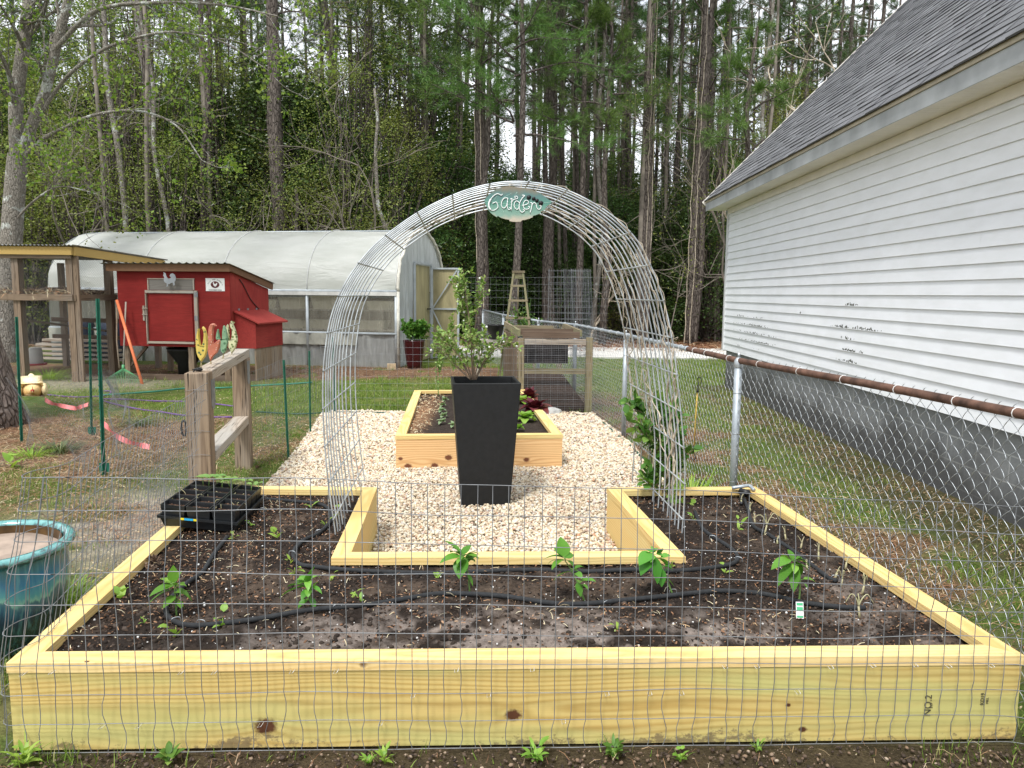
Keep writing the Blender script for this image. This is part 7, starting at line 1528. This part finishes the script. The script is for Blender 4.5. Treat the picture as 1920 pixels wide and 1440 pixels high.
named(294,262,14,23,'grey brown trunk behind the coop, middle of the leaning three',bark='bark_grey',crown=PV[2],kinks=.08)
named(252,200,11,22.5,'slender grey trunk leaning left above the coop run',bark='bark_grey',crown=SV[0],ty=120,kinks=.1)
named(320,282,8,22.5,'thin crooked grey trunk right of the leaning three',bark='bark_grey',crown=SV[1],ty=200,kinks=.14)
named(378,382,11,23.5,'left one of a close pair of trunks above the greenhouse',crown=SV[2],kinks=.08)
named(397,388,10,24,'right one of a close pair of trunks above the greenhouse',crown=SV[3],kinks=.05)
named(799,790,9,27,'slim pine trunk directly above the greenhouse ridge end',crown=PV[3])
named(905,898,22,24.5,'pine trunk wrapped in pale dead vines behind the planter bush',crown=PV[4],vine=True)
named(1037,1030,14,26,'pine trunk behind the pyramid trellis',crown=PV[0])
named(1064,1052,8,27,'thin pine trunk right of the pyramid trellis',crown=SV[0])
named(1082,1086,9,28,'thin pine trunk above the wire roll',crown=SV[1])
named(1207,1220,20,25,'pine trunk with hanging vines seen through the right side of the arch',crown=PV[1],vine=True)
named(1294,1326,17,25.5,'tall pine trunk leaning right beside the house corner, with pale vine',crown=PV[2],vine=True)
named(1345,1368,9,27,'slim pine trunk just left of the house eave',crown=SV[2])
named(1160,1178,9,29,'slim pine trunk between the arch wires and the vine clad pine',crown=SV[3])
named(1258,1252,8,28,'slim pine trunk midway between the two vine clad pines',crown=SV[0])
named(568,560,10,22.5,'short reddish trunk stub behind the greenhouse',crown=None,Hh=4.6,ty=330)
named(733,700,9,22.8,'pale crooked trunk above the greenhouse roof near the arch',bark='bark_grey',crown=None,ty=150,kinks=.12,Hh=7.5)
named(862,858,7,28,'thin dark trunk left of the vine wrapped pine',crown=SV[2])
named(700,694,9,30,'thin trunk in shade left of the pale crooked trunk',crown=SV[1])
named(455,452,7,27,'thin trunk left of the thick dark pine',crown=SV[3])
named(1115,1130,8,26,'thin pale trunk above the wire mesh panel',bark='bark_grey',crown=SV[0],kinks=.1)
named(1410,1450,8,26,'slender grey trunk rising behind the house roof',bark='bark_grey',crown=SV[1],kinks=.1)
# younger pines with low bushy crowns
for i,(px,Y,H0,H1,R,lab) in enumerate(((960,22.5,6.0,13,3.4,'bushy green young pine with long needled boughs above the arch sign'),(1085,25,6.2,15,2.8,'green pine with full boughs above the right shoulder of the arch'),(800,28,7.5,15,3.2,'dark layered pine with spreading boughs left of the arch top'),(1395,23.5,5.0,9.5,2.0,'light green young pine beside the house eave'),(1200,31,7,15,2.6,'pine with green boughs behind the right vine clad trunk'),(690,31,8.,16,3.2,'dark spreading pine high above the greenhouse'),(1300,27,7.2,14,2.,'green pine boughs above the house corner'),(420,33,9,16,3.,'dark pine crown high over the coop'),(900,23.5,7.,12,2.6,'young pine with soft green boughs directly above the arch crown'),(1130,24.5,6.,11,2.2,'small pine with airy boughs left of the right vine clad trunk'),(1040,29,8,15,3.,'pine with layered boughs between the arch sign and the right trunks'))):
    mb,mc=pine_crown(H0,H1,R,26 if R>2.5 else 18,500+i,1.35,ln=.26); mt_=MB(); tube(mt_,trunk_line(H1,70+i),np.linspace(.13,.04,9),8)
    e=empty('pine_tree',(X_(px,Y),Y,0),lab,'tree'); o=mt_.mesh('trunk',M['bark_pine']); mkobj('trunk',o,e); mkobj('limbs',mb.mesh('limbs',M['bark_pine']),e); mkobj('crown',mc.mesh('crown',M['needle_l'] if i in (0,1,3,4,6,8,9) else M['needle']),e)
# understory
def bush(H_,W_,n_,seed,mat,lsz=.085,sparse=0,nclump=130):
    global r_; r_=np.random.default_rng(seed); mb=MB(); mc=MB(); cl=[]
    for k in range(nclump):
        th=r_.uniform(0,6.28); z=H_*(.06+.94*r_.uniform()**.8); prof=math.sin(PI*min(1,(.18+.82*z/H_)))**.6; rr=W_*prof*r_.uniform(.35,1.)**.6; cl.append([rr*math.cos(th),rr*math.sin(th),z])
    cl=np.array(cl)
    for k in range(0,nclump,3):
        p=cl[k]; q=[np.array([p[0]*.08,p[1]*.08,0]),np.array([p[0]*.25,p[1]*.25,p[2]*.45]),np.array([p[0]*.6,p[1]*.6,p[2]*.8]),p]; q=smoothline(q,3)+np.random.default_rng(k).normal(0,.04,(10,3)); tube(mb,q,np.linspace(.045,.008,10),4,caps=False)
    per=n_//nclump; c=np.repeat(cl,per,0); N=len(c); sc=np.repeat(r_.uniform(.15,.42,nclump),per); pos=c+r_.normal(0,1,(N,3))*sc[:,None]*np.array([1,1,.7]); pos[:,2]=np.abs(pos[:,2])+.02
    d=r_.normal(0,1,(N,3)); d[:,2]*=.5; d/=np.linalg.norm(d,axis=1,keepdims=True); diamonds(mc,pos,d,lsz*r_.uniform(.6,1.3,N),.5)
    return (mb.mesh('bush_stems',M['bark_pine']),mc.mesh('bush_leaves',mat))
EV=[bush(5.5,1.9,13000,600,M['ever'],.10),bush(4.2,1.7,11000,601,M['ever'],.09),bush(7.5,2.2,15000,602,M['ever'],.11,nclump=150),bush(3.,1.4,8000,603,M['ever'],.08,nclump=90)]
OV=[bush(6.5,1.9,6500,610,M['olive'],.07,nclump=150),bush(8.5,2.4,7500,611,M['olive'],.075,nclump=170),bush(4.5,1.6,5000,612,M['olive'],.065,nclump=120)]
def place_bush(v,px,Y,s,lab,group,name='evergreen_shrub',cat='shrub'):
    e=empty(name,(X_(px,Y),Y,0),lab,cat,group); e.rotation_euler=(0,0,r2.uniform(0,6.28)); e.scale=(s,s,s*r2.uniform(.9,1.1)); mkobj('stems',v[0],e); mkobj('leaves',v[1],e); return e
gE='dark evergreen undergrowth at the wood edge'; lE='dark glossy evergreen shrub in the undergrowth at the wood edge'
for k in range(26): place_bush(EV[r2.integers(3)],-80+k*36+r2.uniform(-12,12),r2.uniform(24.5,29),r2.uniform(.85,1.15),lE,gE)
for k in range(20): place_bush(EV[2],-120+k*52+r2.uniform(-15,15),r2.uniform(31,38),r2.uniform(1.1,1.5),lE,gE)
gR='low evergreen shrubs under the right pines'; lR='low dark evergreen shrub under the pines on the right'
for k in range(26): place_bush(EV[r2.choice([0,1,0])],850+k*22+r2.uniform(-12,12),r2.uniform(27,33),r2.uniform(.75,1.15),lR,gR)
for k in range(14): place_bush(EV[r2.choice([0,2])],880+k*44+r2.uniform(-12,12),r2.uniform(36,44),r2.uniform(.8,1.2),lR,gR)
gO='yellow green spring trees at the wood edge'; lO='thin spring tree with sparse yellow green leaves at the wood edge'
for px,Y,v,s in ((150,22.8,0,1.),(60,22.5,2,1.1),(230,23.5,1,.95),(330,22.8,0,1.),(420,24,1,.95),(500,25,0,1.05),(650,24,1,.95),(590,23,2,1.),(740,24.5,1,.9),(700,22.8,2,.9),(105,25,1,1.05),(-40,22,0,1.1),(1440,27,1,1.),(1520,30,1,1.2),(1180,26.5,2,.7),(560,30,1,1.2),(280,29,1,1.25),(20,29,1,1.2)):
    place_bush(OV[v],px,Y,s,lO,gO,'spring_tree','tree')
# taller broadleaf trees filling the canopy
TV=[bush(12,2.6,15000,620,M['ever'],.11,nclump=170),bush(11,2.4,11000,621,M['olive'],.085,nclump=180),bush(13,2.8,12000,622,M['olive'],.09,nclump=200)]
M['mid']=foliage('mid_green_leaves',[(0,(.045,.09,.015)),(.5,(.10,.165,.03)),(1,(.21,.27,.07))],.3,.45,.4); TV.append(bush(12.5,2.7,14000,623,M['mid'],.10,nclump=170)); TV.append(bush(9,2.2,10000,624,M['mid'],.09,nclump=140))
gT='leafy trees filling the canopy of the left wood'; lT='leafy green tree filling the canopy between the left pines'
for px,Y,v in ((-60,27,3),(20,26,1),(120,27,4),(215,27.5,3),(285,26,2),(350,28,4),(430,26.5,1),(560,27,4),(680,26,2),(740,28,4),(790,27,3),(850,29,4),(110,33,0),(380,35,0),(720,35,3)):
    place_bush(TV[v],px,Y,r2.uniform(.85,1.05),lT,gT,'broadleaf_tree','tree')
gU='dim leafy trees far back in the right wood'; lU='dim leafy tree far back among the right hand pines'
for k in range(15): place_bush(TV[r2.choice([0,3,4])],930+k*42+r2.uniform(-15,15),r2.uniform(38,50),r2.uniform(.75,1.05),lU,gU,'broadleaf_tree','tree')
for px,Y,v,s in ((1150,29,4,.8),(1250,33,3,.75),(1340,30,4,.8),(1020,31,4,.8),(1460,31,1,1.)): place_bush(TV[v],px,Y,s,'small leafy tree standing between the pines in the middle of the right wood','small leafy trees in the right wood','broadleaf_tree','tree')
# bare branching trees
def grow(mb,p,d,L_,r,depth,q_,tips):
    n_=5; pts=[p]
    for j in range(n_): d=nz(d+q_.normal(0,.17,3)+np.array([0,0,.05])); pts.append(pts[-1]+d*L_/n_)
    tube(mb,smoothline(pts,2),np.linspace(r,r*.6,n_*2+1),6 if r>.03 else 4,caps=False)
    if depth==0: tips.append((pts[-1],d)); tips.append((pts[-3],d)); return
    for k in range(3 if depth>1 else 4):
        i=n_ if k==0 else q_.integers(2,n_+1); dd=nz(d+q_.normal(0,.6,3)+np.array([0,0,.1])); grow(mb,pts[i],dd,L_*q_.uniform(.55,.85),r*.6,depth-1,q_,tips)
for i,(px,Y,Hh,r,dp,lab,lv,bk) in enumerate(((1392,25,4.4,.045,4,'thin bare branching tree beside the house eave','few','twig'),(1548,22,4.2,.085,4,'white barked tree with fresh leaves rising above the roof edge','few','vine_dry'),(1440,26,4.,.04,4,'tangled bare grey tree between the young pine and the roof','few','twig'),(150,21.5,3.2,.05,4,'bare twiggy tree behind the left end of the greenhouse','few','twig'),(732,22.2,3.,.05,4,'bare twiggy tree with pale branches above the greenhouse','few','twig'),(1105,25.5,1.6,.05,3,'gnarled bare tree low behind the wire roll','none','vine_dry'),(1250,25.5,2.9,.025,3,'thin bare tree inside the right side of the arch','few','twig'),(560,22,2.8,.045,4,'bare reddish sapling behind the greenhouse right of the thick trunk','few','twig'))):
    q_=np.random.default_rng(900+i); mb=MB();tips=[]; grow(mb,np.array([0,0,-.1]),nz([q_.uniform(-.15,.15),0,1]),Hh,r,dp,q_,tips); e=empty('bare_tree',(X_(px,Y),Y,0),lab,'tree'); mkobj('branches',mb.mesh('branches',M[bk]),e)
    if lv=='few':
        r_=q_; mc=MB(); T_=np.array([t[0] for t in tips if q_.uniform()<.7]); c=np.repeat(T_,6,0)+q_.normal(0,.12,(len(T_)*6,3)); d=q_.normal(0,1,c.shape); d/=np.linalg.norm(d,axis=1,keepdims=True); diamonds(mc,c,d,.075*q_.uniform(.6,1.2,len(c)),.55); mkobj('leaves',mc.mesh('leaves',M['maple'] if i==1 else M['olive']),e)
# near maple on the left
mp=empty('maple_tree',(X_(18,17.0,640),17.0,0),'grey lichen spotted maple rising behind the chicken run at the left edge','tree')
mb=MB(); tips=[]; q_=np.random.default_rng(31); r_=q_
def mline(pts,r0,r1,Y0,Y1,mbx=mb,sub=0):
    P_=[D(x,y,Y0+(Y1-Y0)*i/(len(pts)-1)) for i,(x,y) in enumerate(pts)]; s_=smoothline(P_,5); tube(mbx,s_,np.linspace(r0,r1,len(s_)),12 if r0>.08 else 6,caps=False)
    for k in range(sub):
        i=q_.integers(len(s_)//4,len(s_)); d=nz((s_[min(i,len(s_)-1)]-s_[max(0,i-3)])+q_.normal(0,.35,3)); grow(mb,s_[min(i,len(s_)-1)],d,q_.uniform(.5,1.2),max(.008,r1*.5),2,q_,tips)
b0=mp.location
mline([(15,700),(17,560),(22,440),(30,330),(33,290)],.24,.19,17,17); mline([(33,300),(30,200),(42,100),(55,0),(62,-120)],.15,.11,17,17.2,sub=7); mline([(34,310),(58,240),(85,170),(105,90),(128,0),(150,-100)],.12,.08,17,16.6,sub=8)
mline([(38,300),(80,262),(120,240),(180,215),(260,208),(330,235),(378,300)],.05,.012,17,15.2,sub=12); mline([(60,240),(120,150),(190,95),(260,70),(330,60),(420,80),(500,130)],.045,.010,17,14.8,sub=14); mline([(30,200),(10,120),(-40,40)],.06,.03,17,16,sub=8); mline([(105,90),(180,20),(300,5),(420,10),(520,30)],.05,.012,16.6,15,sub=12); mline([(24,420),(60,380),(110,350),(170,360)],.03,.008,17,16,sub=8); mline([(45,90),(20,40),(0,10)],.05,.02,17,15.5,sub=6)
mb.build('trunk',M['bark_grey'],mp)
mc=MB(); T_=np.array([t[0] for t in tips if q_.uniform()<.75]); c=np.repeat(T_,5,0)+q_.normal(0,.09,(len(T_)*5,3)); d=q_.normal(0,1,c.shape)+[0,0,-.3]; d/=np.linalg.norm(d,axis=1,keepdims=True); diamonds(mc,c,d,.08*q_.uniform(.6,1.3,len(c)),.7); mc.build('leaves',M['maple'],mp)
# big near pine at the left edge
np_=empty('pine_tree',(-6.2,9.0,0),'massive rough barked pine trunk leaning out of the left edge','tree')
mb=MB(); z=np.linspace(-.1,14,40); rr=.30+.15*np.exp(-z*1.6); P_=np.stack([-6.33-.115*z,9.0+z*0,z],1); rad=1+.10*(vnoise(np.arange(22)[None,:]*.9+np.zeros((40,1)),z[:,None]*2.0+np.zeros((1,22)),3)-.5)*2; tube(mb,P_,rr,22,rad=rad); mb.build('trunk',M['bark_near'],np_)
mb,mc=pine_crown(9,14.5,3,22,777); 
for nm,mm,mt in (('limbs',mb,'bark_pine'),('crown',mc,'needle')): mm.v=[v+np.array([-6.19-1.3,9.0,0]) for v in mm.v]; mm.build(nm,M[mt],np_)
# forest floor straw drift & fallen litter beyond the drive
x,y=sample(26000,-22,20,21.3,32); N=len(x); mb=MB(); s_=r2.uniform(.12,.35,N); scatter(mb,ND,NDF,np.stack([x,y,r2.uniform(0,.05,N)],1),rotmats(r2.uniform(0,6.28,N),r2.normal(0,.2,N),r2.uniform(-.5,.5,N)),np.stack([s_*.07,s_,s_],1))
mb.build('forest_litter',sm,kind='stuff',label='reddish pine straw covering the forest floor beyond the driveway',cat='pine straw')
hen_.rotation_euler=(0,0,math.atan2(7.08,11.0))
bpy.data.objects['hen'].rotation_euler=hen_.rotation_euler
# ================================================================== camera, light
cam=bpy.data.cameras.new('Camera'); co=bpy.data.objects.new('Camera',cam); COL.objects.link(co)
cam.sensor_fit='HORIZONTAL'; cam.sensor_width=36; cam.lens=36*f/1920; cam.clip_end=600; cam.clip_start=.05
co.matrix_world=Matrix.Translation(Vector(CAM))@Matrix((Vector(Rv),Vector(Uv),Vector(-Fv))).transposed().to_4x4()
scene.camera=co
EL=math.radians(58); AZ=math.radians(205)   # azimuth of the sun measured from +Y towards +X
sd=Vector((math.sin(AZ)*math.cos(EL),math.cos(AZ)*math.cos(EL),math.sin(EL)))
sl=bpy.data.lights.new('Sun','SUN'); sl.energy=2.3; sl.angle=math.radians(11); sl.color=(1,.98,.95)
so_=bpy.data.objects.new('Sun',sl); COL.objects.link(so_); so_.rotation_euler=sd.to_track_quat('Z','Y').to_euler()
w=bpy.data.worlds.new('World'); scene.world=w; w.use_nodes=True; nt=w.node_tree; bg=nt.nodes['Background']
sky=nt.nodes.new('ShaderNodeTexSky'); sky.sky_type='NISHITA'; sky.sun_disc=False; sky.sun_elevation=EL; sky.sun_rotation=AZ
sky.air_density=1.; sky.dust_density=4.; sky.ozone_density=1.
tc=nt.nodes.new('ShaderNodeTexCoord'); cn=noise(nt,3.2,6,vmap(nt,tc.outputs['Generated'],(1,1,2.2)),rough=.6)
bright=mixc(nt,1.,sky.outputs[0],(1,1,1),'MIX')
cl=nt.nodes.new('ShaderNodeMix'); cl.data_type='RGBA'; L(nt,ramp_f(nt,cn.outputs[0],.12,.55),cl.inputs[0]); L(nt,sky.outputs[0],cl.inputs[6]); cl.inputs[7].default_value=(8.6,8.9,9.4,1)
L(nt,cl.outputs[2],bg.inputs['Color']); bg.inputs['Strength'].default_value=.105
scene.view_settings.view_transform='Standard'; scene.view_settings.look='None'; scene.view_settings.exposure=.78; scene.view_settings.gamma=1
scene.render.engine='CYCLES'; scene.render.resolution_x=1024; scene.render.resolution_y=768
scene.cycles.max_bounces=8; scene.cycles.transparent_max_bounces=12
